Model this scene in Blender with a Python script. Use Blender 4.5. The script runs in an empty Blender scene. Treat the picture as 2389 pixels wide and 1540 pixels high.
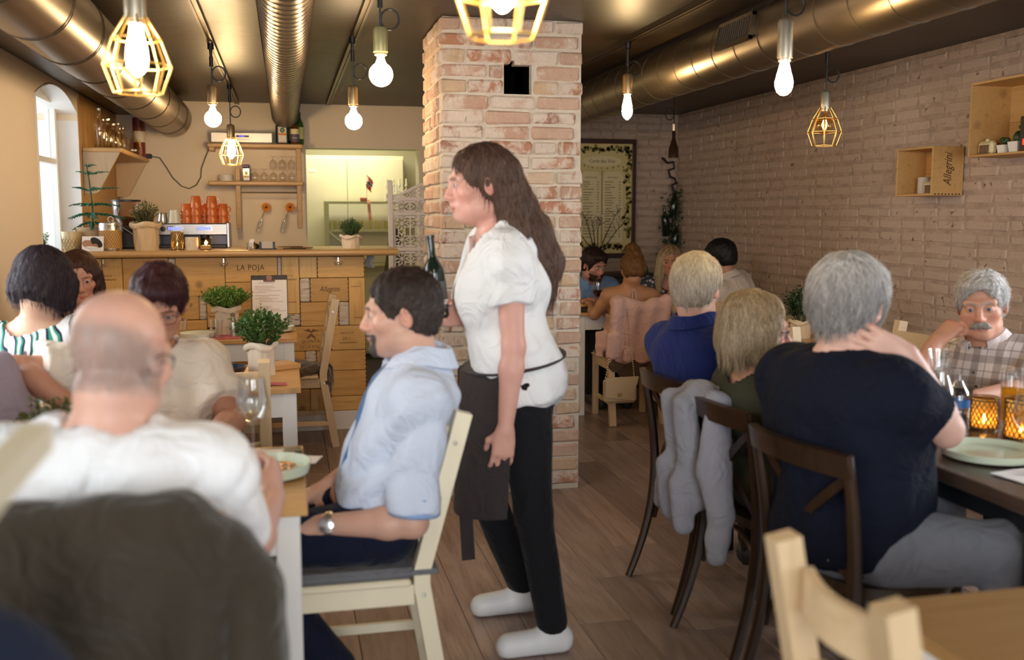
import bpy, math, random
import numpy as np
from mathutils import Vector, Matrix, kdtree
PI = math.pi
R = math.radians
random.seed(7)
COL = bpy.context.scene.collection

# ------------------------------------------------------------ camera, world, light
CAM_H = 1.44
scene = bpy.context.scene
cam_data = bpy.data.cameras.new('camera')
cam = bpy.data.objects.new('camera', cam_data)
COL.objects.link(cam)
cam.location = (0, 0, CAM_H)
cam.rotation_euler = (R(90 - 6.6325), 0, R(-12.7627))
cam_data.sensor_width = 36.0
cam_data.lens = 36.0 * 2322 / 2389
cam_data.clip_start = 0.05
cam_data.dof.use_dof = True
cam_data.dof.focus_distance = 5.4
cam_data.dof.aperture_fstop = 2.2
scene.camera = cam
scene.view_settings.view_transform = 'Standard'
scene.view_settings.look = 'None'
scene.view_settings.gamma = 1.0
scene.view_settings.use_curve_mapping = False
scene.view_settings.exposure = 0.0
try:
    scene.cycles.use_denoising = True
    scene.cycles.use_light_tree = True
    scene.cycles.max_bounces = 8
    scene.cycles.transparent_max_bounces = 16
    scene.cycles.sample_clamp_indirect = 6.0
    scene.cycles.caustics_reflective = False
    scene.cycles.caustics_refractive = False
except Exception:
    pass
world = bpy.data.worlds.new('daylight')
scene.world = world
world.use_nodes = True
world.node_tree.nodes['Background'].inputs[0].default_value = (0.86, 0.93, 1.0, 1)
world.node_tree.nodes['Background'].inputs[1].default_value = 2.2

def area_light(name, loc, direction, sx, sy, watts, color):
    d = bpy.data.lights.new(name, 'AREA')
    d.shape = 'RECTANGLE'; d.size = sx; d.size_y = sy
    d.energy = watts; d.color = color
    o = bpy.data.objects.new(name, d)
    o.location = loc
    o.rotation_euler = Vector(direction).to_track_quat('-Z', 'Y').to_euler()
    COL.objects.link(o)
    return o
DAY = (0.93, 0.965, 1.0)
area_light('daylight_left_middle', (-1.60, 3.4, 1.55), (1, 0, -0.12), 1.15, 1.2, 62, DAY)
area_light('daylight_left_near', (-1.60, 0.7, 1.55), (1, 0.1, -0.15), 1.15, 1.2, 36, DAY)
area_light('daylight_front', (0.1, -2.2, 1.5), (0.14, 1, -0.12), 1.7, 1.5, 108, DAY)
area_light('daylight_front_right', (2.5, -2.2, 1.5), (0.0, 1, -0.1), 1.5, 1.5, 30, DAY)
area_light('daylight_right', (3.95, 2.45, 1.6), (-1, 0.22, -0.25), 1.1, 1.2, 50, DAY)
area_light('daylight_left_far', (-2.3, 6.95, 1.7), (1, -0.1, -0.1), 1.0, 1.0, 20, DAY)
area_light('kitchen_tube', (0.6, 9.95, 2.36), (0, 0, -1), 1.0, 0.15, 14, (1.0, 0.93, 0.66))

# ------------------------------------------------------------ materials
MATS = {}
class NT:
    def __init__(s, name):
        s.m = bpy.data.materials.new(name); s.m.use_nodes = True
        s.t = s.m.node_tree; s.b = s.t.nodes['Principled BSDF']; s.out = s.t.nodes['Material Output']
    def n(s, typ, **kw):
        x = s.t.nodes.new(typ)
        for k, v in kw.items():
            if k.startswith('_'): setattr(x, k[1:], v)
            else: s.put(x, k, v)
        return x
    def put(s, x, k, v):
        i = int(k[1:]) if k[0] == 'i' and k[1:].isdigit() else k.replace('_', ' ')
        sock = x.inputs[i]
        if isinstance(v, bpy.types.NodeSocket): s.t.links.new(v, sock)
        else: sock.default_value = v
    def set(s, **kw):
        for k, v in kw.items(): s.put(s.b, k, v)
    def ramp(s, fac, stops, interp='LINEAR'):
        r = s.t.nodes.new('ShaderNodeValToRGB'); r.color_ramp.interpolation = interp
        e = r.color_ramp.elements
        while len(e) < len(stops): e.new(0.5)
        for q, (p, c) in zip(e, stops):
            q.position = p; q.color = (*c, 1) if len(c) == 3 else c
        s.t.links.new(fac, r.inputs[0]); return r.outputs[0]
    def mix(s, fac, a, b, mode='MIX'):
        x = s.t.nodes.new('ShaderNodeMix'); x.data_type = 'RGBA'; x.blend_type = mode
        for i, v in ((0, fac), (6, a), (7, b)):
            if isinstance(v, bpy.types.NodeSocket): s.t.links.new(v, x.inputs[i])
            else: x.inputs[i].default_value = v if i == 0 else ((*v, 1) if len(v) == 3 else v)
        return x.outputs[2]
    def math(s, op, a, b=0.5):
        x = s.t.nodes.new('ShaderNodeMath'); x.operation = op
        for i, v in ((0, a), (1, b)):
            if isinstance(v, bpy.types.NodeSocket): s.t.links.new(v, x.inputs[i])
            else: x.inputs[i].default_value = v
        return x.outputs[0]
    def coords(s, scale=(1, 1, 1), rnd=True, kind='Object'):
        tc = s.t.nodes.new('ShaderNodeTexCoord'); mp = s.t.nodes.new('ShaderNodeMapping')
        s.t.links.new(tc.outputs[kind], mp.inputs[0]); mp.inputs[3].default_value = scale
        if rnd:
            oi = s.t.nodes.new('ShaderNodeObjectInfo')
            mu = s.math('MULTIPLY', oi.outputs['Random'], 37.0)
            s.t.links.new(mu, mp.inputs[1])
        return mp.outputs[0]
    def noise(s, vec, scale, detail=4.0, rough=0.55, dist=0.0):
        x = s.n('ShaderNodeTexNoise', Vector=vec, Scale=scale, Detail=detail, Roughness=rough, Distortion=dist)
        return x.outputs['Fac']
    def bump(s, h, strength=0.2, dist=0.01):
        x = s.n('ShaderNodeBump', Height=h, Strength=strength, Distance=dist)
        s.t.links.new(x.outputs[0], s.b.inputs['Normal'])
    def rnd(s):
        return s.t.nodes.new('ShaderNodeObjectInfo').outputs['Random']

def plain(name, col, rough=0.5, metal=0.0, var=0.08, nscale=6.0, bump=0.0, bscale=60.0, spec=0.5, **extra):
    if name in MATS: return MATS[name]
    t = NT(name); v = t.coords()
    f = t.noise(v, nscale)
    c = t.mix(f, tuple(x * (1 - var) for x in col), tuple(min(1, x * (1 + var)) for x in col))
    t.set(Base_Color=c, Roughness=rough, Metallic=metal)
    t.b.inputs['Specular IOR Level'].default_value = spec
    for k, q in extra.items(): t.put(t.b, k, q)
    if bump: t.bump(t.noise(v, bscale, 3), bump, 0.004)
    MATS[name] = t.m
    return t.m

def wood(name, c1, c2, c3=None, axis='X', rough=0.45, scale=1.0, knots=0.0, stretch=14.0):
    if name in MATS: return MATS[name]
    t = NT(name); s = [9 * scale] * 3; s['XYZ'.index(axis)] = 9 * scale / stretch
    v = t.coords(tuple(s))
    warp = t.noise(v, 1.2, 3, 0.5)
    g = t.noise(v, 3.2, 6, 0.65, 0.6)
    fine = t.noise(v, 18.0, 3, 0.6)
    col = t.ramp(g, [(0.3, c1), (0.52, c2), (0.74, c3 or c1)])
    col = t.mix(t.math('MULTIPLY', fine, 0.35), col, tuple(x * 0.72 for x in c1))
    tone = t.ramp(t.rnd(), [(0, (0.74, 0.70, 0.64)), (0.35, (0.95, 0.93, 0.90)), (0.7, (1.08, 1.08, 1.08)), (1, (1.0, 0.90, 0.78))])
    col = t.mix(0.8, col, tone, 'MULTIPLY')
    if knots:
        kv = t.coords((3.2, 3.2, 3.2))
        vo = t.n('ShaderNodeTexVoronoi', Vector=kv, Scale=1.6)
        kk = t.ramp(vo.outputs['Distance'], [(0.0, (1, 1, 1)), (0.10, (0.5, 0.5, 0.5)), (0.16, (0, 0, 0))])
        col = t.mix(t.math('MULTIPLY', kk, knots), col, tuple(x * 0.28 for x in c1))
    t.set(Base_Color=col, Roughness=rough)
    t.bump(fine, 0.08, 0.003)
    MATS[name] = t.m
    return t.m

def glass(name, col=(1, 1, 1), rough=0.0, ior=1.45, thin=True):
    """clear glass: fresnel-mixed transparent and glossy, cheap and the same for every ray"""
    if name in MATS: return MATS[name]
    t = NT(name)
    tr = t.n('ShaderNodeBsdfTransparent', Color=(*col, 1)); gl = t.n('ShaderNodeBsdfGlossy', Color=(1, 1, 1, 1), Roughness=0.03 + rough)
    lw = t.n('ShaderNodeLayerWeight', Blend=0.28)
    f = t.math('ADD', t.math('MULTIPLY', lw.outputs['Facing'], 0.62), 0.05)
    mx = t.t.nodes.new('ShaderNodeMixShader')
    t.t.links.new(f, mx.inputs[0]); t.t.links.new(tr.outputs[0], mx.inputs[1]); t.t.links.new(gl.outputs[0], mx.inputs[2])
    t.t.links.new(mx.outputs[0], t.out.inputs[0])
    MATS[name] = t.m
    return t.m

def glow(name, col, strength):
    if name in MATS: return MATS[name]
    t = NT(name)
    t.set(Base_Color=(0, 0, 0, 1), Emission_Color=(*col, 1), Emission_Strength=strength)
    MATS[name] = t.m
    return t.m

# ------------------------------------------------------------ mesh builder
class MB:
    def __init__(s): s.v = []; s.f = []; s.n = 0
    def add(s, vs, fs):
        vs = np.asarray(vs, float).reshape(-1, 3)
        s.v.append(vs); k = s.n
        s.f += [tuple(int(i) + k for i in f) for f in fs]; s.n += len(vs); return s
    def box(s, x0, x1, y0, y1, z0, z1):
        return s.add([(x0, y0, z0), (x1, y0, z0), (x1, y1, z0), (x0, y1, z0), (x0, y0, z1), (x1, y0, z1), (x1, y1, z1), (x0, y1, z1)],
                     [(3, 2, 1, 0), (4, 5, 6, 7), (0, 1, 5, 4), (1, 2, 6, 5), (2, 3, 7, 6), (3, 0, 4, 7)])
    def cbox(s, c, d, M3=None):
        """box of size d at c, turned by a 3x3 matrix"""
        a = np.array([(x, y, z) for z in (-.5, .5) for x, y in ((-.5, -.5), (.5, -.5), (.5, .5), (-.5, .5))]) * np.asarray(d)
        if M3 is not None: a = a @ np.asarray(M3).T
        return s.add(a + np.asarray(c), [(3, 2, 1, 0), (4, 5, 6, 7), (0, 1, 5, 4), (1, 2, 6, 5), (2, 3, 7, 6), (3, 0, 4, 7)])
    def rbox(s, x0, x1, y0, y1, z0, z1, r=0.004):
        """box with chamfered edges"""
        pts = []; fs = []
        c = [(x0, x1), (y0, y1), (z0, z1)]
        r = min(r, (x1 - x0) * .49, (y1 - y0) * .49, (z1 - z0) * .49)
        ids = {}
        for ix in (0, 1):
            for iy in (0, 1):
                for iz in (0, 1):
                    for ax in range(3):
                        p = []
                        for a, i in enumerate((ix, iy, iz)):
                            b = c[a][i]
                            if a != ax: b += r if i == 0 else -r
                            p.append(b)
                        ids[(ix, iy, iz, ax)] = len(pts); pts.append(p)
        def q(*k): fs.append(tuple(ids[a] for a in k))
        for i in (0, 1):
            o = [(0, 0), (1, 0), (1, 1), (0, 1)]
            if i == 0: o = o[::-1]
            q(*[(i, a, b, 0) for a, b in o])
            q(*[(b, i, a, 1) for a, b in o])
            q(*[(a, b, i, 2) for a, b in o])
        for a in (0, 1):
            for b in (0, 1):
                fl = (a + b) % 2 == 0
                e = [(0, a, b, 1), (1, a, b, 1), (1, a, b, 2), (0, a, b, 2)]; q(*(e if fl else e[::-1]))
                e = [(b, 0, a, 2), (b, 1, a, 2), (b, 1, a, 0), (b, 0, a, 0)]; q(*(e if fl else e[::-1]))
                e = [(a, b, 0, 0), (a, b, 1, 0), (a, b, 1, 1), (a, b, 0, 1)]; q(*(e if fl else e[::-1]))
        for ix in (0, 1):
            for iy in (0, 1):
                for iz in (0, 1):
                    e = [(ix, iy, iz, 0), (ix, iy, iz, 1), (ix, iy, iz, 2)]
                    q(*(e if (ix + iy + iz) % 2 == 1 else e[::-1]))
        return s.add(pts, fs)
    def tube(s, path, r, n=8, caps=True, closed=False, flat=None):
        """round bar along a path; r may be a list; flat=(w,h,up) sweeps a rectangle"""
        P = [Vector(p) for p in path]; m = len(P)
        rs = r if isinstance(r, (list, tuple)) else [r] * m
        rings = []; prev = None
        for i, p in enumerate(P):
            a = P[(i - 1) % m] if (i or closed) else p; b = P[(i + 1) % m] if (i < m - 1 or closed) else p
            t = (b - a).normalized()
            if flat:
                up = Vector(flat[2]); side = t.cross(up).normalized(); up2 = side.cross(t).normalized()
                w, h = flat[0] * .5, flat[1] * .5
                rings.append([p + side * x * w * rs[i] + up2 * y * h * rs[i] for x, y in ((-1, -1), (1, -1), (1, 1), (-1, 1))])
            else:
                if prev is None:
                    prev = Vector((0, 0, 1)) if abs(t.z) < .9 else Vector((1, 0, 0))
                u = (prev - t * prev.dot(t)).normalized(); w = t.cross(u); prev = u
                rings.append([p + (u * math.cos(2 * PI * k / n) + w * math.sin(2 * PI * k / n)) * rs[i] for k in range(n)])
        nn = len(rings[0]); vs = [q for g in rings for q in g]; fs = []
        for i in range(m if closed else m - 1):
            for k in range(nn):
                j = (i + 1) % m
                fs.append((i * nn + k, i * nn + (k + 1) % nn, j * nn + (k + 1) % nn, j * nn + k))
        if caps and not closed:
            fs.append(tuple(range(nn))[::-1]); fs.append(tuple((m - 1) * nn + k for k in range(nn)))
        return s.add([tuple(q) for q in vs], fs)
    def lathe(s, prof, n=24, c=(0, 0, 0), caps=True, axis=None):
        vs = []; fs = []; m = len(prof)
        for r, z in prof:
            for k in range(n):
                a = 2 * PI * k / n
                vs.append((r * math.cos(a), r * math.sin(a), z))
        for i in range(m - 1):
            for k in range(n):
                fs.append((i * n + k, i * n + (k + 1) % n, (i + 1) * n + (k + 1) % n, (i + 1) * n + k))
        if caps:
            if prof[0][0] > 1e-5: fs.append(tuple(range(n))[::-1])
            if prof[-1][0] > 1e-5: fs.append(tuple((m - 1) * n + k for k in range(n)))
        vs = np.array(vs)
        if axis is not None:
            q = np.array(Vector((0, 0, 1)).rotation_difference(Vector(axis)).to_matrix()); vs = vs @ q.T
        return s.add(vs + np.asarray(c, float), fs)
    def ball(s, c, r, n=12, m=8, sc=(1, 1, 1)):
        prof = [(math.sin(PI * i / m) * r, -math.cos(PI * i / m) * r) for i in range(m + 1)]
        vs = []; fs = []
        for q, z in prof:
            for k in range(n):
                a = 2 * PI * k / n; vs.append((c[0] + q * math.cos(a) * sc[0], c[1] + q * math.sin(a) * sc[1], c[2] + z * sc[2]))
        for i in range(m):
            for k in range(n):
                fs.append((i * n + k, i * n + (k + 1) % n, (i + 1) * n + (k + 1) % n, (i + 1) * n + k))
        return s.add(vs, fs)
    def prism(s, poly, h0, h1, plane='XY'):
        """extrude a 2D outline; plane names the two axes of the outline, height along the third"""
        n = len(poly); ax = ['XYZ'.index(c) for c in plane]; az = 3 - sum(ax); vs = []
        for h in (h0, h1):
            for a, b in poly:
                p = [0, 0, 0]; p[ax[0]] = a; p[ax[1]] = b; p[az] = h; vs.append(p)
        fs = [tuple(range(n))[::-1], tuple(range(n, 2 * n))] + [(i, (i + 1) % n, n + (i + 1) % n, n + i) for i in range(n)]
        return s.add(vs, fs)
    def sheet(s, fn, nu, nv, thick=0.0):
        """parametric sheet fn(u,v), optionally given thickness along its normal"""
        G = np.array([[fn(i / (nu - 1), j / (nv - 1)) for j in range(nv)] for i in range(nu)], float)
        fs = []
        idx = lambda i, j: i * nv + j
        for i in range(nu - 1):
            for j in range(nv - 1): fs.append((idx(i, j), idx(i + 1, j), idx(i + 1, j + 1), idx(i, j + 1)))
        V = G.reshape(-1, 3)
        if thick:
            du = np.gradient(G, axis=0); dv = np.gradient(G, axis=1); N = np.cross(du, dv)
            N /= np.maximum(np.linalg.norm(N, axis=2, keepdims=True), 1e-9)
            V2 = (G - N * thick).reshape(-1, 3); k = len(V)
            fs += [tuple(a + k for a in f[::-1]) for f in fs]
            rim = [idx(i, 0) for i in range(nu)] + [idx(nu - 1, j) for j in range(1, nv)] + [idx(i, nv - 1) for i in range(nu - 2, -1, -1)] + [idx(0, j) for j in range(nv - 2, 0, -1)]
            for a, b in zip(rim, rim[1:] + rim[:1]): fs.append((b, a, a + k, b + k))
            V = np.vstack([V, V2])
        return s.add(V, fs)
    def mesh(s, name, mat, smooth=True, angle=38):
        me = bpy.data.meshes.new(name)
        V = np.vstack(s.v) if s.v else np.zeros((0, 3))
        me.from_pydata(V.tolist(), [], s.f)
        if mat is not None:
            for m in (mat if isinstance(mat, (list, tuple)) else [mat]): me.materials.append(m)
        if smooth:
            me.shade_smooth()
            try: me.set_sharp_from_angle(angle=R(angle))
            except Exception: pass
        me.update()
        return me

def link(name, me, parent=None, loc=None, rot=None, scale=None):
    o = bpy.data.objects.new(name, me); COL.objects.link(o)
    if parent is not None: o.parent = parent
    if loc is not None: o.location = loc
    if rot is not None: o.rotation_euler = rot
    if scale is not None: o.scale = scale
    return o
def obj(name, mb, mat, parent=None, smooth=True, **kw):
    return link(name, mb.mesh(name, mat, smooth), parent, **kw)
def tag(o, label=None, cat=None, group=None, kind=None):
    if label: o['label'] = label
    if cat: o['category'] = cat
    if group: o['group'] = group
    if kind: o['kind'] = kind
    return o
def thing(name, label, cat, loc=(0, 0, 0), rotz=0.0, group=None):
    o = bpy.data.objects.new(name, None); COL.objects.link(o)
    o.empty_display_size = 0.1
    o.location = loc; o.rotation_euler = (0, 0, rotz)
    return tag(o, label, cat, group)
def copy_tree(o, parent=None):
    c = o.copy(); COL.objects.link(c)
    if parent is not None: c.parent = parent
    for ch in list(o.children): copy_tree(ch, c)
    return c
def dup(o, label, loc, rotz=None, group=None, scale=None):
    c = copy_tree(o); c.location = loc
    if rotz is not None: c.rotation_euler = (0, 0, rotz)
    if scale is not None: c.scale = scale
    c['label'] = label
    if group: c['group'] = group
    return c
def struct(name, mb, mat, smooth=False):
    o = obj(name, mb, mat, None, smooth); o['kind'] = 'structure'; return o
def text_mesh(body, size, extrude=0.0006, shear=0.0, spacing=1.0, align='CENTER', squash=1.0):
    cu = bpy.data.curves.new('lettering', 'FONT'); cu.body = body; cu.size = size
    cu.extrude = extrude; cu.shear = shear; cu.space_character = spacing; cu.align_x = align; cu.align_y = 'CENTER'
    cu.resolution_u = 2
    o = bpy.data.objects.new('lettering', cu); COL.objects.link(o)
    dg = bpy.context.evaluated_depsgraph_get(); dg.update()
    me = bpy.data.meshes.new_from_object(o.evaluated_get(dg))
    bpy.data.objects.remove(o); bpy.data.curves.remove(cu)
    if squash != 1.0:
        for v in me.vertices: v.co.x *= squash
    return me
def letter(body, size, mat, parent, loc, rot=(PI / 2, 0, 0), name='lettering', **kw):
    me = text_mesh(body, size, **kw); me.materials.clear(); me.materials.append(mat); me.name = name
    return link(name, me, parent, loc, rot)
def head_rot(h): return -R(h)          # heading, clockwise from +Y, to a rotation about Z
# ------------------------------------------------------------ shared materials
W_PINE = wood('pine_crate', (0.64, 0.36, 0.095), (0.80, 0.51, 0.18), (0.54, 0.27, 0.06), 'X', 0.5, 1.0, 0.85)
W_PINEV = wood('pine_crate_upright', (0.68, 0.42, 0.14), (0.80, 0.55, 0.22), (0.58, 0.32, 0.09), 'Z', 0.5, 1.0, 0.5)
W_TOP = wood('oiled_table_top', (0.52, 0.27, 0.085), (0.64, 0.37, 0.14), (0.45, 0.22, 0.065), 'X', 0.3, 0.7, 0.55)
W_BAR = wood('bar_top_wood', (0.58, 0.36, 0.15), (0.70, 0.46, 0.22), (0.48, 0.28, 0.10), 'X', 0.3, 0.8)
W_BIRCH = wood('pale_birch', (0.66, 0.49, 0.29), (0.74, 0.57, 0.36), (0.58, 0.41, 0.22), 'Z', 0.45, 0.8, 0.2)
W_BIRCHX = wood('pale_birch_rail', (0.66, 0.49, 0.29), (0.74, 0.57, 0.36), (0.58, 0.41, 0.22), 'X', 0.45, 0.8, 0.2)
W_SHELF = wood('shelf_oak', (0.50, 0.29, 0.10), (0.60, 0.37, 0.15), (0.42, 0.23, 0.075), 'X', 0.42, 1.0)
W_DARK = wood('dark_bentwood', (0.026, 0.0135, 0.007), (0.042, 0.022, 0.011), (0.018, 0.009, 0.005), 'Z', 0.28, 0.8)
W_TDARK = wood('dark_table', (0.045, 0.028, 0.02), (0.075, 0.047, 0.034), (0.03, 0.02, 0.015), 'Y', 0.26, 0.7)
CREAM = plain('cream_paint', (0.80, 0.73, 0.54), 0.4, var=0.03)
WHITE_P = plain('white_paint', (0.83, 0.82, 0.80), 0.42, var=0.02)
PLASTER = plain('beige_plaster', (0.80, 0.67, 0.50), 0.85, var=0.05, nscale=2.0, bump=0.08, bscale=35)
PLASTER_K = plain('kitchen_plaster', (0.80, 0.76, 0.57), 0.7, var=0.03)
REVEAL = plain('white_reveal_paint', (0.80, 0.79, 0.77), 0.7, var=0.02)
BLACK = plain('black_satin', (0.012, 0.012, 0.013), 0.4, var=0.0)
STEEL = plain('steel', (0.62, 0.60, 0.57), 0.28, 1.0, var=0.04)
BRASS = plain('brushed_brass', (0.62, 0.42, 0.17), 0.32, 1.0, var=0.06)
INK = plain('branded_ink', (0.10, 0.045, 0.018), 0.7, var=0.0)
INK_L = plain('pale_branded_ink', (0.22, 0.11, 0.045), 0.7, var=0.0)
LEAF = plain('boxwood_leaf', (0.05, 0.125, 0.022), 0.42, var=0.55, nscale=40)
LEAF_L = plain('fresh_leaf', (0.11, 0.23, 0.03), 0.42, var=0.45, nscale=40)
LEAF_D = plain('dark_leaf', (0.025, 0.055, 0.018), 0.45, var=0.5, nscale=40)
SOIL = plain('soil', (0.02, 0.013, 0.008), 0.95)
KRAFT = plain('kraft_paper', (0.66, 0.50, 0.31), 0.75, var=0.1, nscale=14, bump=0.3, bscale=22)
KRAFT_L = plain('washed_paper', (0.76, 0.66, 0.52), 0.75, var=0.08, nscale=14, bump=0.3, bscale=22)
CHINA = plain('cream_stoneware', (0.74, 0.75, 0.62), 0.22, var=0.04)
PAPER = plain('white_paper', (0.84, 0.82, 0.82), 0.8, var=0.02)
GLASS = glass('clear_glass', (0.97, 0.98, 0.98))
def brick_mat(name, stops, wash, washcol, dirt=0.3, rough=0.88, pits=0.55, pit0=0.68):
    t = NT(name); v = t.coords((1, 1, 1))
    base = t.ramp(t.rnd(), stops, 'CONSTANT')
    f = t.noise(v, 13.0, 5, 0.65)
    base = t.mix(t.math('MULTIPLY', f, 0.55), base, (0.30, 0.13, 0.07), 'MIX')
    p = t.noise(v, 9.0, 6, 0.7, 0.4)
    off = t.math('MULTIPLY', t.rnd(), 0.22)
    m = t.n('ShaderNodeMapRange', i0=t.math('ADD', p, off), i1=wash, i2=wash + 0.12)
    col = t.mix(m.outputs[0], base, washcol)
    sp = t.noise(v, 55.0, 3, 0.6)
    col = t.mix(t.math('MULTIPLY', sp, dirt), col, (0.32, 0.22, 0.15))
    pit = t.n('ShaderNodeMapRange', i0=t.noise(v, 17.0, 3, 0.6, 0.8), i1=pit0, i2=pit0 + 0.05)
    col = t.mix(t.math('MULTIPLY', pit.outputs[0], pits), col, (0.13, 0.07, 0.045))
    t.set(Base_Color=col, Roughness=rough)
    t.bump(t.noise(v, 26.0, 6, 0.75), 0.8, 0.014)
    MATS[name] = t.m; return t.m
BRICK = brick_mat('old_brick', [(0, (0.66, 0.47, 0.36)), (0.2, (0.70, 0.53, 0.35)), (0.38, (0.60, 0.40, 0.30)), (0.52, (0.72, 0.58, 0.42)), (0.62, (0.50, 0.22, 0.13)), (0.76, (0.66, 0.48, 0.38)), (0.93, (0.34, 0.17, 0.13))], 0.57, (0.70, 0.60, 0.51), 0.4)
BRICK_P = brick_mat('limewashed_brick', [(0, (0.55, 0.40, 0.31)), (0.5, (0.50, 0.38, 0.31)), (0.93, (0.42, 0.22, 0.15))], 0.30, (0.60, 0.455, 0.355), 0.3, pits=0.8, pit0=0.64)
MORTAR = plain('grey_mortar', (0.52, 0.46, 0.38), 0.95, var=0.2, nscale=25, bump=0.7, bscale=60)
MORTAR_P = plain('limewashed_mortar', (0.42, 0.31, 0.235), 0.95, var=0.55, nscale=16, bump=0.7, bscale=50)
def ceiling_mat():
    t = NT('dark_brown_ceiling'); v = t.coords((1, 1, 1), False)
    a = t.noise(v, 1.3, 5, 0.6, 0.8); b = t.noise(v, 9.0, 4, 0.6)
    c = t.ramp(a, [(0.3, (0.024, 0.014, 0.008)), (0.7, (0.048, 0.029, 0.015))])
    c = t.mix(t.math('MULTIPLY', b, 0.3), c, (0.02, 0.015, 0.01))
    t.set(Base_Color=c, Roughness=0.42); t.bump(b, 0.25, 0.01)
    return t.m
CEIL = ceiling_mat()
def duct_mat():
    t = NT('galvanised_duct'); v = t.coords((1, 0.15, 1))
    f = t.noise(v, 5.0, 4, 0.6)
    c = t.ramp(f, [(0.3, (0.17, 0.132, 0.09)), (0.7, (0.24, 0.19, 0.132))])
    t.set(Base_Color=c, Roughness=0.34, Metallic=0.95); t.bump(t.noise(v, 3.0, 2), 0.1, 0.01)
    return t.m
DUCT = duct_mat()

# ------------------------------------------------------------ floor of planks
def plank_mat():
    t = NT('grey_brown_plank'); v = t.coords((14, 1.0, 1))
    g = t.noise(v, 2.2, 6, 0.65, 1.2)
    c = t.ramp(g, [(0.28, (0.20, 0.142, 0.118)), (0.5, (0.36, 0.275, 0.235)), (0.75, (0.48, 0.39, 0.345))])
    tone = t.ramp(t.rnd(), [(0, (0.58, 0.55, 0.53)), (0.5, (0.90, 0.89, 0.88)), (1, (1.22, 1.18, 1.15))])
    c = t.mix(1.0, c, tone, 'MULTIPLY')
    bl = t.noise(t.coords((2.5, 2.5, 1)), 2.0, 4)
    c = t.mix(t.math('MULTIPLY', bl, 0.45), c, (0.27, 0.20, 0.172))
    t.set(Base_Color=c, Roughness=0.36); t.bump(g, 0.12, 0.004)
    return t.m
PLANK = plank_mat()
fl = struct('floor', MB().box(-1.75, 4.1, -2.6, 11.0, -0.12, -0.012), plain('floor_gap', (0.03, 0.02, 0.015), 0.8))
rng = random.Random(3)
plank_me = [MB().rbox(-.0955, .0955, -L / 2, L / 2, -0.012, 0.0, 0.0016).mesh('plank', PLANK, False) for L in (1.2, 0.9)]
i = 0; x = -1.72
while x < 3.75:
    y = 1.0 - rng.random() * 1.1
    while y < 9.0:
        k = 0 if rng.random() < .75 else 1
        L = (1.2, 0.9)[k]
        if (x > -1.45) and y + L > 1.2 and y < 7.4:
            link('plank', plank_me[k], fl, (x + .096, y + L / 2, rng.uniform(-.0004, .0003)))
        y += L + 0.002
    x += 0.193

# ------------------------------------------------------------ walls, ceiling
ZC = 2.40
struct('ceiling', MB().box(-1.75, 4.1, -2.6, 9.4, ZC, ZC + 0.15), CEIL)
def wall_with_holes(mb, axis, a0, a1, z0, z1, t0, t1, holes):
    """a wall slab along one axis with rectangular openings (u0,u1,v0,v1)"""
    us = sorted({a0, a1, *[h[0] for h in holes], *[h[1] for h in holes]})
    for u0, u1 in zip(us[:-1], us[1:]):
        col = sorted([(h[2], h[3]) for h in holes if h[0] <= u0 and h[1] >= u1])
        z = z0
        for v0, v1 in col + [(z1, z1)]:
            if v0 > z:
                if axis == 'Y': mb.box(t0, t1, u0, u1, z, v0)
                else: mb.box(u0, u1, t0, t1, z, v0)
            z = v1
    return mb
WX = -1.38                                     # inner face of the left wall
wins = [(0.1, 1.3, 0.95, 2.1), (2.8, 4.0, 0.95, 2.1), (6.27, 7.47, 1.05, 2.26)]
struct('wall_left', wall_with_holes(MB(), 'Y', -2.6, 9.3, 0, ZC, WX - 0.37, WX, wins), PLASTER)
struct('wall_front', wall_with_holes(MB(), 'X', -1.75, 4.1, 0, ZC, -2.6, -2.35, [(-0.8, 1.0, 0.75, 2.25), (1.7, 3.3, 0.75, 2.25)]), PLASTER)
# arched head of the window in view: two curved spandrels closing the square opening to a segment arch
sp = MB()
yc, w = 6.87, 0.6
pts = []
for k in range(13):
    a = -1 + k / 6
    pts.append((yc + a * w, 2.252 - 0.115 * (abs(a) ** 2.0)))
poly = pts + [(yc + w, 2.265), (yc - w, 2.265)]
sp.prism(poly, WX - 0.37, WX - 0.0005, 'YZ')
struct('trim_1', sp, PLASTER)
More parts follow.
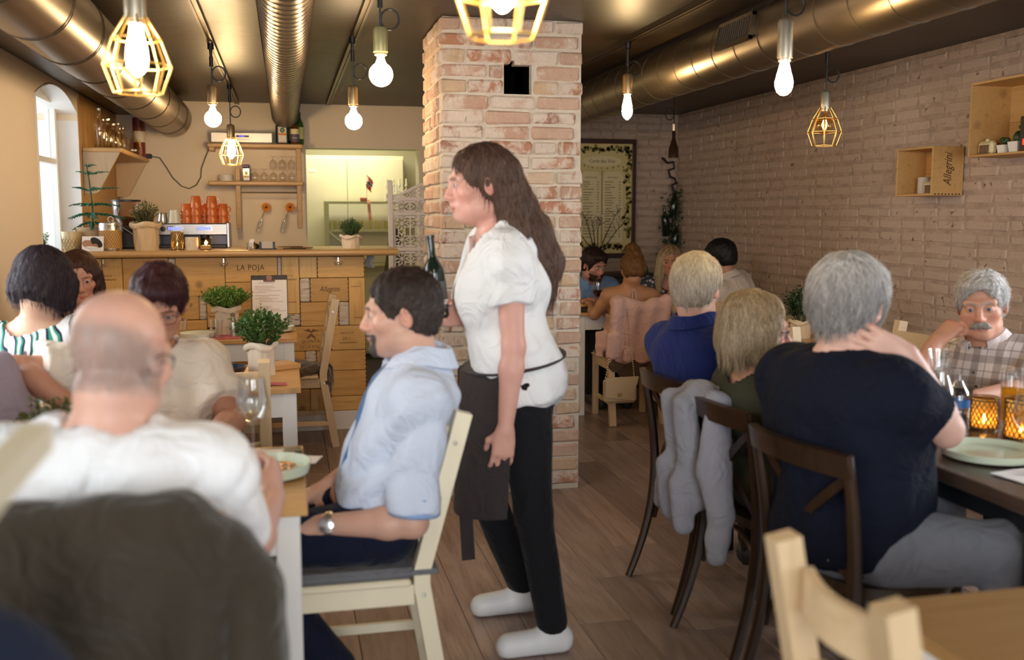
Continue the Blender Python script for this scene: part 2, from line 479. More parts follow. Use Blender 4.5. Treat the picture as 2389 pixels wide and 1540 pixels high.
# white painted reveals and sill of that window
rv = MB(); rv.box(WX - 0.36, WX + 0.002, 7.464, 7.475, 1.05, 2.08); rv.box(WX - 0.36, WX + 0.002, 6.265, 6.276, 1.05, 2.08)
arch = [(yc + (-1 + k / 6) * w, 2.247 - 0.115 * (abs(-1 + k / 6) ** 2.0)) for k in range(13)]
rv.prism(arch + [(p[0], p[1] - 0.008) for p in arch[::-1]], WX - 0.36, WX + 0.002, 'YZ')
rv.box(WX - 0.36, WX + 0.03, 6.27, 7.47, 1.035, 1.06)
struct('trim_2', rv, REVEAL)
def window(n, y0, y1, z0, z1, x, casing=True):
    fr = MB()
    for a, b, c, d in ((y0, y0 + .07, z0, z1), (y1 - .07, y1, z0, z1), (y0 + .07, y1 - .07, z0, z0 + .07), (y0 + .07, y1 - .07, z1 - .07, z1)):
        fr.box(x - .03, x + .035, a, b, c, d)
    ym = (y0 + y1) / 2
    fr.box(x - .025, x + .03, ym - .045, ym + .045, z0 + .07, z1 - .07)
    zb = z0 + (z1 - z0) * .62
    for a, b in ((y0 + .07, ym - .045), (ym + .045, y1 - .07)): fr.box(x - .02, x + .02, a, b, zb - .018, zb + .018)
    o = obj('window_%d' % n, fr, WHITE_P, None, False); o['kind'] = 'structure'
    for a, b in ((y0 + .07, ym - .045), (ym + .045, y1 - .07)):
        for c, d in ((z0 + .07, zb - .018), (zb + .018, z1 - .07)):
            obj('pane', MB().box(x - .003, x + .003, a, b, c, d), GLASS, o, False)
    return o
window(1, 6.275, 7.465, 1.06, 2.25, WX - 0.165)
window(2, 2.8, 4.0, 0.95, 2.1, WX - 0.16)
window(3, 0.1, 1.3, 0.95, 2.1, WX - 0.16)
# added dark box: the duct's shade put into colour along the left wall top
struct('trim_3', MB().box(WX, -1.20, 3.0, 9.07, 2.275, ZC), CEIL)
# back wall with the kitchen opening, kitchen behind
struct('wall_back', wall_with_holes(MB(), 'X', -1.38, 2.2, 0, ZC, 9.07, 9.30, [(0.185, 1.20, 0.0, 2.03)]), PLASTER)
struct('door_1', MB().box(0.185, 1.20, 9.075, 9.30, 2.022, 2.034).box(1.192, 1.204, 9.075, 9.30, 0, 2.03).box(0.181, 0.192, 9.075, 9.30, 0, 2.03), PLASTER_K)
KM = PLASTER_K
struct('wall_kitchen', MB().box(-0.6, 2.4, 10.75, 10.85, 0, 2.45).box(-0.7, -0.6, 9.3, 10.85, 0, 2.45).box(2.3, 2.4, 9.3, 10.75, 0, 2.45).box(-0.6, 2.3, 9.3, 10.75, 2.40, 2.45), KM)
struct('trim_4', MB().box(-0.59, 2.29, 9.32, 9.55, 2.13, 2.40), plain('olive_beam', (0.33, 0.27, 0.06), 0.6))
# alcove back wall and right wall of limewashed brick, both with each course laid
def brick_variants(n, L, Hh, D, mat, seed, jit=0.004):
    out = []
    rg = np.random.RandomState(seed)
    for _ in range(n):
        mb = MB(); b = MB().rbox(-L / 2, L / 2, 0.0, D, -Hh / 2, Hh / 2, 0.010)
        V = np.vstack(b.v); V += rg.uniform(-jit, jit, V.shape) * np.array([1.1, 0.6, 1.0])
        mb.add(V, b.f); out.append(mb.mesh('brick', mat, True, 50))
    return out
BL, BH, CZ = 0.226, 0.0635, 0.0745
bp = brick_variants(14, BL, BH, 0.05, BRICK_P, 5, 0.0062)
wr = struct('wall_right', wall_with_holes(MB(), 'Y', -2.6, 9.3, 0, ZC, 3.7545, 4.06, [(1.9, 3.0, 0.95, 2.2)]), MORTAR_P)
wa = struct('wall_alcove', MB().box(2.2, 3.80, 9.2555, 9.5, 0, ZC), MORTAR_P)
struct('wall_link', MB().box(2.1, 2.2, 9.07, 9.4, 0, ZC), PLASTER)
rng = random.Random(11)
def lay(parent, make, u0, u1, z0, z1, mid, skip, limit=10 ** 6, length=BL, gap=0.012, key=None, cut=None):
    """lay courses of bricks along u; make(u,z) gives location and turn; past the limit they join into one mesh"""
    spots = []; z = z0; c = 0
    while z + CZ <= z1 + 0.02:
        u = u0 - (length + gap) * (0.5 if c % 2 else 0) + rng.uniform(-.02, .02)
        while u < u1:
            header = rng.random() < 0.16
            L = length * (0.5 if header else 1)
            a, b = max(u, u0), min(u + L, u1)
            segs = [(a, b)] if not skip(a, b, z) else ([(a, min(b, cut[0])), (max(a, cut[1]), b)] if cut else [])
            for a_, b_ in segs:
                if b_ - a_ > 0.04: spots.append(((a_ + b_) / 2, z + CZ / 2, (b_ - a_) / length))
            u += L + gap
        z += CZ; c += 1
    if key: spots.sort(key=key)
    rest = MB()
    for q, (u, z, sx) in enumerate(spots):
        loc, rz = make(u, z, rng)
        me = mid[rng.randrange(len(mid))]
        sc = (sx, 1, rng.uniform(.94, 1.05)); rx = rng.uniform(-.010, .010)
        if q < limit:
            link('brick', me, parent, loc, (0, rx, rz), sc)
        else:
            V = np.array([v.co for v in me.vertices]) * np.array(sc)
            M3 = np.array(Matrix.Rotation(rz, 3, 'Z')); V = V @ M3.T + np.array(loc)
            rest.add(V, [tuple(p.vertices) for p in me.polygons])
    if rest.n:
        o = obj('bricks', rest, mid[0].materials[0], parent); o['kind'] = 'stuff'
lay(wr, lambda u, z, r: ((3.75 + r.uniform(-.004, .0025), u, z), -PI / 2), 4.0, 9.22, 0.52, 2.40, bp, lambda a, b, z: False, 296, key=lambda s: (s[0] - 0.0) + (2.2 if s[1] < 1.0 else 0))
lay(wa, lambda u, z, r: ((u, 9.25 + r.uniform(-.004, .004), z), 0), 2.62, 3.74, 0.75, 2.40, bp, lambda a, b, z: b < 3.28 and 1.12 < z < 2.02)

# ------------------------------------------------------------ brick pillar
pil = thing('brick_pillar', 'square pillar of reclaimed pink and cream bricks with a small dark vent hole', 'pillar', (0, 0, 0))
X0, X1, Y0, Y1 = 0.765, 1.485, 4.94, 5.60
hx0, hx1, hz0, hz1 = 1.075, 1.225, 2.04, 2.195
core = MB(); g = 0.006
wall_with_holes(core, 'X', X0 + g, X1 - g, 0, ZC, Y0 + g, Y1 - g - .25, [(hx0 + .004, hx1 - .004, hz0 - .004, hz1 + .004)])
core.box(X0 + g, X1 - g, Y1 - .26, Y1 - g, 0, ZC)
obj('mortar_core', core, MORTAR, pil, False)
VENT_SHADE = plain('vent_shade', (0.006, 0.005, 0.005), 0.98, spec=0.0)  # shade inside the vent hole, painted as a near-black added lining
obj('vent_hole_lining', MB().box(hx0 - .01, hx1 + .01, Y1 - .28, Y1 - .262, hz0 - .01, hz1 + .01).box(hx0, hx0 + .005, Y0 + .06, Y1 - .28, hz0, hz1).box(hx1 - .005, hx1, Y0 + .06, Y1 - .28, hz0, hz1).box(hx0, hx1, Y0 + .06, Y1 - .28, hz0 - .004, hz0 + .002).box(hx0, hx1, Y0 + .06, Y1 - .28, hz1 - .002, hz1 + .004), VENT_SHADE, pil, False)
bo = brick_variants(12, BL, BH + .002, 0.10, BRICK, 9, 0.0048)
def hole_skip(a, b, z): return b > hx0 and a < hx1 and z + CZ > hz0 + .02 and z < hz1 - .02
lay(pil, lambda u, z, r: ((u, Y0 + r.uniform(-.009, -.001), z), 0), X0 - .002, X1 + .002, 0.02, ZC, bo, hole_skip, cut=(hx0 - .004, hx1 + .004))
lay(pil, lambda u, z, r: ((X0 + r.uniform(-.009, -.001), u, z), PI / 2 * 3), Y0 + .115, Y1, 0.02, ZC, bo, lambda a, b, z: False)
lay(pil, lambda u, z, r: ((X1 + r.uniform(.001, .009), u, z), PI / 2), Y0 + .115, Y1, 0.02, ZC, bo, lambda a, b, z: False)

# ------------------------------------------------------------ ducts
def duct(label, x, z, r, y0, y1, pitch, cap0=False, cap1=True, seam=0.0016, double=False):
    t = thing('air_duct', label, 'duct', (x, y0, z))
    L = y1 - y0
    obj('pipe', MB().lathe([(r, 0), (r, L)], 40, axis=(0, 1, 0)), DUCT, t)
    sm = MB(); y = pitch * .5
    while y < L - .02:
        for o in ((0, .028) if double else (0,)):
            ring = [(math.cos(a) * (r + .001), y + o + .25 * pitch * a / PI * (0 if double else .5), math.sin(a) * (r + .001)) for a in [2 * PI * k / 32 for k in range(32)]]
            sm.tube(ring, seam, 5, closed=True)
        y += pitch
    o = obj('seam', sm, plain('seam_bronze', (0.07, 0.052, 0.032), 0.6, 0.5), t); o['kind'] = 'stuff'
    return t
d1 = duct('wide galvanised duct along the left wall above the arched window', -0.885, 2.225, 0.155, 1.2, 8.72, 0.62, double=True)
d2 = duct('narrow ribbed spiral duct above the middle of the bar', 0.022, 2.285, 0.112, 1.2, 8.93, 0.085)
d3 = duct('long galvanised duct with a grille running to the right brick wall end', 2.16, 2.24, 0.138, 0.6, 9.22, 0.24)
# grille let into the right duct
gx, gy, gz = 2.16 - .138 * math.cos(R(10)), 4.30 - 0.6, -.138 * math.sin(R(10)) + .0
gr = MB()
n3 = Matrix(((math.cos(R(22)), 0, math.sin(R(22))), (0, 1, 0), (-math.sin(R(22)), 0, math.cos(R(22)))))
def on_duct(a, y, dr=0.0): return ((-math.cos(a)) * (.138 + dr), y, math.sin(a) * (.138 + dr))
fr = MB()
ang = R(10)
rot = Matrix.Rotation(-ang, 3, 'Y')
cpos = on_duct(R(10), 3.72, 0.006)
Rm = np.array(Matrix.Rotation(R(10), 3, 'Y'))
for yy, zz, sy, sz in ((0, .052, .36, .016), (0, -.052, .36, .016), (.172, 0, .016, .12), (-.172, 0, .016, .12)):
    fr.cbox(np.array(cpos) + Rm @ np.array([0, yy, zz]), (.02, sy, sz), Rm)
go = obj('grille_frame', fr, DUCT, d3, False)
sl = MB().cbox(np.array(cpos) + Rm @ np.array([.006, 0, 0]), (.004, .33, .09), Rm)
obj('grille_back', sl, BLACK, d3, False)
sl = MB()
for k in range(14): sl.cbox(np.array(cpos) + Rm @ np.array([0, -.152 + k * .0234, 0]), (.014, .005, .09), Rm)
o = obj('grille_slats', sl, plain('grille_metal', (0.16, 0.13, 0.1), 0.5, 0.8), d3, False); o['kind'] = 'stuff'

# ------------------------------------------------------------ ceiling tracks and pendants
TRACK = plain('track_bronze', (0.10, 0.075, 0.05), 0.35, 0.8)
for x, y0, y1, lab in ((-0.375, 1.6, 8.95, 'dark lighting track on the ceiling between left duct and spiral duct'), (0.385, 1.2, 8.85, 'dark lighting track on the ceiling left of the pillar'), (1.85, 2.2, 6.9, 'dark lighting track on the ceiling right of the pillar'), (2.87, 2.6, 8.6, 'dark lighting track on the ceiling nearest the right brick wall')):
    t = thing('lighting_track', lab, 'track', (x, (y0 + y1) / 2, ZC))
    h = (y1 - y0) / 2
    obj('rail', MB().box(-.018, .018, -h, h, -.022, 0).box(-.018, -.006, -h, h, -.03, -.02).box(.006, .018, -h, h, -.03, -.02), TRACK, t, False)
WARM = (1.0, 0.62, 0.26)
B_GLOBE = glow('bulb_globe_glow', (1.0, 0.68, 0.36), 150)
B_HOT = glow('bulb_hot_glow', (1.0, 0.68, 0.32), 170)
B_NEAR = glow('bulb_near_glow', (1.0, 0.68, 0.32), 95)
B_BAR = glow('bulb_bar_glow', (1.0, 0.68, 0.32), 330)
B_FIL = glow('bulb_filament_glow', (1.0, 0.50, 0.16), 26)
CAGE = plain('cage_brass', (0.75, 0.50, 0.16), 0.35, 0.9, var=0.04)
SOCK = plain('brushed_brass_socket', (0.55, 0.42, 0.24), 0.35, 0.9, var=0.05)
SOCK_N = plain('brushed_nickel_socket', (0.60, 0.54, 0.42), 0.35, 0.9, var=0.05)
AMBER = glass('amber_glass', (0.95, 0.72, 0.40))
def globe_prof(r):      # round lamp with a neck
    return [(.0135, .078), (.0135, .062), (.018, .05)] + [(r * math.cos(a), r * math.sin(a)) for a in [R(62 - k * 152 / 12) for k in range(13)]] + [(0.0, -r)]
def pear_prof(r):
    return [(.013, .080), (.0145, .062), (.020, .040), (r * .8, .016), (r, -.012), (r * .96, -.030), (r * .75, -.048), (r * .4, -.058), (0, -.061)]
def st_prof(r):
    return [(.013, .088), (.015, .07), (.0195, .04), (r * .93, .0), (r, -.028), (r * .92, -.046), (r * .6, -.062), (r * .25, -.072), (0, -.075)]
def pendant(label, x, y, zb, kind, bulbmat, sock=SOCK, cage=None, sock_len=0.085, coil=1):
    """zb is the height of the bulb's middle"""
    t = thing('pendant_lamp', label, 'lamp', (x, y, ZC - .03), 0, 'bulb pendants hung from the ceiling tracks')
    z0 = zb - (ZC - .03)
    zs = z0 + .075                                     # bottom of socket
    obj('socket', MB().lathe([(.019, zs - .012), (.024, zs - .01), (.024, zs), (.0285, zs + .001), (.0285, zs + sock_len), (.022, zs + sock_len + .012), (.006, zs + sock_len + .016)], 24), sock, t)
    top = zs + sock_len + .014
    ca = MB().tube([(0, 0, top), (0, 0, -.10)], .0042, 6)
    mid = (top - .10) / 2 if top < -.2 else top + .03
    ring = [(.038 + .036 * math.cos(a + PI), .002 * math.sin(a), mid + .04 * math.sin(a)) for a in [2 * PI * k / 20 for k in range(20)]]
    if coil: ca.tube(ring, .0042, 6, closed=True)
    obj('cord', ca, BLACK, t)
    obj('track_plug', MB().lathe([(.017, 0), (.017, -.03), (.009, -.034), (.007, -.07)], 12).lathe([(.0105, -.07), (.0105, -.125)], 12), BLACK, t)
    if kind == 'globe': b = MB().lathe(globe_prof(.0465), 24, (0, 0, z0 - .01))
    elif kind == 'pear': b = MB().lathe(pear_prof(.033), 24, (0, 0, z0))
    else: b = MB().lathe(st_prof(.030), 24, (0, 0, z0))
    if bulbmat == 'clear':
        bo_ = obj('bulb', MB().lathe(globe_prof(.0465), 24, (0, 0, z0 - .01)), AMBER, t)
        f = MB()
        for k in range(5):
            a = 2 * PI * k / 5
            f.tube([(.006 * math.cos(a), .006 * math.sin(a), z0 + .02), (.014 * math.cos(a), .014 * math.sin(a), z0 - .002), (.006 * math.cos(a), .006 * math.sin(a), z0 - .03)], .0026, 5)
        obj('filament', f, B_FIL, bo_)
    else: obj('bulb', b, bulbmat, t)
    if cage:
        c = MB(); zt = zs + .012
        prof = [(.026, zt), (.064, zt - .062), (.088, zt - .132), (.062, zt - .205)]
        for k in range(8):
            a = 2 * PI * (k + .3) / 8
            c.tube([(q * math.cos(a), q * math.sin(a), z) for q, z in prof], .0032, 6)
        for q, z in prof:
            c.tube([(q * math.cos(2 * PI * (k + .3) / 8), q * math.sin(2 * PI * (k + .3) / 8), z) for k in range(8)], .0030, 6, closed=True)
        obj('wire_cage', c, cage, t)
    return t
pendant('lit brass cage lamp nearest the arched window, largest at upper left', -0.38, 2.92, 1.885, 'st', B_NEAR, SOCK_N, CAGE, 0.16)
pendant('lit round globe bulb hanging left of the small cage lamp at the bar', -0.375, 5.83, 1.975, 'globe', B_GLOBE)
pendant('lit small brass cage lamp before the bar shelves', -0.37, 7.62, 1.915, 'st', B_BAR, SOCK, CAGE)
pendant('lit round globe bulb left of the pillar hanging highest, nearest the pillar', 0.385, 4.05, 2.0, 'globe', B_GLOBE, plain('socket_olive', (0.5, 0.45, 0.22), 0.4, 0.7))
pendant('lit round globe bulb above the kitchen opening', 0.37, 5.46, 1.945, 'globe', B_GLOBE)
pendant('lit brass cage lamp cut by the top of the frame before the pillar', 0.39, 1.80, 1.875, 'st', B_HOT, SOCK_N, CAGE, 0.16)
pendant('lit drop-shaped bulb hanging right of the pillar before the right duct', 1.85, 5.30, 2.03, 'st', B_HOT)
pendant('lit pear bulb in a long nickel socket before the right brick wall', 1.84, 3.50, 1.945, 'pear', B_HOT, SOCK_N, None, 0.13)
pendant('dim amber globe in a brass wire cage before the right brick wall', 2.85, 4.95, 1.925, 'globe', 'clear', SOCK_N, CAGE)
# lamp made from a dark cut bottle in the alcove corner
t = thing('bottle_lamp', 'dark brown cut wine bottle used as a lamp shade in the alcove corner', 'lamp', (2.92, 7.28, ZC - .03))
z0 = 1.87 - (ZC - .03)
obj('shade', MB().lathe([(.013, z0 + .235), (.0145, z0 + .225), (.0135, z0 + .15), (.022, z0 + .115), (.038, z0 + .07), (.041, z0 + .0), (.038, z0 + .0), (.036, z0 + .07), (.018, z0 + .115)], 24, caps=False), plain('bottle_brown', (0.035, 0.016, 0.008), 0.12), t)
obj('cord', MB().tube([(0, 0, z0 + .235), (0, 0, 0)], .004, 6).tube([(-.035 + .035 * math.cos(a), 0, z0 + .33 + .045 * math.sin(a)) for a in [2 * PI * k / 18 for k in range(18)]], .004, 6, closed=True), BLACK, t)
obj('cap', MB().lathe([(.016, z0 + .205), (.016, z0 + .255), (.005, z0 + .26)], 16), SOCK_N, t)
obj('bulb', MB().ball((0, 0, z0 + .03), .02, 12, 8), glow('bottle_bulb_glow', (1.0, 0.8, 0.5), 14), t)
# ------------------------------------------------------------ bar clad with wine crate panels
YB = 6.68
bar = thing('bar_counter', 'bar counter front clad with wine crate boards and birch bark pieces', 'bar', (0, YB, 0))
obj('carcass', MB().box(-1.37, .505, .012, .55, 0, 1.165), plain('carcass_wood', (0.23, 0.13, 0.06), 0.7), bar, False)
obj('kick_board', MB().rbox(-1.37, .507, -.012, .012, 0.0, .128, .003), WHITE_P, bar, False)
def bark_mat():
    t = NT('birch_bark'); v = t.coords((3, 3, 22)); f = t.noise(v, 3.0, 5, 0.7)
    m = t.ramp(f, [(0.36, (0.10, 0.06, 0.04)), (0.44, (0.62, 0.55, 0.47)), (0.7, (0.78, 0.74, 0.68))])
    t.set(Base_Color=m, Roughness=0.8); t.bump(f, 0.5, 0.006); return t.m
BARK = bark_mat()
# name: x0, x1, z0, z1, kind, proud
PAN = dict(
    a=(-.690, -.389, .916, 1.163, 'h'), lapoja=(-.386, -.059, 1.004, 1.163, 'h'), strip=(-.056, -.034, 1.004, 1.163, 'b'),
    d=(-.031, .079, .79, 1.163, 'v'), e=(.082, .195, 1.025, 1.163, 'v'), f=(.198, .505, 1.025, 1.163, 'h'),
    g=(.084, .146, .866, 1.021, 'b'), alleg=(.149, .397, .866, 1.021, 'h'), i=(.400, .505, .706, 1.021, 'v'),
    j=(.082, .331, .706, .863, 'h'), k=(.334, .397, .706, .861, 'b'), l=(-.031, .079, .711, .787, 'b'),
    quinta=(.020, .276, .541, .703, 'h'), vint=(.279, .505, .541, .703, 'h'),
    o=(.020, .106, .445, .538, 'h'), o2=(.109, .178, .445, .538, 'b'), p=(.181, .505, .403, .538, 'h'),
    q=(.270, .505, .230, .400, 'h'), r=(.270, .505, .131, .227, 'h'), s=(.020, .267, .285, .442, 'h'),
    s2=(-.128, .131, .131, .282, 'h'), s3=(.134, .267, .131, .282, 'v'),
    s4=(-.40, .017, .43, .62, 'h'), s5=(-.40, .017, .285, .427, 'h'), s6=(-.40, -.131, .131, .282, 'h'), lb=(-.395, .017, .623, .707, 'h'), lc=(-.395, -.034, .71, .790, 'h'), ld=(-.386, -.034, .793, 1.001, 'h'),
    y=(-1.36, -1.132, 1.042, 1.163, 'h'), yb=(-1.225, -1.135, .968, 1.039, 'b'), ya=(-1.36, -1.228, .80, 1.039, 'v'), z=(-1.129, -1.012, .80, 1.163, 'v'),
    ab=(-1.009, -.735, .926, 1.163, 'h'), b2=(-.732, -.693, 1.088, 1.163, 'b'), b3=(-.732, -.693, .926, 1.085, 'v'),
    merle=(-.862, -.556, .766, .920, 'h'), u=(-.553, -.510, .764, .913, 'b'), v=(-.507, -.398, .712, .913, 'v'), w=(-.862, -.510, .70, .761, 'h'), wa=(-1.225, -1.132, .60, .965, 'v'),
    m1=(-1.009, -.865, .60, .923, 'v'), m2=(-.862, -.40, .52, .697, 'h'), m3=(-1.36, -.865, .40, .597, 'h'), m4=(-.862, -.403, .33, .517, 'h'), m5=(-1.36, -.865, .131, .397, 'h'), m6=(-.862, -.403, .131, .327, 'h'), m7=(-1.129, -1.012, .60, .797, 'v'), m8=(-1.36, -1.228, .60, .797, 'v'))
rng = random.Random(5); PO = {}
for k, (x0, x1, z0, z1, kd) in PAN.items():
    pr = rng.uniform(.004, .012) if kd != 'b' else .018
    w, h = (x1 - x0) / 2, (z1 - z0) / 2
    mb = MB().rbox(-w, w, -pr, .012, -h, h, .0025 if kd != 'b' else .008)
    o = obj('panel', mb, {'h': W_PINE, 'v': W_PINEV, 'b': BARK}[kd], bar, False, loc=((x0 + x1) / 2, 0, (z0 + z1) / 2))
    if kd == 'b': o['label'] = 'birch bark piece'
    PO[k] = (o, pr, w, h)
    if k in ('alleg', 'j', 'f', 'p', 'q', 'vint') :      # finger joints on the crate ends
        fj = MB(); n = int(2 * h / .014)
        for q in range(n):
            if q % 2 == 0:
                for sx in (-1, 1): fj.box(sx * w - .004 * (sx > 0), sx * w + .004 * (sx < 0), -pr - .0006, -pr, -h + q * .014, -h + (q + 1) * .014)
        oo = obj('finger_joints', fj, INK, o, False); oo['kind'] = 'stuff'
def on_panel(k, body, size, x, z, mat=None, flip=False, **kw):
    o, pr, w, h = PO[k]
    return letter(body, size, mat or INK, o, (x, -pr - .0004, z), (PI / 2, PI if flip else 0, 0), **kw)
def bar_line(k, xa, xb, z):      # print too worn to read
    o, pr, w, h = PO[k]; mb = MB(); x = xa
    while x < xb: mb.box(x, x + .006, -pr - .0007, -pr, z - .003, z + .003); x += .009
    obj('worn_print', mb, INK_L, o, False)['kind'] = 'stuff'
on_panel('lapoja', 'LA POJA', .050, -.005, .012, spacing=1.12, squash=.86)
on_panel('alleg', 'Allegrini', .052, .0, .005, shear=.38, squash=.75)
for k, x, z in (('d', .003, .042), ('z', -.018, .05), ('v', -.008, -.028)):
    on_panel(k, 'Briccio di', .018, x - .016, z + .022, INK_L, squash=.85)
    on_panel(k, "Nessuno'", .026, x, z, squash=.8)
bar_line('i', -.035, .02, .10); on_panel('i', 'vendemmia', .014, .005, -.108, INK, squash=.8)
on_panel('d', 'vendemmia', .014, .005, -.108, INK, squash=.9)
on_panel('quinta', 'QUINTA', .034, -.004, -.018, INK_L, spacing=1.05, squash=.9); on_panel('quinta', 'DE LA ROSA', .030, -.004, -.056, INK_L, squash=.85)
on_panel('vint', 'VINTAGE', .021, -.01, .033, INK_L, spacing=1.2, squash=.9); on_panel('vint', '2011', .024, -.01, -.004, INK_L, spacing=1.3)
bar_line('vint', -.06, .05, -.034); bar_line('y', -.03, .04, -.042)
on_panel('merle', 'MEDOC', .022, .02, -.046, INK_L, spacing=1.25); on_panel('merle', 'CLASSE EN 1855', .017, .005, -.068, INK_L, spacing=1.1)
for q, ch in enumerate('DU MERLE'):
    a = (q - 3.5) * .135 + .1
    o, pr, w, h = PO['merle']
    letter(ch, .034, INK, o, (-.01 + .21 * math.sin(a), -pr - .0004, -.163 + .21 * math.cos(a)), (PI / 2, a, 0))
# small house drawing on the merle board, bird emblem on the quinta board
o, pr, w, h = PO['merle']
em = MB()
def line(mb, p, r=.0007, y=0.0): mb.tube([(a, y, b) for a, b in p], r, 4)
for p in ([(-.05, -.03), (-.05, .008), (-.035, .024), (-.02, .008), (.02, .008), (.032, .03), (.044, .008), (.044, -.03), (-.05, -.03)], [(-.02, .008), (-.02, -.028)], [(.02, .008), (.02, -.028)], [(.044, -.02), (.09, -.02)], [(-.01, -.01), (.01, -.01), (.01, -.026), (-.01, -.026), (-.01, -.01)]): line(em, p, .0007, -pr)
obj('emblem', em, INK_L, o)
o, pr, w, h = PO['quinta']
em = MB()
for poly in ([(-.05, .056), (-.012, .066), (.0, .05), (.014, .064), (.052, .052), (.016, .046), (.005, .036), (-.004, .042), (-.03, .05)], [(-.034, .0), (-.01, .028), (0, .036), (.012, .026), (.036, .0), (.02, .002), (.0, .018), (-.016, .002)]):
    em.prism(poly, -pr - .0008, -pr, 'XZ')
obj('emblem', em, INK_L, o, False)
# hooks under the counter top
HOOK = plain('hook_nickel', (0.75, 0.72, 0.68), 0.2, 1.0)
for x, lab in ((-1.12, 'small metal double coat hook at the left end of the bar'), (-.393, 'small metal double coat hook above the knotted crate board, mid bar'), (.334, 'small metal double coat hook at the right end of the bar')):
    t = thing('coat_hook', lab, 'hook', (x, YB - .018, 1.148), 0, 'coat hooks under the bar top')
    obj('plate', MB().rbox(-.006, .006, -.004, .004, -.035, .012, .002), HOOK, t)
    hk = MB()
    for s in (-1, 1): hk.tube([(0, -.004, -.02), (s * .008, -.012, -.034), (s * .02, -.018, -.036), (s * .024, -.02, -.022)], .0028, 6).ball((s * .024, -.02, -.02), .004, 8, 6)
    obj('prong', hk, HOOK, t)
# continuous worktop, rounded nose
def nose(x0, x1, y0, y1, zt, th):
    prof = [(y1, zt), (y1, zt - th)] + [(y0 + th / 2 - th / 2 * math.sin(a), zt - th / 2 - th / 2 * math.cos(a)) for a in [PI * k / 8 for k in range(9)]]
    return MB().prism(prof[::-1], x0, x1, 'YZ')
top = obj('bar_worktop', nose(-1.375, .72, YB - .13, YB + .62, 1.213, .042), W_BAR)
tag(top, 'long honey wooden bar worktop with a rounded front edge', 'worktop')
ZT = 1.213

# ------------------------------------------------------------ leaves and plants
def leaf_cloud(mb, rg, n, c, r, size, up=0.35, flat=1.0, stems=None, shape=(1, 1, 1)):
    c = np.array(c)
    for _ in range(n):
        d = rg.normal(size=3); d /= np.linalg.norm(d)
        if d[2] < -0.35: d[2] *= -.6
        q = r * (0.45 + 0.55 * rg.uniform() ** .5) * np.array(shape)
        p = c + d * q
        a = d + np.array([0, 0, up]) + rg.normal(size=3) * .45; a /= np.linalg.norm(a)
        s = np.cross(a, rg.normal(size=3)); s /= np.linalg.norm(s) + 1e-9
        nn = np.cross(a, s)
        L = size * rg.uniform(.7, 1.3); w = L * .30
        mb.add([p, p + a * L * .5 + s * w + nn * L * .06, p + a * L, p + a * L * .5 - s * w + nn * L * .06], [(0, 1, 2), (0, 2, 3)])
def sprigs(mb, st, rg, n, c, h, spread, size, nl=7, zscale=1.0):
    """upright twigs with paired leaves"""
    for _ in range(n):
        a = rg.uniform(0, 2 * PI); q = spread * math.sqrt(rg.uniform()); hh = h * rg.uniform(.65, 1.1) * (1.05 - .35 * (q / spread))
        b = np.array(c) + np.array([math.cos(a), math.sin(a), 0]) * q * .25
        e = np.array(c) + np.array([math.cos(a) * q, math.sin(a) * q, hh])
        m = (b + e) / 2 + np.array([0, 0, hh * .08]) + rg.normal(size=3) * .004
        st.tube([b, m, e], [.0016, .0013, .0008], 4, caps=False)
        for k in range(nl):
            f = .28 + .72 * k / (nl - 1)
            p = (1 - f) ** 2 * b + 2 * f * (1 - f) * m + f * f * e
            t = e - b; t /= np.linalg.norm(t)
            for sg in (-1, 1):
                s = np.cross(t, rg.normal(size=3)); s /= np.linalg.norm(s) + 1e-9
                d = t * .55 + s * sg; d /= np.linalg.norm(d)
                L = size * rg.uniform(.7, 1.25) * (1.1 - .4 * f); w = np.cross(d, t); w = w / (np.linalg.norm(w) + 1e-9) * L * .3
                mb.add([p, p + d * L * .5 + w, p + d * L, p + d * L * .5 - w], [(0, 1, 2), (0, 2, 3)])
def bag_mesh(r, h, folds, seed, flare=0.1):
    rg = np.random.RandomState(seed); ph = rg.uniform(0, 6, 6)
    def fn(u, v):
        a = 2 * PI * u; q = r * (.86 + flare * v)
        q *= 1 + .055 * math.sin(4 * a + ph[0]) * (1 - .3 * v) + .035 * math.sin(9 * a + ph[1] + 3 * v) + .02 * math.sin(15 * a + ph[2] - 6 * v)
        return (q * math.cos(a), q * math.sin(a), h * v + .006 * math.sin(3 * a + ph[3]) * v)
    mb = MB().sheet(fn, 49, 12, .0025)
    def cuff(u, v):
        a = 2 * PI * u; q = r * (.86 + flare) * (1 + .07 * math.sin(4 * a + ph[4]) + .04 * math.sin(9 * a)) + .006 + .006 * math.sin(v * PI)
        return (q * math.cos(a), q * math.sin(a), h - folds * v + .008 * math.sin(3 * a + ph[5]))
    mb.sheet(cuff, 49, 6, .002)
    mb.lathe([(r * .84, .003), (r * .84, .0)], 24)
    return mb
def potted(name, label, loc, r, h, fh, spread, n, size, leaf, paper, seed, group='plants in paper bags', nl=7, fill=120):
    rg = np.random.RandomState(seed)
    t = thing(name, label, 'plant', loc, rg.uniform(0, 6), group)
    obj('paper_bag', bag_mesh(r, h, h * .18, seed), paper, t)
    obj('soil', MB().lathe([(r * .9, h * .86), (r * .7, h * .9), (0, h * .92)], 20), SOIL, t)
    lv, st = MB(), MB(); sprigs(lv, st, rg, n, (0, 0, h * .88), fh, spread, size, nl)
    leaf_cloud(lv, rg, fill, (0, 0, h * .95 + fh * .42), 1.0, size, .4, shape=(spread * .75, spread * .75, fh * .46))
    o = obj('foliage', lv, leaf, t, False); o['kind'] = 'stuff'
    o = obj('stems', st, plain('stem_green', (0.10, 0.09, 0.03), 0.6), t); o['kind'] = 'stuff'
    return t
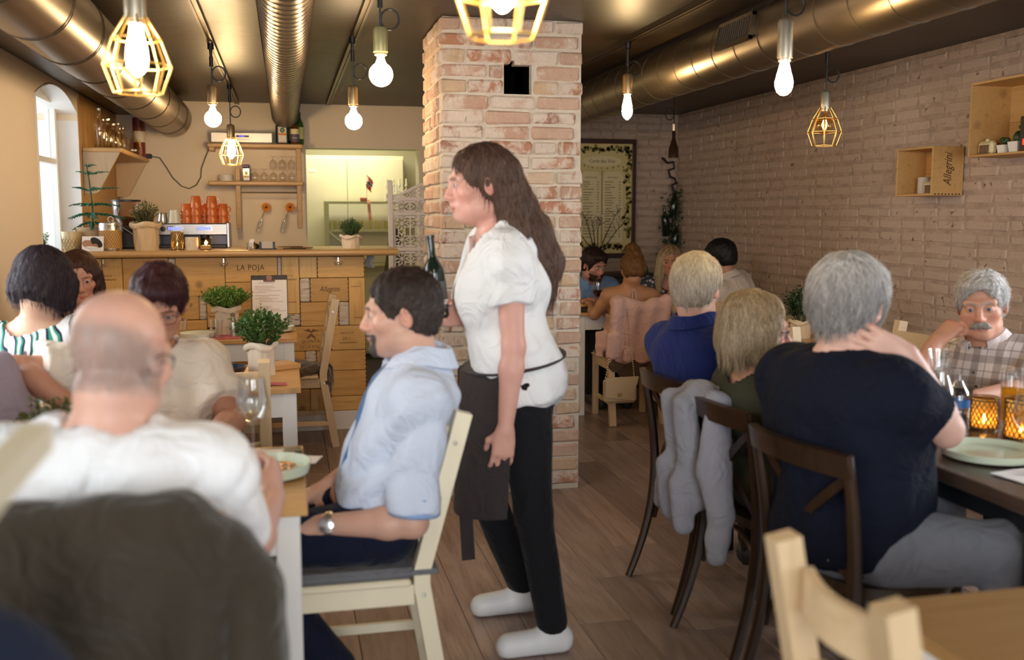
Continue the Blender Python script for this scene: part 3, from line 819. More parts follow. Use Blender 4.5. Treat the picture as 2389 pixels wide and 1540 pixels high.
# ------------------------------------------------------------ things standing on the bar
potted('potted_plant', 'olive leafy plant in a brown paper bag on the bar beside the coffee machine', (-.866, 6.72, ZT), .083, .175, .155, .10, 95, .017, plain('olive_leaf', (0.16, 0.15, 0.045), 0.45, var=.6, nscale=50), KRAFT, 21)
potted('potted_plant', 'small round green plant in a crumpled paper bag on the right end of the bar', (.425, 6.76, ZT), .062, .085, .125, .085, 110, .014, plain('thyme_leaf', (0.06, 0.15, 0.05), 0.5, var=.6, nscale=60), KRAFT_L, 22, fill=260)
# norfolk pine in a woven pot
PINE = plain('pine_green', (0.045, 0.20, 0.12), 0.5, var=.35, nscale=30)
t = thing('norfolk_pine', 'young tiered pine with blue green branches in a woven pot by the window', 'plant', (-1.20, 6.82, ZT))
WOVEN = plain('woven_wrap', (0.50, 0.33, 0.20), 0.75, var=.2, nscale=60, bump=.6, bscale=120)
obj('pot', MB().lathe([(.105, 0), (.116, .14), (.112, .145), (.106, .135)], 32), WOVEN, t)
obj('soil', MB().lathe([(.108, .125), (0, .13)], 24), SOIL, t)
obj('trunk', MB().tube([(0, 0, .12), (.004, 0, .28), (-.006, 0, .42), (-.018, 0, .53)], [.008, .006, .005, .003], 8), plain('pine_trunk', (0.03, 0.07, 0.035), .7), t)
rg = np.random.RandomState(4)
for z, L, nb, dr in ((.525, .04, 4, .01), (.475, .115, 4, .02), (.375, .17, 5, .02), (.29, .185, 5, -.01), (.235, .21, 6, -.035), (.18, .185, 6, -.05)):
    for k in range(nb):
        a = 2 * PI * (k + .12) / nb + z * 3
        mb = MB(); dx, dy = math.cos(a), math.sin(a)
        if dx < -.2 : L2 = L * .72
        else: L2 = L
        tip = np.array([dx * L2, dy * L2, z + dr]); b = np.array([-.012 * (z / .5), 0, z]); m = (b + tip) / 2 + np.array([0, 0, .012])
        mb.tube([b, m, tip], [.0035, .0028, .0012], 5)
        n = int(L2 / .0028)
        for q in range(n):
            f = .12 + .88 * q / n; p = (1 - f) ** 2 * b + 2 * f * (1 - f) * m + f * f * tip
            for sg in (-1, 1):
                s = np.array([-dy, dx, 0]) * sg
                d = s * .8 + np.array([dx, dy, 0]) * .55 + np.array([0, 0, rg.uniform(-.75, .45)]); d /= np.linalg.norm(d)
                ln = (.036 if z < .3 else .021) * (1 - .55 * f) * rg.uniform(.7, 1.2)
                w = np.cross(d, [0, 0, 1]) * .0042
                mb.add([p - w, p + w, p + d * ln], [(0, 1, 2)])
        obj('branch', mb, PINE, t, False)
# gold patterned pot, woven canister, photo card
def lattice(name, r, h, nx, ny, mat, z0=0.0, rad=.0014):
    mb = MB()
    for k in range(nx):
        for sg in (-1, 1):
            mb.tube([(r * math.cos(2 * PI * (k + sg * q * ny / 12.0) / nx), r * math.sin(2 * PI * (k + sg * q * ny / 12.0) / nx), z0 + h * q / 12) for q in range(13)], rad, 4, caps=False)
    return mb
GOLD = plain('gold_metal', (0.55, 0.36, 0.11), 0.35, .9, var=.1)
t = thing('gold_pot', 'pale gold pot with a diamond lattice on the bar left of the woven pot', 'pot', (-1.305, 6.70, ZT))
obj('vessel', MB().lathe([(.05, 0), (.06, .12), (.057, .12), (.048, .004)], 28), plain('pale_gold', (0.62, 0.50, 0.30), .4, .3), t)
o = obj('lattice', lattice('l', .0565, .115, 16, 3, GOLD, .003), GOLD, t); o['kind'] = 'stuff'
t = thing('canister', 'cane-wrapped metal ice bucket with tongs on the bar beside the dog photo', 'bucket', (-1.075, 6.68, ZT))
obj('vessel', MB().lathe([(.062, 0), (.066, .012), (.066, .155), (.062, .162), (.055, .16)], 32), STEEL, t)
CANE = plain('cane_webbing', (0.60, 0.36, 0.12), .6, var=.15, nscale=50)
obj('cane_wrap', MB().lathe([(.0675, .016), (.0675, .128)], 32, caps=False), CANE, t)
o = obj('cane_weave', lattice('c', .0685, .108, 26, 4, CANE, .018, .0012), plain('cane_dark', (0.30, 0.16, 0.05), .6), t); o['kind'] = 'stuff'
obj('lid', MB().lathe([(.064, .160), (.062, .172), (.02, .178), (0, .179)], 32), STEEL, t)
obj('handle', MB().tube([(.008 + .016 * math.cos(a), 0, .195 + .018 * math.sin(a)) for a in [2 * PI * k / 16 for k in range(16)]], .003, 6, closed=True).tube([(.018, -.03, .19), (.08, -.055, .15), (.15, -.06, .10)], .003, 6), STEEL, t)
t = thing('photo_card', 'white photo card of a sleeping puppy standing on the bar', 'photo', (-1.165, 6.585, ZT), R(-4))
obj('card', MB().cbox((0, .012, .046), (.128, .002, .092), np.array(Matrix.Rotation(R(-12), 3, 'X'))), PAPER, t, False)
pr_ = MB()
M12 = np.array(Matrix.Rotation(R(-12), 3, 'X'))
def blot(pts, dy, mat, nm):
    mb = MB(); poly = pts; mb.prism(poly, -.0004, .0004, 'XZ'); V = np.vstack(mb.v) @ M12.T + np.array([0, .0105 - dy, .046]); q = MB().add(V, mb.f); obj(nm, q, mat, t, False)
ell = lambda cx, cz, a, b, n=16, ph=0: [(cx + a * math.cos(2 * PI * k / n) * math.cos(ph) - b * math.sin(2 * PI * k / n) * math.sin(ph), cz + a * math.cos(2 * PI * k / n) * math.sin(ph) + b * math.sin(2 * PI * k / n) * math.cos(ph)) for k in range(n)]
blot(ell(-.02, -.005, .045, .026, ph=-.3), .0010, plain('puppy_tan', (0.42, 0.22, 0.13), .8), 'print')
blot(ell(.022, .008, .042, .024, ph=-.7), .0016, plain('puppy_black', (0.02, 0.015, 0.015), .8), 'print')
blot(ell(.018, -.012, .016, .011, ph=-.6), .0022, plain('puppy_brown', (0.40, 0.17, 0.07), .8), 'print')
blot(ell(-.002, -.024, .04, .008, ph=-.1), .0026, plain('puppy_white', (0.75, 0.72, 0.70), .8), 'print')
# coffee grinder behind
t = thing('coffee_grinder', 'coffee grinder with a clear bean hopper behind the ice bucket', 'grinder', (-1.03, 7.08, ZT))
obj('body', MB().rbox(-.07, .07, -.09, .09, 0, .11, .01).lathe([(.05, .11), (.055, .15)], 20), BLACK, t)
obj('hopper', MB().lathe([(.045, .15), (.085, .22), (.09, .31)], 28, caps=False), glass('smoked_glass', (0.75, 0.62, 0.52)), t)
obj('beans', MB().lathe([(0, .152), (.046, .154), (.07, .20), (.0, .215)], 20), plain('coffee_beans', (0.06, 0.025, 0.012), .5, var=.4, nscale=90, bump=.8, bscale=140), t)
obj('lid', MB().lathe([(.094, .31), (.094, .322), (0, .326)], 28), BLACK, t)
# coffee machine
t = thing('coffee_machine', 'wide steel espresso machine with two blue lit button strips on the bar', 'coffee machine', (-.615, 7.16, ZT))
mb = MB().rbox(-.235, .235, -.05, .19, .085, .165, .006).rbox(-.235, .235, .02, .19, 0, .09, .004).rbox(.222, .242, -.06, .19, 0, .17, .004)
obj('body', mb, plain('machine_steel', (.34, .32, .30), .3, 1.0, var=.05), t, False)
obj('drip_tray', MB().rbox(-.23, .22, -.07, .02, 0, .022, .004), BLACK, t, False)
obj('back_panel', MB().box(-.22, .22, .012, .019, .02, .088), plain('dark_steel', (0.05, 0.05, 0.06), .3, .8), t, False)
for x in (-.115, .075):
    p = obj('button_panel', MB().prism([(x + .055 * math.copysign(abs(math.cos(a)) ** .5, math.cos(a)), .132 + .019 * math.copysign(abs(math.sin(a)) ** .6, math.sin(a))) for a in [2 * PI * k / 24 for k in range(24)]], -.056, -.048, 'XZ'), plain('chrome', (.8, .8, .8), .12, 1.0), t)
    b = MB()
    for k in range(6): b.rbox(x - .042 + k * .0145, x - .031 + k * .0145, -.058, -.054, .122, .141, .002)
    obj('lit_buttons', b, glow('blue_leds', (0.06, 0.08, 1.0), 6.0), p, False)
obj('knob', MB().lathe([(.017, 0), (.017, .02), (0, .022)], 20, (-.19, -.05, .128), axis=(0, -1, 0)), BLACK, t)
ph_ = MB()
for x in (-.115, .075): ph_.lathe([(.03, .085), (.03, .06), (.022, .05)], 20, (x, -.02, 0)).tube([(x, -.05, .065), (x + .02, -.14, .06)], .009, 8)
obj('portafilter', ph_, BLACK, t)
o_mugs = thing('orange_mug', 'x', 'cup', (0, 0, 0), 0, 'orange mugs stacked upside down on the coffee machine')
TERRA = plain('terracotta_glaze', (0.60, 0.15, 0.035), .18, var=.12)
obj('cup_body', MB().lathe([(.040, 0), (.0385, .02), (.030, .078), (.026, .082), (0, .083)], 24).lathe([(.0375, .0), (.036, .02), (.0, .03)], 20, caps=False), TERRA, o_mugs)
obj('handle', MB().tube([(.034 + .02 * math.sin(a), 0, .042 - .02 * math.cos(a)) for a in [PI * k / 8 for k in range(9)]], .0045, 6), TERRA, o_mugs)
mug_spots = []
for col, (x, n, y) in enumerate(((-.66, 2, 7.20), (-.595, 3, 7.19), (-.545, 2, 7.27), (-.49, 3, 7.19), (-.42, 2, 7.20))):
    for k in range(n): mug_spots.append((x, y, ZT + .166 + k * .052, col, k, n))
nm_col = ['first column from the left', 'tall left column', 'rear middle column', 'tall right column', 'rightmost column']
nm_row = {2: ['bottom', 'top'], 3: ['bottom', 'middle', 'top']}
for q, (x, y, z, c, k, n) in enumerate(mug_spots):
    lab = 'orange mug upside down, %s of the %s on the coffee machine' % (nm_row[n][k], nm_col[c])
    if q == 0: o_mugs.location = (x, y, z); o_mugs.rotation_euler = (0, 0, -.4); o_mugs['label'] = lab
    else: dup(o_mugs, lab, (x, y, z), (-.5 + .9 * ((q * 7) % 5) / 5))
t = thing('white_mug', 'white mug upside down on the coffee machine beside the orange mugs', 'cup', (-.735, 7.18, ZT + .166))
obj('cup_body', MB().lathe([(.043, 0), (.040, .02), (.031, .088), (0, .092)], 24), CHINA, t)
obj('handle', MB().tube([(.037 + .022 * math.sin(a), 0, .045 - .022 * math.cos(a)) for a in [PI * k / 8 for k in range(9)]], .0045, 6), CHINA, t)
t = thing('milk_jug', 'small steel milk jug on the coffee machine left of the white mug', 'jug', (-.815, 7.2, ZT + .166))
obj('vessel', MB().lathe([(.03, 0), (.034, .02), (.026, .06), (.03, .072)], 24), STEEL, t)
# candle holders on the bar
CANDLE = glow('candle_flame', (1.0, 0.62, 0.22), 130)
def amber_mat():
    t = NT('amber_lantern_glass')
    tr = t.n('ShaderNodeBsdfTransparent', Color=(1, .72, .32, 1)); tl = t.n('ShaderNodeBsdfTranslucent', Color=(1.0, .55, .12, 1))
    b = t.n('ShaderNodeMixShader', Fac=.55); t.t.links.new(tr.outputs[0], b.inputs[1]); t.t.links.new(tl.outputs[0], b.inputs[2]); t.t.links.new(b.outputs[0], t.out.inputs[0])
    return t.m
AMBER_T = amber_mat()
def lantern(label, loc, r, h, n=18, ny=4, flame_y=0.0, glassmat=AMBER_T, flame=None, bronze=None):
    t = thing('candle_lantern', label, 'lantern', loc, 0, 'pierced metal candle lanterns')
    obj('glass_cup', MB().lathe([(r - .004, .004), (r - .004, h * .98)], 28, caps=False), glassmat, t)
    obj('base', MB().lathe([(r, 0), (r, .008), (0, .009)], 28), plain('lantern_bronze', (0.12, 0.08, 0.03), .4, .7), t)
    mb = lattice('f', r, h - .008, n, ny, None, .004, .0017)
    for z in (h, h * .93): mb.tube([(r * math.cos(2 * PI * k / 28), r * math.sin(2 * PI * k / 28), z) for k in range(28)], .002, 5, closed=True)
    o = obj('fretwork', mb, bronze or plain('lantern_bronze', (0.12, 0.08, 0.03), .4, .7), t); o['kind'] = 'stuff'
    c = obj('tealight', MB().lathe([(.019, .009), (.019, .022), (0, .021)], 16), WHITE_P, t)
    obj('flame', MB().lathe([(0, .022), (.0045, .03), (.0035, .040), (0, .052)], 10), flame or CANDLE, c)
    return t
lantern('tall slim gold lattice lantern on the bar before the coffee machine', (-.677, 6.70, ZT), .038, .115, glassmat=glass('lantern_clear', (.80, .70, .52)), flame=glow('small_flame', (1.0, 0.62, 0.22), 30), bronze=GOLD)
t = thing('bark_candle', 'short candle holder wrapped in birch bark on the bar', 'candle', (-.585, 6.66, ZT))
obj('bark_sleeve', MB().lathe([(.040, 0), (.041, .04), (.040, .082), (.034, .082), (.033, .06)], 28), plain('bark_paper', (0.72, 0.62, 0.48), .8, var=.25, nscale=30, bump=.7, bscale=50), t)
t = thing('glass_votive', 'square glass votive with a lit star flame on the bar before the coffee machine', 'candle', (-.50, 6.67, ZT))
obj('cup', MB().rbox(-.036, .036, -.036, .036, 0, .08, .006), glass('tea_glass', (0.80, 0.62, 0.42)), t)
obj('wax', MB().rbox(-.03, .03, -.03, .03, .003, .03, .004), WHITE_P, t, False)
obj('flame', MB().lathe([(0, .031), (.008, .04), (.006, .05), (0, .062)], 10), CANDLE, t)
t = thing('shot_glass', 'small faceted shot glass holding paper sachets on the bar', 'glass', (-.222, 6.64, ZT))
obj('cup', MB().lathe([(.018, 0), (.022, .046), (.020, .046), (.016, .006)], 10), GLASS, t)
obj('sachets', MB().cbox((.008, 0, .045), (.02, .004, .05), np.array(Matrix.Rotation(.4, 3, 'Y'))).cbox((.002, .006, .04), (.02, .003, .05), np.array(Matrix.Rotation(.15, 3, 'Y'))), PAPER, t, False)
t = thing('card_holder', 'black card holder with a pale business card on the bar', 'card holder', (-.118, 6.66, ZT))
obj('base', MB().rbox(-.06, .06, -.02, .03, 0, .008, .002).rbox(-.05, -.036, -.018, .012, 0, .05, .002).rbox(.036, .05, -.018, .012, 0, .05, .002), BLACK, t, False)
obj('card', MB().box(-.036, .036, -.006, .002, .008, .052), plain('grey_card', (0.55, 0.5, 0.45), .8), t, False)
t = thing('service_bell', 'round dark service bell on the bar behind the shot glass', 'bell', (-.205, 6.76, ZT))
obj('dome', MB().lathe([(.045, .0), (.043, .012), (.03, .034), (.006, .042), (.006, .05), (0, .051)], 24), plain('bell_bronze', (0.2, 0.13, 0.06), .3, .9), t)
MENU = plain('brown_menu_cover', (0.14, 0.075, 0.035), .6)
for k, (x, y, z, a) in enumerate(((.055, 6.72, 0, .1), (.10, 6.70, .006, -.15), (.03, 6.74, .012, .35))):
    t = thing('menu_folder', ['closed brown menu at the bottom of the pile on the bar', 'brown menu in the middle of the pile on the bar', 'brown menu on top of the pile on the bar'][k], 'menu', (x, y, ZT + z), a, 'menus lying on the bar')
    obj('cover', MB().rbox(-.07, .07, -.045, .045, 0, .006, .002), MENU, t, False)
# ornaments at the window end
t = thing('window_plant', 'small leafy plant in a brass pot on the window sill', 'plant', (-1.50, 6.62, 1.06))
obj('pot', MB().lathe([(.04, 0), (.058, .05), (.05, .1), (.045, .1)], 20), GOLD, t)
lv, st = MB(), MB(); rg = np.random.RandomState(8); sprigs(lv, st, rg, 50, (0, 0, .09), .22, .10, .022)
o = obj('foliage', lv, LEAF_L, t, False); o['kind'] = 'stuff'
o = obj('stems', st, plain('stem_green', (0.1, .09, .03)), t); o['kind'] = 'stuff'
t = thing('picture_block', 'white square picture block leaning on edge in the window', 'picture', (-1.43, 6.36, 1.06))
obj('block', MB().cbox((0, 0, .16), (.03, .15, .15), np.array(Matrix.Rotation(R(45), 3, 'X'))).box(-.03, .03, -.03, .03, 0, .05), WHITE_P, t, False)

# ------------------------------------------------------------ left wall shelf with bottles
W_PANEL = wood('honey_wall_panel', (0.42, 0.24, 0.08), (0.50, 0.30, 0.11), (0.36, 0.19, 0.06), 'Z', .5)
tag(obj('wall_panel', MB().box(WX, WX + .012, 7.50, 9.06, 1.05, 2.27), W_PANEL, None, False), 'honey wooden wall panel between arched window and back corner', 'panel')
t = thing('bottle_shelf', 'oak shelf with two tapering brackets on the left wall beside the window', 'shelf', (WX + .012, 7.52, 0))
obj('board', MB().rbox(0, .262, 0, 1.46, 1.872, 1.905, .006), W_SHELF, t, False)
PALE_BRK = wood('bracket_ply', (0.58, 0.42, 0.26), (0.64, 0.48, 0.31), (0.52, 0.36, 0.21), 'Z', .5)
for y in (.0, 1.40):
    obj('bracket', MB().prism([(0.002, 1.872), (.245, 1.872), (.10, 1.60), (.075, 1.585), (.002, 1.585)], y, y + .03, 'XZ'), PALE_BRK, t, False)
def bottle_prof(r, h, nr=.013, sh=.62):
    return [(r * .85, 0), (r, .008), (r, h * sh), (r * .9, h * (sh + .06)), (nr * 1.3, h * (sh + .17)), (nr, h * (sh + .22)), (nr, h * .96), (nr * 1.15, h * .965), (nr * 1.15, h)]
CLEARB = glass('bottle_glass', (0.96, 0.93, 0.84))
b0 = thing('swing_bottle', 'clear bottle with a stopper nearest the window on the oak wall shelf', 'bottle', (-1.26, 7.60, 1.905), 0, 'empty glass bottles on the oak wall shelf')
obj('vessel', MB().lathe(bottle_prof(.042, .26), 20), CLEARB, b0); obj('stopper', MB().lathe([(.014, .26), (.016, .275), (0, .285)], 12), STEEL, b0)
names = 'second third fourth fifth sixth seventh eighth ninth'.split()
for k in range(8): dup(b0, 'clear bottle, %s from the window on the oak wall shelf' % names[k], (-1.265 + .01 * (k % 2), 7.76 + k * .125, 1.905), k * 1.3, scale=(.92, .92, .78 + .05 * (k % 3)))
t = thing('round_decanter', 'round glass decanter at the far front of the oak wall shelf', 'decanter', (-1.19, 8.72, 1.905))
obj('vessel', MB().lathe([(.045, 0), (.062, .03), (.06, .08), (.035, .13), (.016, .16), (.014, .20), (.02, .205)], 24), CLEARB, t)
obj('tag_label', MB().ball((.05, -.03, .11), .02, 10, 8, (.3, 1, 1.4)), plain('yellow_tag', (.8, .55, .08), .5), t)
t = thing('gift_tube', 'tall dark red bottle gift tube in the corner of the oak wall shelf', 'tube', (-1.17, 8.90, 1.905))
obj('tube', MB().lathe([(.048, 0), (.048, .33), (0, .331)], 24), plain('dark_red_tin', (0.22, 0.035, 0.02), .4), t)
obj('paper_label', MB().lathe([(.0486, .13), (.0486, .22)], 24, caps=False), KRAFT_L, t)
# cable across the back wall
cb = MB().tube([(-1.10, 9.04, 1.93), (-1.03, 9.055, 1.92), (-.98, 9.06, 1.84), (-.93, 9.06, 1.75), (-.86, 9.06, 1.68), (-.80, 9.06, 1.66), (-.74, 9.06, 1.69), (-.70, 9.06, 1.76), (-.695, 9.06, 1.83), (-.66, 9.06, 1.92), (-.625, 9.05, 2.0)], .005, 6)
tag(obj('power_cable', cb, plain('olive_cable', (0.10, 0.08, 0.04), .5)), 'thin dark cable drooping across the back wall between the shelves', 'cable')
tag(obj('cable_plug', MB().rbox(-1.16, -1.09, 9.02, 9.055, 1.91, 1.95, .006), BLACK), 'black plug at the left end of the drooping wall cable', 'plug')

# ------------------------------------------------------------ back wall shelf unit
t = thing('wall_shelf_unit', 'two-tier oak wall shelf with two long uprights beside the kitchen opening', 'shelf', (0, 9.07, 0))
for z in (2.0, 1.685): obj('shelf_board', MB().rbox(-.625, .165, -.245, -.003, z, z + .036, .008), W_SHELF, t, False)
obj('upright', MB().rbox(-.405, -.363, -.22, -.185, 1.318, 1.685, .004).rbox(-.405, -.363, -.22, -.185, 1.721, 1.83, .004), W_SHELF, t, False)
obj('upright', MB().rbox(.105, .147, -.22, -.185, 1.318, 2.0, .004), W_SHELF, t, False)
obj('rail', MB().tube([(-.363, -.2, 1.625), (.105, -.2, 1.625)], .007, 8), STEEL, t)
obj('bracket', MB().box(-.405, -.363, -.185, -.003, 1.66, 1.685).box(.105, .147, -.185, -.003, 1.66, 1.685).box(.105, .147, -.185, -.003, 1.975, 2.0).box(-.61, -.57, -.22, -.003, 1.975, 2.0), W_SHELF, t, False)
t = thing('media_box', 'pale silver stereo box with a small blue display on the top oak shelf', 'stereo', (-.335, 8.93, 2.036))
obj('body', MB().rbox(-.255, .245, -.11, .11, .006, .088, .004), plain('champagne_metal', (0.60, 0.55, 0.48), .4, .5), t, False)
obj('display', MB().rbox(-.05, .055, -.114, -.108, .05, .066, .002), BLACK, t, False)
obj('display_digits', MB().box(-.026, -.016, -.1155, -.114, .054, .062).box(-.012, .016, -.1155, -.114, .054, .062), glow('display_blue', (0.12, 0.12, 1.0), 2.0), t, False)
obj('slot', MB().box(-.05, .06, -.1115, -.1095, .030, .033), BLACK, t, False)
obj('base', MB().box(-.245, .235, -.10, .10, 0, .006), BLACK, t, False)
DBOT = plain('green_black_glass', (0.008, 0.016, 0.010), .1)
t = thing('liqueur_bottle', 'square dark green liqueur bottle with a cream label on the top oak shelf', 'bottle', (-.005, 8.89, 2.036))
obj('vessel', MB().rbox(-.055, .055, -.035, .035, 0, .165, .012).lathe([(.05, .16), (.022, .20), (.014, .22), (.014, .27)], 20), DBOT, t)
lb = obj('paper_label', MB().rbox(-.034, .034, -.0375, -.034, .012, .145, .002), plain('cream_label', (.75, .70, .58), .7), t, False)
obj('label_print', MB().box(-.033, .033, -.0385, -.0375, .075, .092).box(-.026, .026, -.0382, -.0375, .016, .022), plain('label_orange', (.72, .22, .04), .7), lb, False)
obj('label_emblem', MB().lathe([(.021, 0), (.021, .001)], 20, (0, -.0372, .117), axis=(0, -1, 0)), plain('label_green', (.07, .13, .03), .7), lb, False)
obj('label_stag', MB().prism([(-.012, .012), (-.007, .004), (-.003, .01), (0, .0), (.003, .01), (.007, .004), (.012, .012), (.006, -.006), (0, -.014), (-.006, -.006)], -.0392, -.0384, 'XZ'), plain('label_grey', (.35, .33, .27), .7), lb, False, loc=(0, 0, .117))
t = thing('amber_liqueur', 'round bottle with a cream and purple label on the top oak shelf', 'bottle', (.098, 8.87, 2.036))
obj('vessel', MB().lathe(bottle_prof(.036, .22, .013, .6), 24), plain('amber_spirit', (0.10, 0.035, 0.01), .1), t)
obj('paper_label', MB().lathe([(.0366, .085), (.0366, .128)], 24, caps=False), plain('cream_label_2', (.78, .66, .35), .7), t)
obj('paper_label', MB().lathe([(.0366, .02), (.0366, .083)], 24, caps=False), plain('purple_label', (.12, .08, .12), .6), t)
obj('label_script', MB().tube([(-.022 + .0022 * k, -.0375 - .0012 * math.cos((k - 10) * .12), .053 + .006 * math.sin(k * 1.9)) for k in range(21)], .0012, 4), PAPER, t)
t = thing('wine_bottle', 'green wine bottle with a pale label behind the liqueurs on the top shelf', 'bottle', (.14, 8.95, 2.036))
obj('vessel', MB().lathe(bottle_prof(.036, .28, .013, .6), 24), plain('green_glass', (0.03, 0.09, 0.02), .1), t)
obj('paper_label', MB().lathe([(.0366, .05), (.0366, .15)], 24, caps=False), plain('lime_label', (.55, .58, .22), .7), t)
t = thing('wine_bottle', 'brown-labelled bottle standing between the two liqueurs on the top shelf', 'bottle', (.052, 8.95, 2.036))
obj('vessel', MB().lathe(bottle_prof(.032, .26, .013, .6), 24), DBOT, t)
obj('paper_label', MB().lathe([(.0326, .04), (.0326, .14)], 24, caps=False), plain('brown_label', (.30, .20, .12), .7), t)
t = thing('side_plates', 'short white round box on the lower oak shelf left of the upright', 'box', (-.485, 8.93, 1.721))
obj('body', MB().lathe([(.06, 0), (.063, .002), (.063, .052), (.058, .056), (0, .056)], 28), plain('grey_ceramic', (.66, .62, .52), .5), t)
t = thing('coffee_jar', 'brown coffee jar with a purple lid on the lower oak shelf', 'jar', (-.315, 8.93, 1.721))
obj('vessel', MB().rbox(-.034, .034, -.03, .03, 0, .115, .008), plain('coffee_glass', (0.07, 0.025, 0.012), .12), t)
obj('lid', MB().rbox(-.032, .032, -.028, .028, .115, .142, .008), plain('purple_lid', (.06, .035, .16), .4), t)
obj('paper_label', MB().box(-.022, .022, -.0315, -.03, .03, .048).box(-.012, .012, -.0315, -.03, .055, .085), plain('gold_label', (.65, .42, .15), .5), t, False)
g0 = thing('stem_glass', 'upturned stem glass', 'glass', (0, 0, 0), 0, 'upturned glasses on the lower oak shelf')
obj('bowl', MB().lathe([(.030, 0), (.034, .02), (.036, .045), (.026, .068), (.006, .078), (.0035, .082), (.0035, .098), (.03, .104), (.031, .106), (0, .106)], 24, caps=False), glass('shelf_glass', (0.95, 0.93, 0.9)), g0)
first = True
words_ = 'leftmost second middle fourth rightmost'.split()
for row, n, x0, z in ((0, 5, -.245, 1.721), (1, 3, -.09, 1.829)):
    for k in range(n):
        x = x0 + k * .078
        lab = 'upturned stem glass, %s in the %s row on the lower oak shelf' % (words_[k] if n == 5 else ['leftmost', 'middle', 'rightmost'][k], ['bottom', 'upper'][row])
        if first: g0.location = (x, 8.92, z); g0['label'] = lab; first = False
        else: dup(g0, lab, (x, 8.92, z))
ORANGE = plain('gerbera_orange', (.85, .32, .05), .6, var=.3, nscale=30)
for k, x in enumerate((-.235, -.03)):
    t = thing('wall_vase', ['slanting wall bottle vase with an orange gerbera, left of the pair', 'slanting wall bottle vase with an orange gerbera, right of the pair nearer the kitchen opening'][k], 'vase', (x, 9.04, 1.28), 0, 'bottle vases under the shelf')
    ax = Vector((.30, -.05, 1)).normalized()
    obj('bottle', MB().lathe([(.024, 0), (.027, .01), (.027, .09), (.012, .13), (.011, .165), (.013, .168)], 20, axis=ax), GLASS, t)
    hd = np.array([.075, -.04, .22])
    obj('stem', MB().tube([(.008, 0, .03), (.04, -.01, .14), tuple(hd)], .0025, 6), plain('flower_stem', (.16, .22, .04), .6), t)
    fl_ = MB(); rgp = np.random.RandomState(k); nrm = np.array([.35, -1, .15]) if k == 0 else np.array([-.2, -1, .25]); nrm = nrm / np.linalg.norm(nrm)
    uu = np.cross(nrm, [0, 0, 1]); uu /= np.linalg.norm(uu); ww = np.cross(uu, nrm)
    for lay_, L in ((0, .048), (1, .036)):
        for q in range(18):
            a = 2 * PI * (q + lay_ * .5) / 18; d = uu * math.cos(a) + ww * math.sin(a); s = np.cross(d, nrm) * .007
            p0 = hd + d * .008 + nrm * .004 * lay_; p1 = hd + d * L * .6 + nrm * (.008 + .004 * lay_); p2 = hd + d * L + nrm * .002
            fl_.add([p0 - s * .4, p0 + s * .4, p1 + s, p2, p1 - s], [(0, 1, 2, 3, 4)])
    h_ = obj('flower', fl_, ORANGE, t, False)
    obj('flower_heart', MB().ball(tuple(hd + nrm * .006), .012, 10, 8), plain('gerbera_heart', (.12, .05, .01), .8), h_)

# ------------------------------------------------------------ kitchen seen through the opening
t = thing('tall_cabinet', 'tall pale cabinet wall in the kitchen behind the opening', 'cabinet', (0, 10.30, 0))
obj('body', MB().rbox(-.2, 1.20, .02, .40, 0, 2.03, .004), KM, t, False)
obj('door', MB().rbox(-.2, .62, 0, .02, .02, 2.0, .003), KM, t, False); obj('door', MB().rbox(.625, 1.19, 0, .02, .02, 2.0, .003), KM, t, False)
obj('sticker', MB().rbox(.24, .31, -.003, 0, 1.86, 1.89, .002), PAPER, t, False)
GREENP = plain('pale_green_shelf', (0.55, 0.56, 0.33), .6, var=.03)
t = thing('kitchen_rack', 'pale green open rack with glasses in the kitchen', 'rack', (0, 10.0, 0))
for z in (1.57, 1.29, .95, .5): obj('shelf_board', MB().rbox(.40, 1.18, -.02, .24, z - .025, z, .003), GREENP, t, False)
for x in (.40, 1.15): obj('upright', MB().rbox(x - .02, x + .02, -.025, .24, 0, 1.57, .003), GREENP, t, False)
obj('brace', MB().tube([(.42, -.02, 1.26), (.78, -.02, .95)], .012, 6), GREENP, t)
kg = thing('kitchen_glass', 'drinking glass on the pale green kitchen rack, leftmost of its row', 'glass', (.46, 9.99, 1.29), 0, 'glasses on the kitchen rack')
obj('cup', MB().lathe([(.026, 0), (.034, .09), (.032, .09), (.024, .005)], 16), glass('kitchen_tumbler', (.97, .97, .85)), kg)
for k in range(1, 8): dup(kg, 'drinking glass on the pale green kitchen rack, %s from the left' % ['second', 'third', 'fourth', 'fifth', 'sixth', 'seventh', 'last'][k - 1], (.46 + k * .088, 9.99, 1.29))
t = thing('table_flag', 'small red flag with a blue and white cross on a stand in the kitchen', 'flag', (.795, 10.02, 1.57))
obj('pole', MB().tube([(0, 0, 0), (0, 0, .27)], .004, 6).lathe([(.03, 0), (.03, .012), (.005, .016)], 16), PAPER, t)
def flg(u, v): return (.004 + .05 * u + .012 * math.sin(6 * v), -.012 * math.sin(5 * u + 2 * v), .255 - .13 * v - .045 * u)
FR = plain('flag_red', (.62, .07, .03), .7)
f_ = obj('cloth', MB().sheet(flg, 10, 12, .002), FR, t)
obj('cross', MB().sheet(lambda u, v: tuple(np.array(flg(.22 + .26 * u, v)) + np.array([0, -.003, 0])), 4, 12, .001).sheet(lambda u, v: tuple(np.array(flg(u, .40 + .2 * v)) + np.array([0, -.003, 0])), 8, 4, .001), PAPER, f_)
obj('cross_inner', MB().sheet(lambda u, v: tuple(np.array(flg(.29 + .12 * u, v)) + np.array([0, -.005, 0])), 4, 12, .001).sheet(lambda u, v: tuple(np.array(flg(u, .45 + .1 * v)) + np.array([0, -.005, 0])), 8, 4, .001), plain('flag_navy', (.02, .03, .12), .7), f_)
t = thing('gift_ribbon', 'small parcel with a striped ribbon hanging off the kitchen rack', 'ribbon', (.76, 9.985, 1.57))
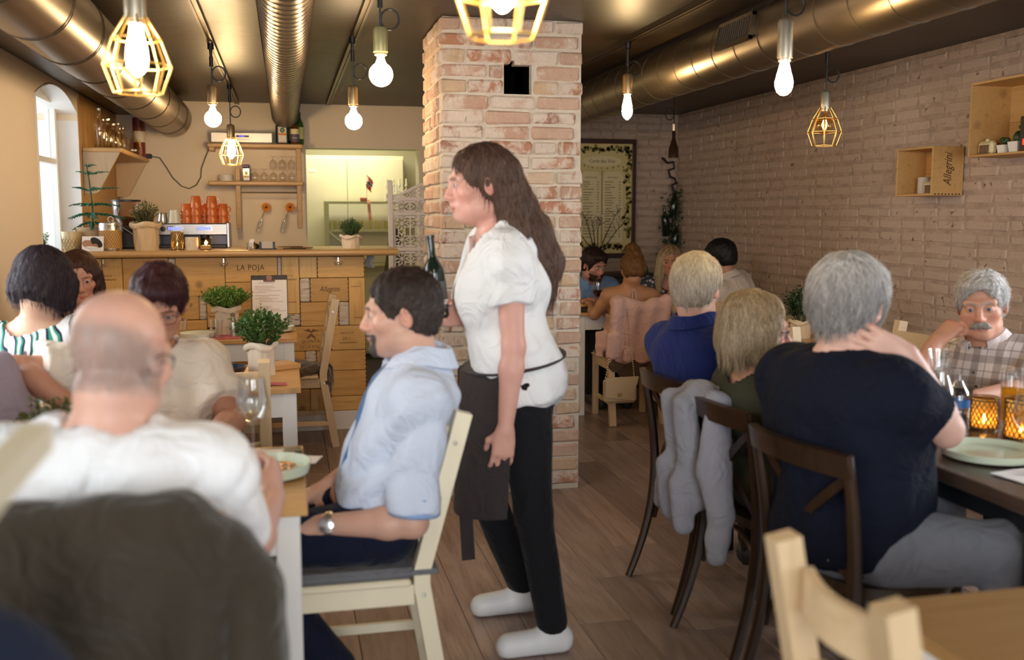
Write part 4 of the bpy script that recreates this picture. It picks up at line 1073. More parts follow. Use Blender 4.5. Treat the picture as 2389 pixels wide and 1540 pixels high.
obj('parcel', MB().rbox(-.035, .035, -.02, .02, 0, .035, .006), plain('parcel_pink', (.55, .22, .15), .7), t)
obj('ribbon', MB().sheet(lambda u, v: (.03 + .03 * u + .015 * v, -.012 - .012 * min(1, v * 6) - .004 * math.sin(9 * v), .012 - .20 * v), 5, 14, .002), plain('ribbon_peach', (.66, .33, .22), .7), t)
t = thing('spice_tin', 'white tin with an orange mark on the kitchen rack', 'tin', (1.0, 10.0, 1.57))
obj('tin', MB().lathe([(.03, 0), (.03, .08), (0, .081)], 20), PAPER, t)
obj('mark', MB().box(-.012, .012, -.0312, -.0295, .03, .062), plain('mark_orange', (.8, .25, .05), .6), t, False)
t = thing('candelabra', 'white candelabra with four candles on the kitchen rack', 'candelabra', (1.10, 10.12, 1.57))
mb = MB().lathe([(.04, 0), (.03, .01), (.006, .02), (.008, .12), (.006, .18)], 16)
for x in (-.10, -.03, .03, .10):
    mb.tube([(0, 0, .11), (x * .6, 0, .09), (x, 0, .12), (x, 0, .15)], .005, 6).lathe([(.014, .15), (.016, .165)], 12, (x, 0, 0))
obj('stand', mb, WHITE_P, t)
for x in (-.10, -.03, .03, .10): obj('candle', MB().lathe([(.009, .165), (.009, .225), (0, .227)], 12, (x, 0, 0)), plain('candle_wax', (.85, .80, .60), .6), t)
t = thing('work_coat', 'dark olive coat hanging in the kitchen below the rack end', 'coat', (1.02, 9.62, .55))
obj('cloth', MB().sheet(lambda u, v: (.13 * math.cos(PI * u) * (.35 + .65 * min(1, v * 1.6)), -.06 * math.sin(PI * u) * (.5 + .5 * v) + .015 * math.sin(9 * u), .75 - .95 * v), 18, 14, .01), plain('olive_coat', (.06, .055, .02), .9), t)
obj('hanger_post', MB().tube([(0, .02, -.55), (0, .02, .78)], .012, 8), STEEL, t)
t = thing('cup_of_cloth', 'grey cloth hanging off the right end of the bar', 'cloth', (.545, YB + .10, 1.02))
obj('cloth', MB().sheet(lambda u, v: (-.025 + .05 * u + .01 * math.sin(8 * v), -.03 + .01 * math.sin(5 * u), .15 - .085 * v), 8, 10, .006), plain('grey_cloth', (.45, .45, .47), .9), t)

# ------------------------------------------------------------ carved white folding screen
SCR = plain('whitewashed_screen', (0.84, 0.77, 0.74), .6, var=.06)
t = thing('folding_screen', 'white carved folding screen with pierced flower panels before the kitchen', 'screen', (.82, 8.18, 0), R(3))
W_ = .29
obj('post', MB().rbox(0, .038, -.012, .022, 0, 1.715, .004), SCR, t, False)
obj('post', MB().rbox(W_ + .03, W_ + .068, -.012, .022, 0, 1.715, .004), SCR, t, False)
rails = [(1.55, 1.58), (1.43, 1.455), (1.14, 1.17), (.86, .89), (.58, .61), (.30, .33), (.02, .05)]
for a, b in rails: obj('rail', MB().rbox(.038, W_ + .03, -.008, .018, a, b, .003), SCR, t, False)
crown = [(.038, 1.58), (W_ + .03, 1.58), (W_ + .03, 1.712)] + [(.038 + W_ * (1 - k / 12), 1.70 - .085 * (.5 - .5 * math.cos(PI * k / 12)) - .02 * (k / 12)) for k in range(1, 13)]
cr = MB()
cr.tube([(x, .005, z - .006) for x, z in crown[2:]], 1.0, flat=(.02, .014, (0, -1, 0)))
def clipz(x): return 1.70 - .085 * (.5 - .5 * math.cos(PI * (1 - (x - .038) / W_))) - .02 * (1 - (x - .038) / W_)
for k in range(14):
    for s in (-1, 1):
        p = []
        for q in range(9):
            x = .04 + W_ * (k - 4) / 9 + s * (q * .02); z = 1.582 + q * .02
            if .038 < x < W_ + .03 and z < clipz(x): p.append((x, .005, z))
        if len(p) > 1: cr.tube(p, 1.0, flat=(.008, .010, (0, -1, 0)))
o = obj('crown_lattice', cr, SCR, t, False)
def flower_panel(z0, z1, petals=8):
    mb = MB(); cx, cz = .038 + (W_ - .008) / 2, (z0 + z1) / 2; hw, hh = (W_ - .008) / 2, (z1 - z0) / 2
    mb.tube([(cx - hw + .012, .005, z0 + .012), (cx + hw - .012, .005, z0 + .012), (cx + hw - .012, .005, z1 - .012), (cx - hw + .012, .005, z1 - .012)], 1.0, closed=True, flat=(.022, .010, (0, -1, 0)))
    for gx in (-.5, .5):
        for gz in ((-.5, .5) if hh > .08 else (0,)):
            ox, oz = cx + gx * hw, cz + gz * hh
            sx, sz = hw * .5, hh * (.5 if hh > .08 else 1)
            for k in range(petals):
                a = 2 * PI * (k + .5) / petals
                L = min(sx / max(abs(math.cos(a)), 1e-6), sz / max(abs(math.sin(a)), 1e-6)) * .98
                d = (math.cos(a), math.sin(a)); n_ = (-d[1], d[0])
                for s in (-1, 1):
                    mb.tube([(ox + d[0] * L * f + n_[0] * s * .010 * math.sin(PI * f) * (L / .06), .005, oz + d[1] * L * f + n_[1] * s * .010 * math.sin(PI * f) * (L / .06)) for f in (.12, .35, .6, .85, 1.0)], 1.0, flat=(.0075, .010, (0, -1, 0)))
            mb.lathe([(.010, 0), (.010, .010)], 10, (ox, .010, oz), axis=(0, -1, 0))
    mb.box(cx - .006, cx + .006, .001, .009, z0, z1)
    return mb
for (a, b), (c, d) in zip(rails[1:], rails[:-1]):
    obj('pierced_panel', flower_panel(b, c), SCR, t, False)

# ------------------------------------------------------------ framed wine list in the alcove
t = thing('wine_list_poster', 'large dark framed wine list poster with a vine border in the alcove', 'poster', (3.0, 9.235, 0))
FRM = plain('dark_frame', (0.045, 0.016, 0.012), .35)
x0, x1, z0, z1 = -.36, .315, 1.02, 2.155
for a in ((x0, x1, z1 - .045, z1), (x0, x1, z0, z0 + .045)): obj('frame_bar', MB().rbox(a[0], a[1], -.03, .0, a[2], a[3], .005), FRM, t, False)
for a in ((x0, x0 + .04), (x1 - .04, x1)): obj('frame_bar', MB().rbox(a[0], a[1], -.03, .0, z0 + .045, z1 - .045, .005), FRM, t, False)
OLD = plain('old_cream_paper', (.62, .50, .22), .7, var=.05)
sh_ = obj('sheet', MB().box(x0 + .03, x1 - .03, -.012, -.006, z0 + .03, z1 - .03), OLD, t, False)
PI1 = plain('print_olive', (.19, .16, .035), .8, var=.3); PI2 = plain('print_dark', (.13, .09, .05), .8); PI3 = plain('print_pale', (.70, .60, .34), .8)
pr2 = MB()
for cx_ in (-.135, .085): pr2.prism([(cx_ - .10, 1.17), (cx_ + .10, 1.17), (cx_ + .10, 1.80), (cx_ + .07, 1.845), (cx_ - .07, 1.845), (cx_ - .10, 1.80)], -.0135, -.012, 'XZ')
pr2.prism(ell(-.025, 1.945, .195, .05, 24), -.0135, -.012, 'XZ')
obj('print_panels', pr2, PI3, sh_, False)
letter('Carte des Vins', .050, PI2, sh_, (-.025, -.0138, 1.945), squash=.86)
letter('VINS ROUGES', .021, PI2, sh_, (-.135, -.0138, 1.79), squash=.9); letter('VINS BLANCS', .021, PI2, sh_, (.085, -.0138, 1.79), squash=.9)
ln = MB(); rr = random.Random(4)
for cx_ in (-.135, .085):
    z = 1.745
    while z > 1.20:
        L = rr.uniform(.05, .11); ln.box(cx_ - .08, cx_ - .08 + L, -.0142, -.0135, z, z + .006); ln.box(cx_ + .06, cx_ + .08, -.0142, -.0135, z, z + .006); z -= rr.uniform(.020, .034)
ln.box(-.028, -.022, -.0142, -.0135, 1.16, 1.86)
obj('print_lines', ln, PI2, sh_, False)
vn = MB(); rgv = np.random.RandomState(3)
def leafy(p, n, s):
    for _ in range(n):
        q = p + rgv.normal(size=2) * s * .5; a = rgv.uniform(0, 6); r_ = s * rgv.uniform(.35, .8)
        vn.prism([(q[0] + r_ * (1 if k % 2 else .55) * math.cos(a + k * PI / 5), q[1] + r_ * (1 if k % 2 else .55) * math.sin(a + k * PI / 5)) for k in range(10)], -.0155, -.0135, 'XZ')
for k in range(14): leafy(np.array([-.30 + k * .042, 2.055 + .008 * math.sin(k * 1.7)]), 6, .030)
for k in range(15): leafy(np.array([.235 + .012 * math.sin(k), 2.04 - k * .058]), 6, .030)
for k in range(15): leafy(np.array([-.285 + .012 * math.sin(k), 2.04 - k * .058]), 2, .024)
for k in range(12): leafy(np.array([-.27 + k * .045, 1.12 + .012 * math.sin(k * 2.1)]), 6, .032)
for k in range(9): leafy(np.array([-.22 + k * .05, 1.87 + .016 * abs(k - 4) / 2]), 1, .018)
o = obj('print_vine', vn, PI1, sh_, False); o['kind'] = 'stuff'
# twigs in a vase before the poster, gold vase, sideboard, hanging ivy bottle, dark vine
t = thing('sideboard', 'low dark sideboard under the wine list poster', 'sideboard', (2.95, 9.0, 0))
obj('body', MB().rbox(-.45, .45, -.2, .2, .06, .86, .006), plain('sideboard_dark', (.03, .02, .017), .4), t, False); obj('top', MB().rbox(-.47, .47, -.22, .22, .86, .89, .004), plain('sideboard_dark', (.03, .02, .017), .4), t, False)
obj('leg', MB().box(-.42, -.38, -.18, -.14, 0, .06), FRM, t, False); obj('leg', MB().box(.38, .42, -.18, -.14, 0, .06), FRM, t, False); obj('leg', MB().box(-.42, -.38, .14, .18, 0, .06), FRM, t, False); obj('leg', MB().box(.38, .42, .14, .18, 0, .06), FRM, t, False)
t = thing('twig_vase', 'gold mosaic vase of bare blossom twigs on the sideboard', 'vase', (2.83, 8.9, .89))
obj('vase', MB().lathe([(.05, 0), (.052, .2), (.045, .2), (.043, .02)], 20), plain('gold_mosaic', (.50, .33, .06), .35, .6, var=.5, nscale=80, bump=.8, bscale=120), t)
tw = MB(); rgt = np.random.RandomState(6); bl_ = MB()
for dx, dz in ((-.16, .52), (-.05, .42), (.04, .40), (.22, .50), (.30, .40), (-.24, .38)):
    pts_ = [(0, 0, .1), (dx * .3, .02, .1 + dz * .4), (dx * .7 + rgt.uniform(-.02, .02), .03, .1 + dz * .75), (dx, .04, .1 + dz)]
    tw.tube(pts_, [.006, .005, .004, .002], 5)
    for q in range(4):
        f = rgt.uniform(.4, .95); b_ = np.array(pts_[1]) * (1 - f) + np.array(pts_[3]) * f; e_ = b_ + np.array([rgt.uniform(-.12, .12), .0, rgt.uniform(.04, .12)])
        tw.tube([b_, e_], [.003, .0015], 4); bl_.ball(tuple(e_), .006, 6, 4)
obj('twigs', tw, plain('twig_brown', (.04, .025, .015), .7), t); o = obj('buds', bl_, PAPER, t); o['kind'] = 'stuff'
t = thing('candle_pillar', 'tall gold pillar lantern on the sideboard left of the bun-haired woman', 'lantern', (2.62, 8.9, .89))
obj('body', MB().rbox(-.045, .045, -.045, .045, 0, .27, .008), plain('gold_mosaic', (.50, .33, .06)), t)
obj('cap', MB().lathe([(.03, .27), (.035, .30), (0, .315)], 16), plain('lantern_cap', (.3, .15, .05), .4), t)
t = thing('snake_plant', 'dark strap-leaved plant behind the alcove table', 'plant', (3.22, 8.55, 0))
obj('pot', MB().lathe([(.12, 0), (.15, .55), (.14, .55), (.11, .5)], 24), BLACK, t); obj('soil', MB().lathe([(.135, .52), (0, .53)], 20), SOIL, t)
rgs = np.random.RandomState(2)
for k in range(9):
    a = 2 * PI * k / 9; L = rgs.uniform(.35, .62); lean = rgs.uniform(.15, .4)
    obj('blade', MB().sheet(lambda u, v: (math.cos(a) * (.03 + lean * L * v * v) - math.sin(a) * (u - .5) * .05 * (1 - v ** 3), math.sin(a) * (.03 + lean * L * v * v) + math.cos(a) * (u - .5) * .05 * (1 - v ** 3), .52 + L * v), 4, 8, .002), LEAF_D, t)
t = thing('hanging_ivy', 'dark bottle garland and ivy hanging down the alcove corner', 'ornament', (3.66, 9.12, 0))
IRON = plain('black_iron', (.008, .008, .009), .5)
mb = MB().tube([(-.12, .0, 1.98), (-.06, 0, 1.93), (.0, 0, 1.94), (.01, 0, 1.88), (-.05, 0, 1.86), (-.03, 0, 1.80), (.02, 0, 1.78), (.03, 0, 1.74), (-.01, 0, 1.72), (.0, 0, 1.66)], .011, 7)
obj('scroll_bracket', mb, IRON, t)
for k, (x, z) in enumerate(((.0, 1.50), (-.05, 1.33), (.02, 1.18), (-.03, 1.02))):
    obj('bottle', MB().lathe([(q * 1.1, w) for q, w in bottle_prof(.034, .27)], 16, (x, .02 * (k % 2), z - .1), axis=(.1 * (-1) ** k, 0, 1)), plain('green_black_glass', (0.008, 0.016, 0.010)), t)
lv = MB(); rgi = np.random.RandomState(9)
for z in np.arange(.85, 1.68, .035): leaf_cloud(lv, rgi, 10, (rgi.uniform(-.05, .05), 0, z), .07 if z > 1.1 else .11, .04)
o = obj('ivy', lv, LEAF_D, t, False); o['kind'] = 'stuff'
obj('chain', MB().tube([(0, 0, .8), (0, 0, 1.7)], .006, 6), IRON, t)
obj('crate_base', MB().rbox(-.09, .08, -.09, .09, 0, .85, .006), plain('sideboard_dark', (.03, .02, .017), .4), t, False)

# ------------------------------------------------------------ crates on the right wall
BOXW = wood('crate_box', (0.55, 0.31, 0.105), (0.63, 0.38, 0.14), (0.46, 0.24, 0.075), 'Y', .55, .8, .5)
def wall_crate(label, xf, y0, y1, z0, z1, th=.011):
    t = thing('wine_crate', label, 'crate', (xf, y0, z0))
    D = 3.744 - xf; L = y1 - y0; Hh = z1 - z0
    obj('side_board', MB().rbox(0, D, 0, th, 0, Hh, .001), BOXW, t, False); obj('side_board', MB().rbox(0, D, L - th, L, 0, Hh, .001), BOXW, t, False)
    obj('bottom_board', MB().rbox(0, D, th, L - th, 0, th, .001), BOXW, t, False); obj('top_board', MB().rbox(0, D, th, L - th, Hh - th, Hh, .001), BOXW, t, False)
    m = Hh * .48
    obj('back_board', MB().rbox(D - .008, D, th, L - th, th, m, .001), BOXW, t, False); obj('back_board', MB().rbox(D - .008, D, th, L - th, m + .001, Hh - th, .001), BOXW, t, False)
    return t
c1 = wall_crate('small wine crate shelf with script lettering on its side, on the brick wall', 3.545, 4.985, 5.325, 1.545, 1.82)
letter('Allegrini', .075, INK, c1, (.10, -.0006, .145), (PI / 2, -PI / 2, 0), shear=.38, squash=.72)
fj = MB()
for q in range(8): fj.box(.02 + q * .022, .03 + q * .022, -.0006, 0, .004, .012)
o = obj('finger_joints', fj, INK, c1, False); o['kind'] = 'stuff'
c2 = wall_crate('large wine crate shelf at the right edge, on the brick wall', 3.50, 3.86, 4.635, 1.735, 2.115)
t = thing('pillar_candle', 'thick grey candle in the small wall crate', 'candle', (3.65, 5.20, 1.556))
obj('wax', MB().lathe([(.038, 0), (.038, .098), (.03, .1), (0, .096)], 24), plain('grey_wax', (.55, .48, .40), .6), t)
def tray_ornament(label, loc, rz=0):
    t = thing('mosaic_ornament', label, 'ornament', loc, rz)
    obj('frame', MB().rbox(-.02, .02, -.055, .055, 0, .07, .012), plain('ivory_ceramic', (.66, .56, .30), .4), t)
    obj('window', MB().rbox(-.0225, -.0195, -.036, .036, .006, .05, .004), plain('mosaic_brown', (.16, .09, .05), .5, var=.6, nscale=70), t)
    obj('knob', MB().ball((0, 0, .073), .012, 10, 6), plain('ivory_ceramic', (.66, .56, .30)), t)
tray_ornament('small ivory tealight house in the small wall crate', (3.60, 5.06, 1.556))
tray_ornament('ivory tealight house in the large wall crate', (3.56, 4.56, 1.746))
for k, (y, s) in enumerate(((4.455, .8), (4.36, 1.0))):
    t = thing('potted_cactus', ['smaller dark cactus in a white square pot in the large crate', 'larger dark cactus in a white square pot in the large crate'][k], 'cactus', (3.58, y, 1.746), 0, 'cacti in the large wall crate')
    obj('pot', MB().add([(-.028 * s, -.028 * s, 0), (.028 * s, -.028 * s, 0), (.028 * s, .028 * s, 0), (-.028 * s, .028 * s, 0), (-.036 * s, -.036 * s, .055 * s), (.036 * s, -.036 * s, .055 * s), (.036 * s, .036 * s, .055 * s), (-.036 * s, .036 * s, .055 * s)], [(3, 2, 1, 0), (4, 5, 6, 7), (0, 1, 5, 4), (1, 2, 6, 5), (2, 3, 7, 6), (3, 0, 4, 7)]), WHITE_P, t, False)
    cc = MB().ball((0, 0, .075 * s), .026 * s, 12, 8, (1, 1, 1.3 if k else .7))
    if k: cc.ball((0, -.02, .125), .016, 10, 6, (1, 1, .8)).ball((0, -.036, .105), .012, 10, 6)
    else: cc.ball((0, .015, .07), .016, 10, 6).ball((0, -.014, .068), .015, 10, 6)
    obj('cactus', cc, LEAF_D, t)
t = thing('black_vase', 'tall black square lantern glowing red in the large wall crate', 'lantern', (3.57, 4.225, 1.746))
obj('body', MB().rbox(-.05, .05, -.06, .06, 0, .17, .004), BLACK, t, False)
obj('ember', MB().rbox(-.052, -.049, -.02, .035, .03, .06, .003), glow('ember_red', (1.0, .05, .02), 1.6), t, False)
# ------------------------------------------------------------ signed-distance sculpting
F4 = np.float32
def rows(*v): return np.array(v, float)
class SDF:
    """fields blended on a rectilinear grid, turned into one closed surface"""
    def __init__(s, base=.012): s.ops = []; s.fine = []; s.base = base; s.disp = None
    def add(s, fn, lo, hi, k=.012, op='u'):
        s.ops.append((fn, np.array(lo, float), np.array(hi, float), k, op)); return s
    def cone(s, a, b, ra, rb=None, k=.012, op='u'):
        a = np.array(a, float); b = np.array(b, float); rb = ra if rb is None else rb
        d = b - a; L2 = max(d @ d, 1e-12)
        def fn(X, Y, Z):
            h = np.clip(((X - a[0]) * d[0] + (Y - a[1]) * d[1] + (Z - a[2]) * d[2]) / L2, 0, 1)
            return np.sqrt((X - a[0] - d[0] * h) ** 2 + (Y - a[1] - d[1] * h) ** 2 + (Z - a[2] - d[2] * h) ** 2) - (ra + (rb - ra) * h)
        m = max(ra, rb)
        return s.add(fn, np.minimum(a, b) - m, np.maximum(a, b) + m, k, op)
    def chain(s, pts, rs, k=.012, op='u'):
        for i in range(len(pts) - 1): s.cone(pts[i], pts[i + 1], rs[i], rs[i + 1], k, op)
        return s
    def ell(s, c, r, M3=None, k=.012, op='u', box=0):
        c = np.array(c, float); r = np.array(r, float); M3 = np.eye(3) if M3 is None else np.array(M3, float)
        def fn(X, Y, Z):
            x, y, z = X - c[0], Y - c[1], Z - c[2]
            q = [M3[0, i] * x + M3[1, i] * y + M3[2, i] * z for i in range(3)]
            if box:
                d = [np.abs(q[i]) - (r[i] - box) for i in range(3)]
                return np.sqrt(sum(np.maximum(e, 0) ** 2 for e in d)) + np.minimum(np.maximum(np.maximum(d[0], d[1]), d[2]), 0) - box
            k0 = np.sqrt(sum((q[i] / r[i]) ** 2 for i in range(3))); k1 = np.sqrt(sum((q[i] / r[i] ** 2) ** 2 for i in range(3)))
            return k0 * (k0 - 1) / np.maximum(k1, 1e-6)
        e = np.sqrt(((M3 * r) ** 2).sum(1))
        return s.add(fn, c - e, c + e, k, op)
    def half(s, p, n, k=.004, op='i'):
        """keep the side the normal points away from"""
        p = np.array(p, float); n = np.array(n, float); n = n / np.linalg.norm(n)
        return s.add(lambda X, Y, Z: (X - p[0]) * n[0] + (Y - p[1]) * n[1] + (Z - p[2]) * n[2], [-9] * 3, [9] * 3, k, op)
    def refine(s, lo, hi, h): s.fine.append((np.array(lo, float), np.array(hi, float), h)); return s
    def build(s):
        U = [o for o in s.ops if o[4] == 'u']
        lo = np.min([o[1] for o in U], 0) - .03; hi = np.max([o[2] for o in U], 0) + .03
        ax = []
        for i in range(3):
            xs = [lo[i]]
            while xs[-1] < hi[i]:
                h = s.base
                for a, b, f in s.fine:
                    if a[i] - f <= xs[-1] <= b[i]: h = min(h, f)
                xs.append(xs[-1] + h)
            ax.append(np.array(xs))
        V = np.full([len(a) for a in ax], .6, F4)
        for fn, a, b, k, op in s.ops:
            m = k + .03
            sl = []
            for i in range(3):
                i0 = max(0, np.searchsorted(ax[i], a[i] - m) - 1); i1 = min(len(ax[i]), np.searchsorted(ax[i], b[i] + m) + 1)
                sl.append(slice(i0, max(i1, i0)))
            if any(q.stop <= q.start for q in sl): continue
            X = ax[0][sl[0]][:, None, None]; Y = ax[1][sl[1]][None, :, None]; Z = ax[2][sl[2]][None, None, :]
            d = np.broadcast_to(fn(X, Y, Z), V[tuple(sl)].shape).astype(F4); v = V[tuple(sl)]
            if op == 's': d = -d
            if op in 'si':
                h = np.maximum(k - np.abs(v - d), 0) / max(k, 1e-6); V[tuple(sl)] = np.maximum(v, d) + h * h * k * .25
            else:
                h = np.maximum(k - np.abs(v - d), 0) / max(k, 1e-6); V[tuple(sl)] = np.minimum(v, d) - h * h * k * .25
        if s.disp is not None:
            X = ax[0][:, None, None]; Y = ax[1][None, :, None]; Z = ax[2][None, None, :]
            V += s.disp(X, Y, Z).astype(F4)
        for q in (V[0], V[-1], V[:, 0], V[:, -1], V[:, :, 0], V[:, :, -1]): np.maximum(q, .01, out=q)
        return nets(V, ax)
def nets(V, ax):
    S = V < 0
    nx, ny, nz = V.shape
    cnt = np.zeros((nx - 1, ny - 1, nz - 1), np.uint8)
    co = [(i, j, k) for i in (0, 1) for j in (0, 1) for k in (0, 1)]
    for i, j, k in co: cnt += S[i:nx - 1 + i, j:ny - 1 + j, k:nz - 1 + k]
    act = (cnt > 0) & (cnt < 8)
    I = np.argwhere(act)
    idx = np.full(act.shape, -1, np.int64); idx[act] = np.arange(len(I))
    vals = {c: V[I[:, 0] + c[0], I[:, 1] + c[1], I[:, 2] + c[2]] for c in co}
    pos = np.zeros((len(I), 3)); num = np.zeros(len(I))
    A = [ax[d][I[:, d]] for d in range(3)]; B = [ax[d][I[:, d] + 1] for d in range(3)]
    for a in co:
        for d in range(3):
            if a[d] == 0:
                b = list(a); b[d] = 1; b = tuple(b)
                va, vb = vals[a], vals[b]; m = (va < 0) != (vb < 0)
                t = np.where(m, va / np.where(m, va - vb, 1), 0)
                for e in range(3):
                    pe = (A[e] + (B[e] - A[e]) * t) if e == d else (B[e] if a[e] else A[e])
                    pos[:, e] += np.where(m, pe, 0)
                num += m
    pos /= num[:, None]
    quads = []
    for d in range(3):
        o = [e for e in range(3) if e != d]
        sl0 = [slice(None)] * 3; sl1 = [slice(None)] * 3
        sl0[d] = slice(0, V.shape[d] - 1); sl1[d] = slice(1, V.shape[d])
        ch = S[tuple(sl0)] != S[tuple(sl1)]
        E = np.argwhere(ch)
        E = E[(E[:, o[0]] > 0) & (E[:, o[1]] > 0) & (E[:, o[0]] < V.shape[o[0]] - 1) & (E[:, o[1]] < V.shape[o[1]] - 1)]
        def cell(p, q):
            c = E.copy(); c[:, o[0]] -= p; c[:, o[1]] -= q; return idx[c[:, 0], c[:, 1], c[:, 2]]
        Q = np.stack([cell(1, 1), cell(0, 1), cell(0, 0), cell(1, 0)], 1)
        ins = S[E[:, 0], E[:, 1], E[:, 2]]
        flip = ins if d != 1 else ~ins
        Q[~flip] = Q[~flip][:, ::-1]
        quads.append(Q)
    return pos, np.vstack(quads)
def np_mesh(name, pos, quads, mats, colors=None, matidx=None, smooth=True):
    me = bpy.data.meshes.new(name)
    me.vertices.add(len(pos)); me.vertices.foreach_set('co', np.ascontiguousarray(pos, F4).ravel())
    n = len(quads)
    me.loops.add(n * 4); me.loops.foreach_set('vertex_index', np.ascontiguousarray(quads, np.int32).ravel())
    me.polygons.add(n)
    me.polygons.foreach_set('loop_start', np.arange(0, n * 4, 4, dtype=np.int32))
    try: me.polygons.foreach_set('loop_total', np.full(n, 4, np.int32))
    except Exception: pass
    if smooth: me.polygons.foreach_set('use_smooth', np.ones(n, bool))
    for m in (mats if isinstance(mats, (list, tuple)) else [mats]): me.materials.append(m)
    if matidx is not None: me.polygons.foreach_set('material_index', np.asarray(matidx, np.int32))
    me.update(calc_edges=True); me.validate()
    if colors is not None:
        at = me.color_attributes.new('tint', 'FLOAT_COLOR', 'POINT')
        c = np.ones((len(pos), 4), F4); c[:, :3] = colors; at.data.foreach_set('color', c.ravel())
    return me
def folds(amp, freq, seed, stretch=(1, 1, 1)):
    """soft cloth folds: warped sums of waves"""
    rg = np.random.RandomState(seed); ks = rg.normal(size=(5, 3)); ks /= np.linalg.norm(ks, axis=1)[:, None]
    ks = ks * freq * rg.uniform(.6, 1.5, (5, 1)) * np.array(stretch); ph = rg.uniform(0, 6.3, 5)
    wk = rg.normal(size=(2, 3)) * freq * .35
    def fn(X, Y, Z):
        w = 1.3 * np.sin(wk[0, 0] * X + wk[0, 1] * Y + wk[0, 2] * Z) + 1.0 * np.sin(wk[1, 0] * X + wk[1, 1] * Y + wk[1, 2] * Z + 1.7)
        o = 0
        for i in range(5): o = o + np.sin(ks[i, 0] * X + ks[i, 1] * Y + ks[i, 2] * Z + ph[i] + w * (1.2 if i % 2 else -.9))
        rd = np.abs(np.sin(.55 * (ks[0, 0] * X + ks[0, 1] * Y + ks[0, 2] * Z) + 1.6 * w + ph[0])) ** .6
        return amp * (o / 2.6 + 1.1 * (.62 - rd))
    return fn
def sdf_obj(name, sd, mat, parent, origin=(0, 0, 0), **kw):
    p, q = sd.build()
    return link(name, np_mesh(name, p - np.array(origin), q, mat, **kw), parent)

# ------------------------------------------------------------ fabrics
def fabric(name, col, rough=.9, var=.06, nscale=5, weave=260, sheen=.06, bump=.12, crease=.55):
    if name in MATS: return MATS[name]
    t = NT(name); v = t.coords((1, 1, 1), False)
    f = t.noise(v, nscale, 3)
    c = t.mix(f, tuple(x * (1 - var) for x in col), tuple(min(1, x * (1 + var)) for x in col))
    t.set(Base_Color=c, Roughness=rough, Sheen_Weight=sheen)
    t.b.inputs['Specular IOR Level'].default_value = .2
    big = t.noise(v, 8.5, 4, .5, 2.4)
    x = t.n('ShaderNodeBump', Height=big, Strength=crease, Distance=.03)
    y = t.n('ShaderNodeBump', Height=t.noise(v, weave, 2), Strength=bump, Distance=.002, Normal=x.outputs[0])
    t.t.links.new(y.outputs[0], t.b.inputs['Normal'])
    MATS[name] = t.m; return t.m
FUR_B = fabric('brown_sheepskin', (0.10, 0.065, 0.035), 1.0, .4, 30, 180, .6, 1.0)
FUR_W = fabric('cream_sheepskin', (0.55, 0.46, 0.33), 1.0, .25, 30, 180, .6, 1.0)

# ------------------------------------------------------------ straight wooden chair
def wood_chair(name, label, loc, heading, mv, mh, h=.93, cushion=None, fur=None, kink=.085, rails=3, group='wooden chairs', w=.205, curve=.02):
    """local frame: seat faces +y"""
    t = thing(name, label, 'chair', loc, head_rot(heading), group)
    hw = w; s = .021
    yb = -.19
    for sx in (-1, 1):
        pts = [(sx * (hw - s), yb - .07, 0), (sx * (hw - s), yb, .43), (sx * (hw - s), yb, .47), (sx * (hw - s), yb - kink, h)]
        obj('leg', MB().tube(pts, 1.0, flat=(.042, .045, (0, 1, 0))), mv, t, False)
        obj('leg', MB().rbox(sx * (hw - s) - .02, sx * (hw - s) + .02, .165, .205, 0, .43, .003), mv, t, False)
        obj('seat_rail', MB().rbox(sx * (hw - s) - .012, sx * (hw - s) + .012, yb + .02, .168, .375, .432, .003), mv, t, False)
        obj('stretcher', MB().rbox(sx * (hw - s) - .010, sx * (hw - s) + .010, yb - .035, .17, .135, .165, .003), mv, t, False)
    obj('seat_rail', MB().rbox(-hw + .04, hw - .04, .172, .196, .375, .432, .003), mh, t, False)
    obj('seat_rail', MB().rbox(-hw + .04, hw - .04, yb - .01, yb + .012, .375, .432, .003), mh, t, False)
    obj('seat', MB().rbox(-hw - .005, hw + .005, yb + .03, .215, .432, .452, .006), mh, t, False)
    zt = h - .045
    specs = [(zt - .072, zt)] + [(h - .25 - k * .125, h - .205 - k * .125) for k in range(rails - 1)]
    for za, zb in specs:
        zm = (za + zb) / 2; y = yb - kink * (zm - .47) / (h - .47)
        obj('back_rail', MB().sheet(lambda u, v: (-(hw - s * 2) + (2 * hw - 4 * s) * u, y + .009 - curve * math.sin(PI * u), za + (zb - za) * v), 11, 2, .018), mh, t, False)
    bo_ = MB()
    for sx in (-1, 1):
        for y_, z_ in ((yb - .004, .405), (yb - kink * .78, h - .08)): bo_.lathe([(.007, 0), (.006, .002), (0, .0022)], 10, (sx * hw, y_, z_), axis=(sx, 0, 0))
    o = obj('bolt_heads', bo_, STEEL, t)
    if cushion:
        obj('cushion', MB().rbox(-hw, hw, yb + .015, .205, .452, .482, .012), cushion, t, True)
        obj('cushion_strap', MB().rbox(-hw - .003, hw + .003, yb - .045, yb + .03, .462, .478, .003), cushion, t, False)
    if fur:
        sd = SDF(.014)
        sd.ell((0, .0, .475), (.215, .20, .035), k=.02); sd.ell((0, -.215, .42), (.20, .035, .10), k=.03)
        sd.disp = folds(.012, 60, 5)
        sdf_obj('sheepskin', sd, fur, t)
    return t
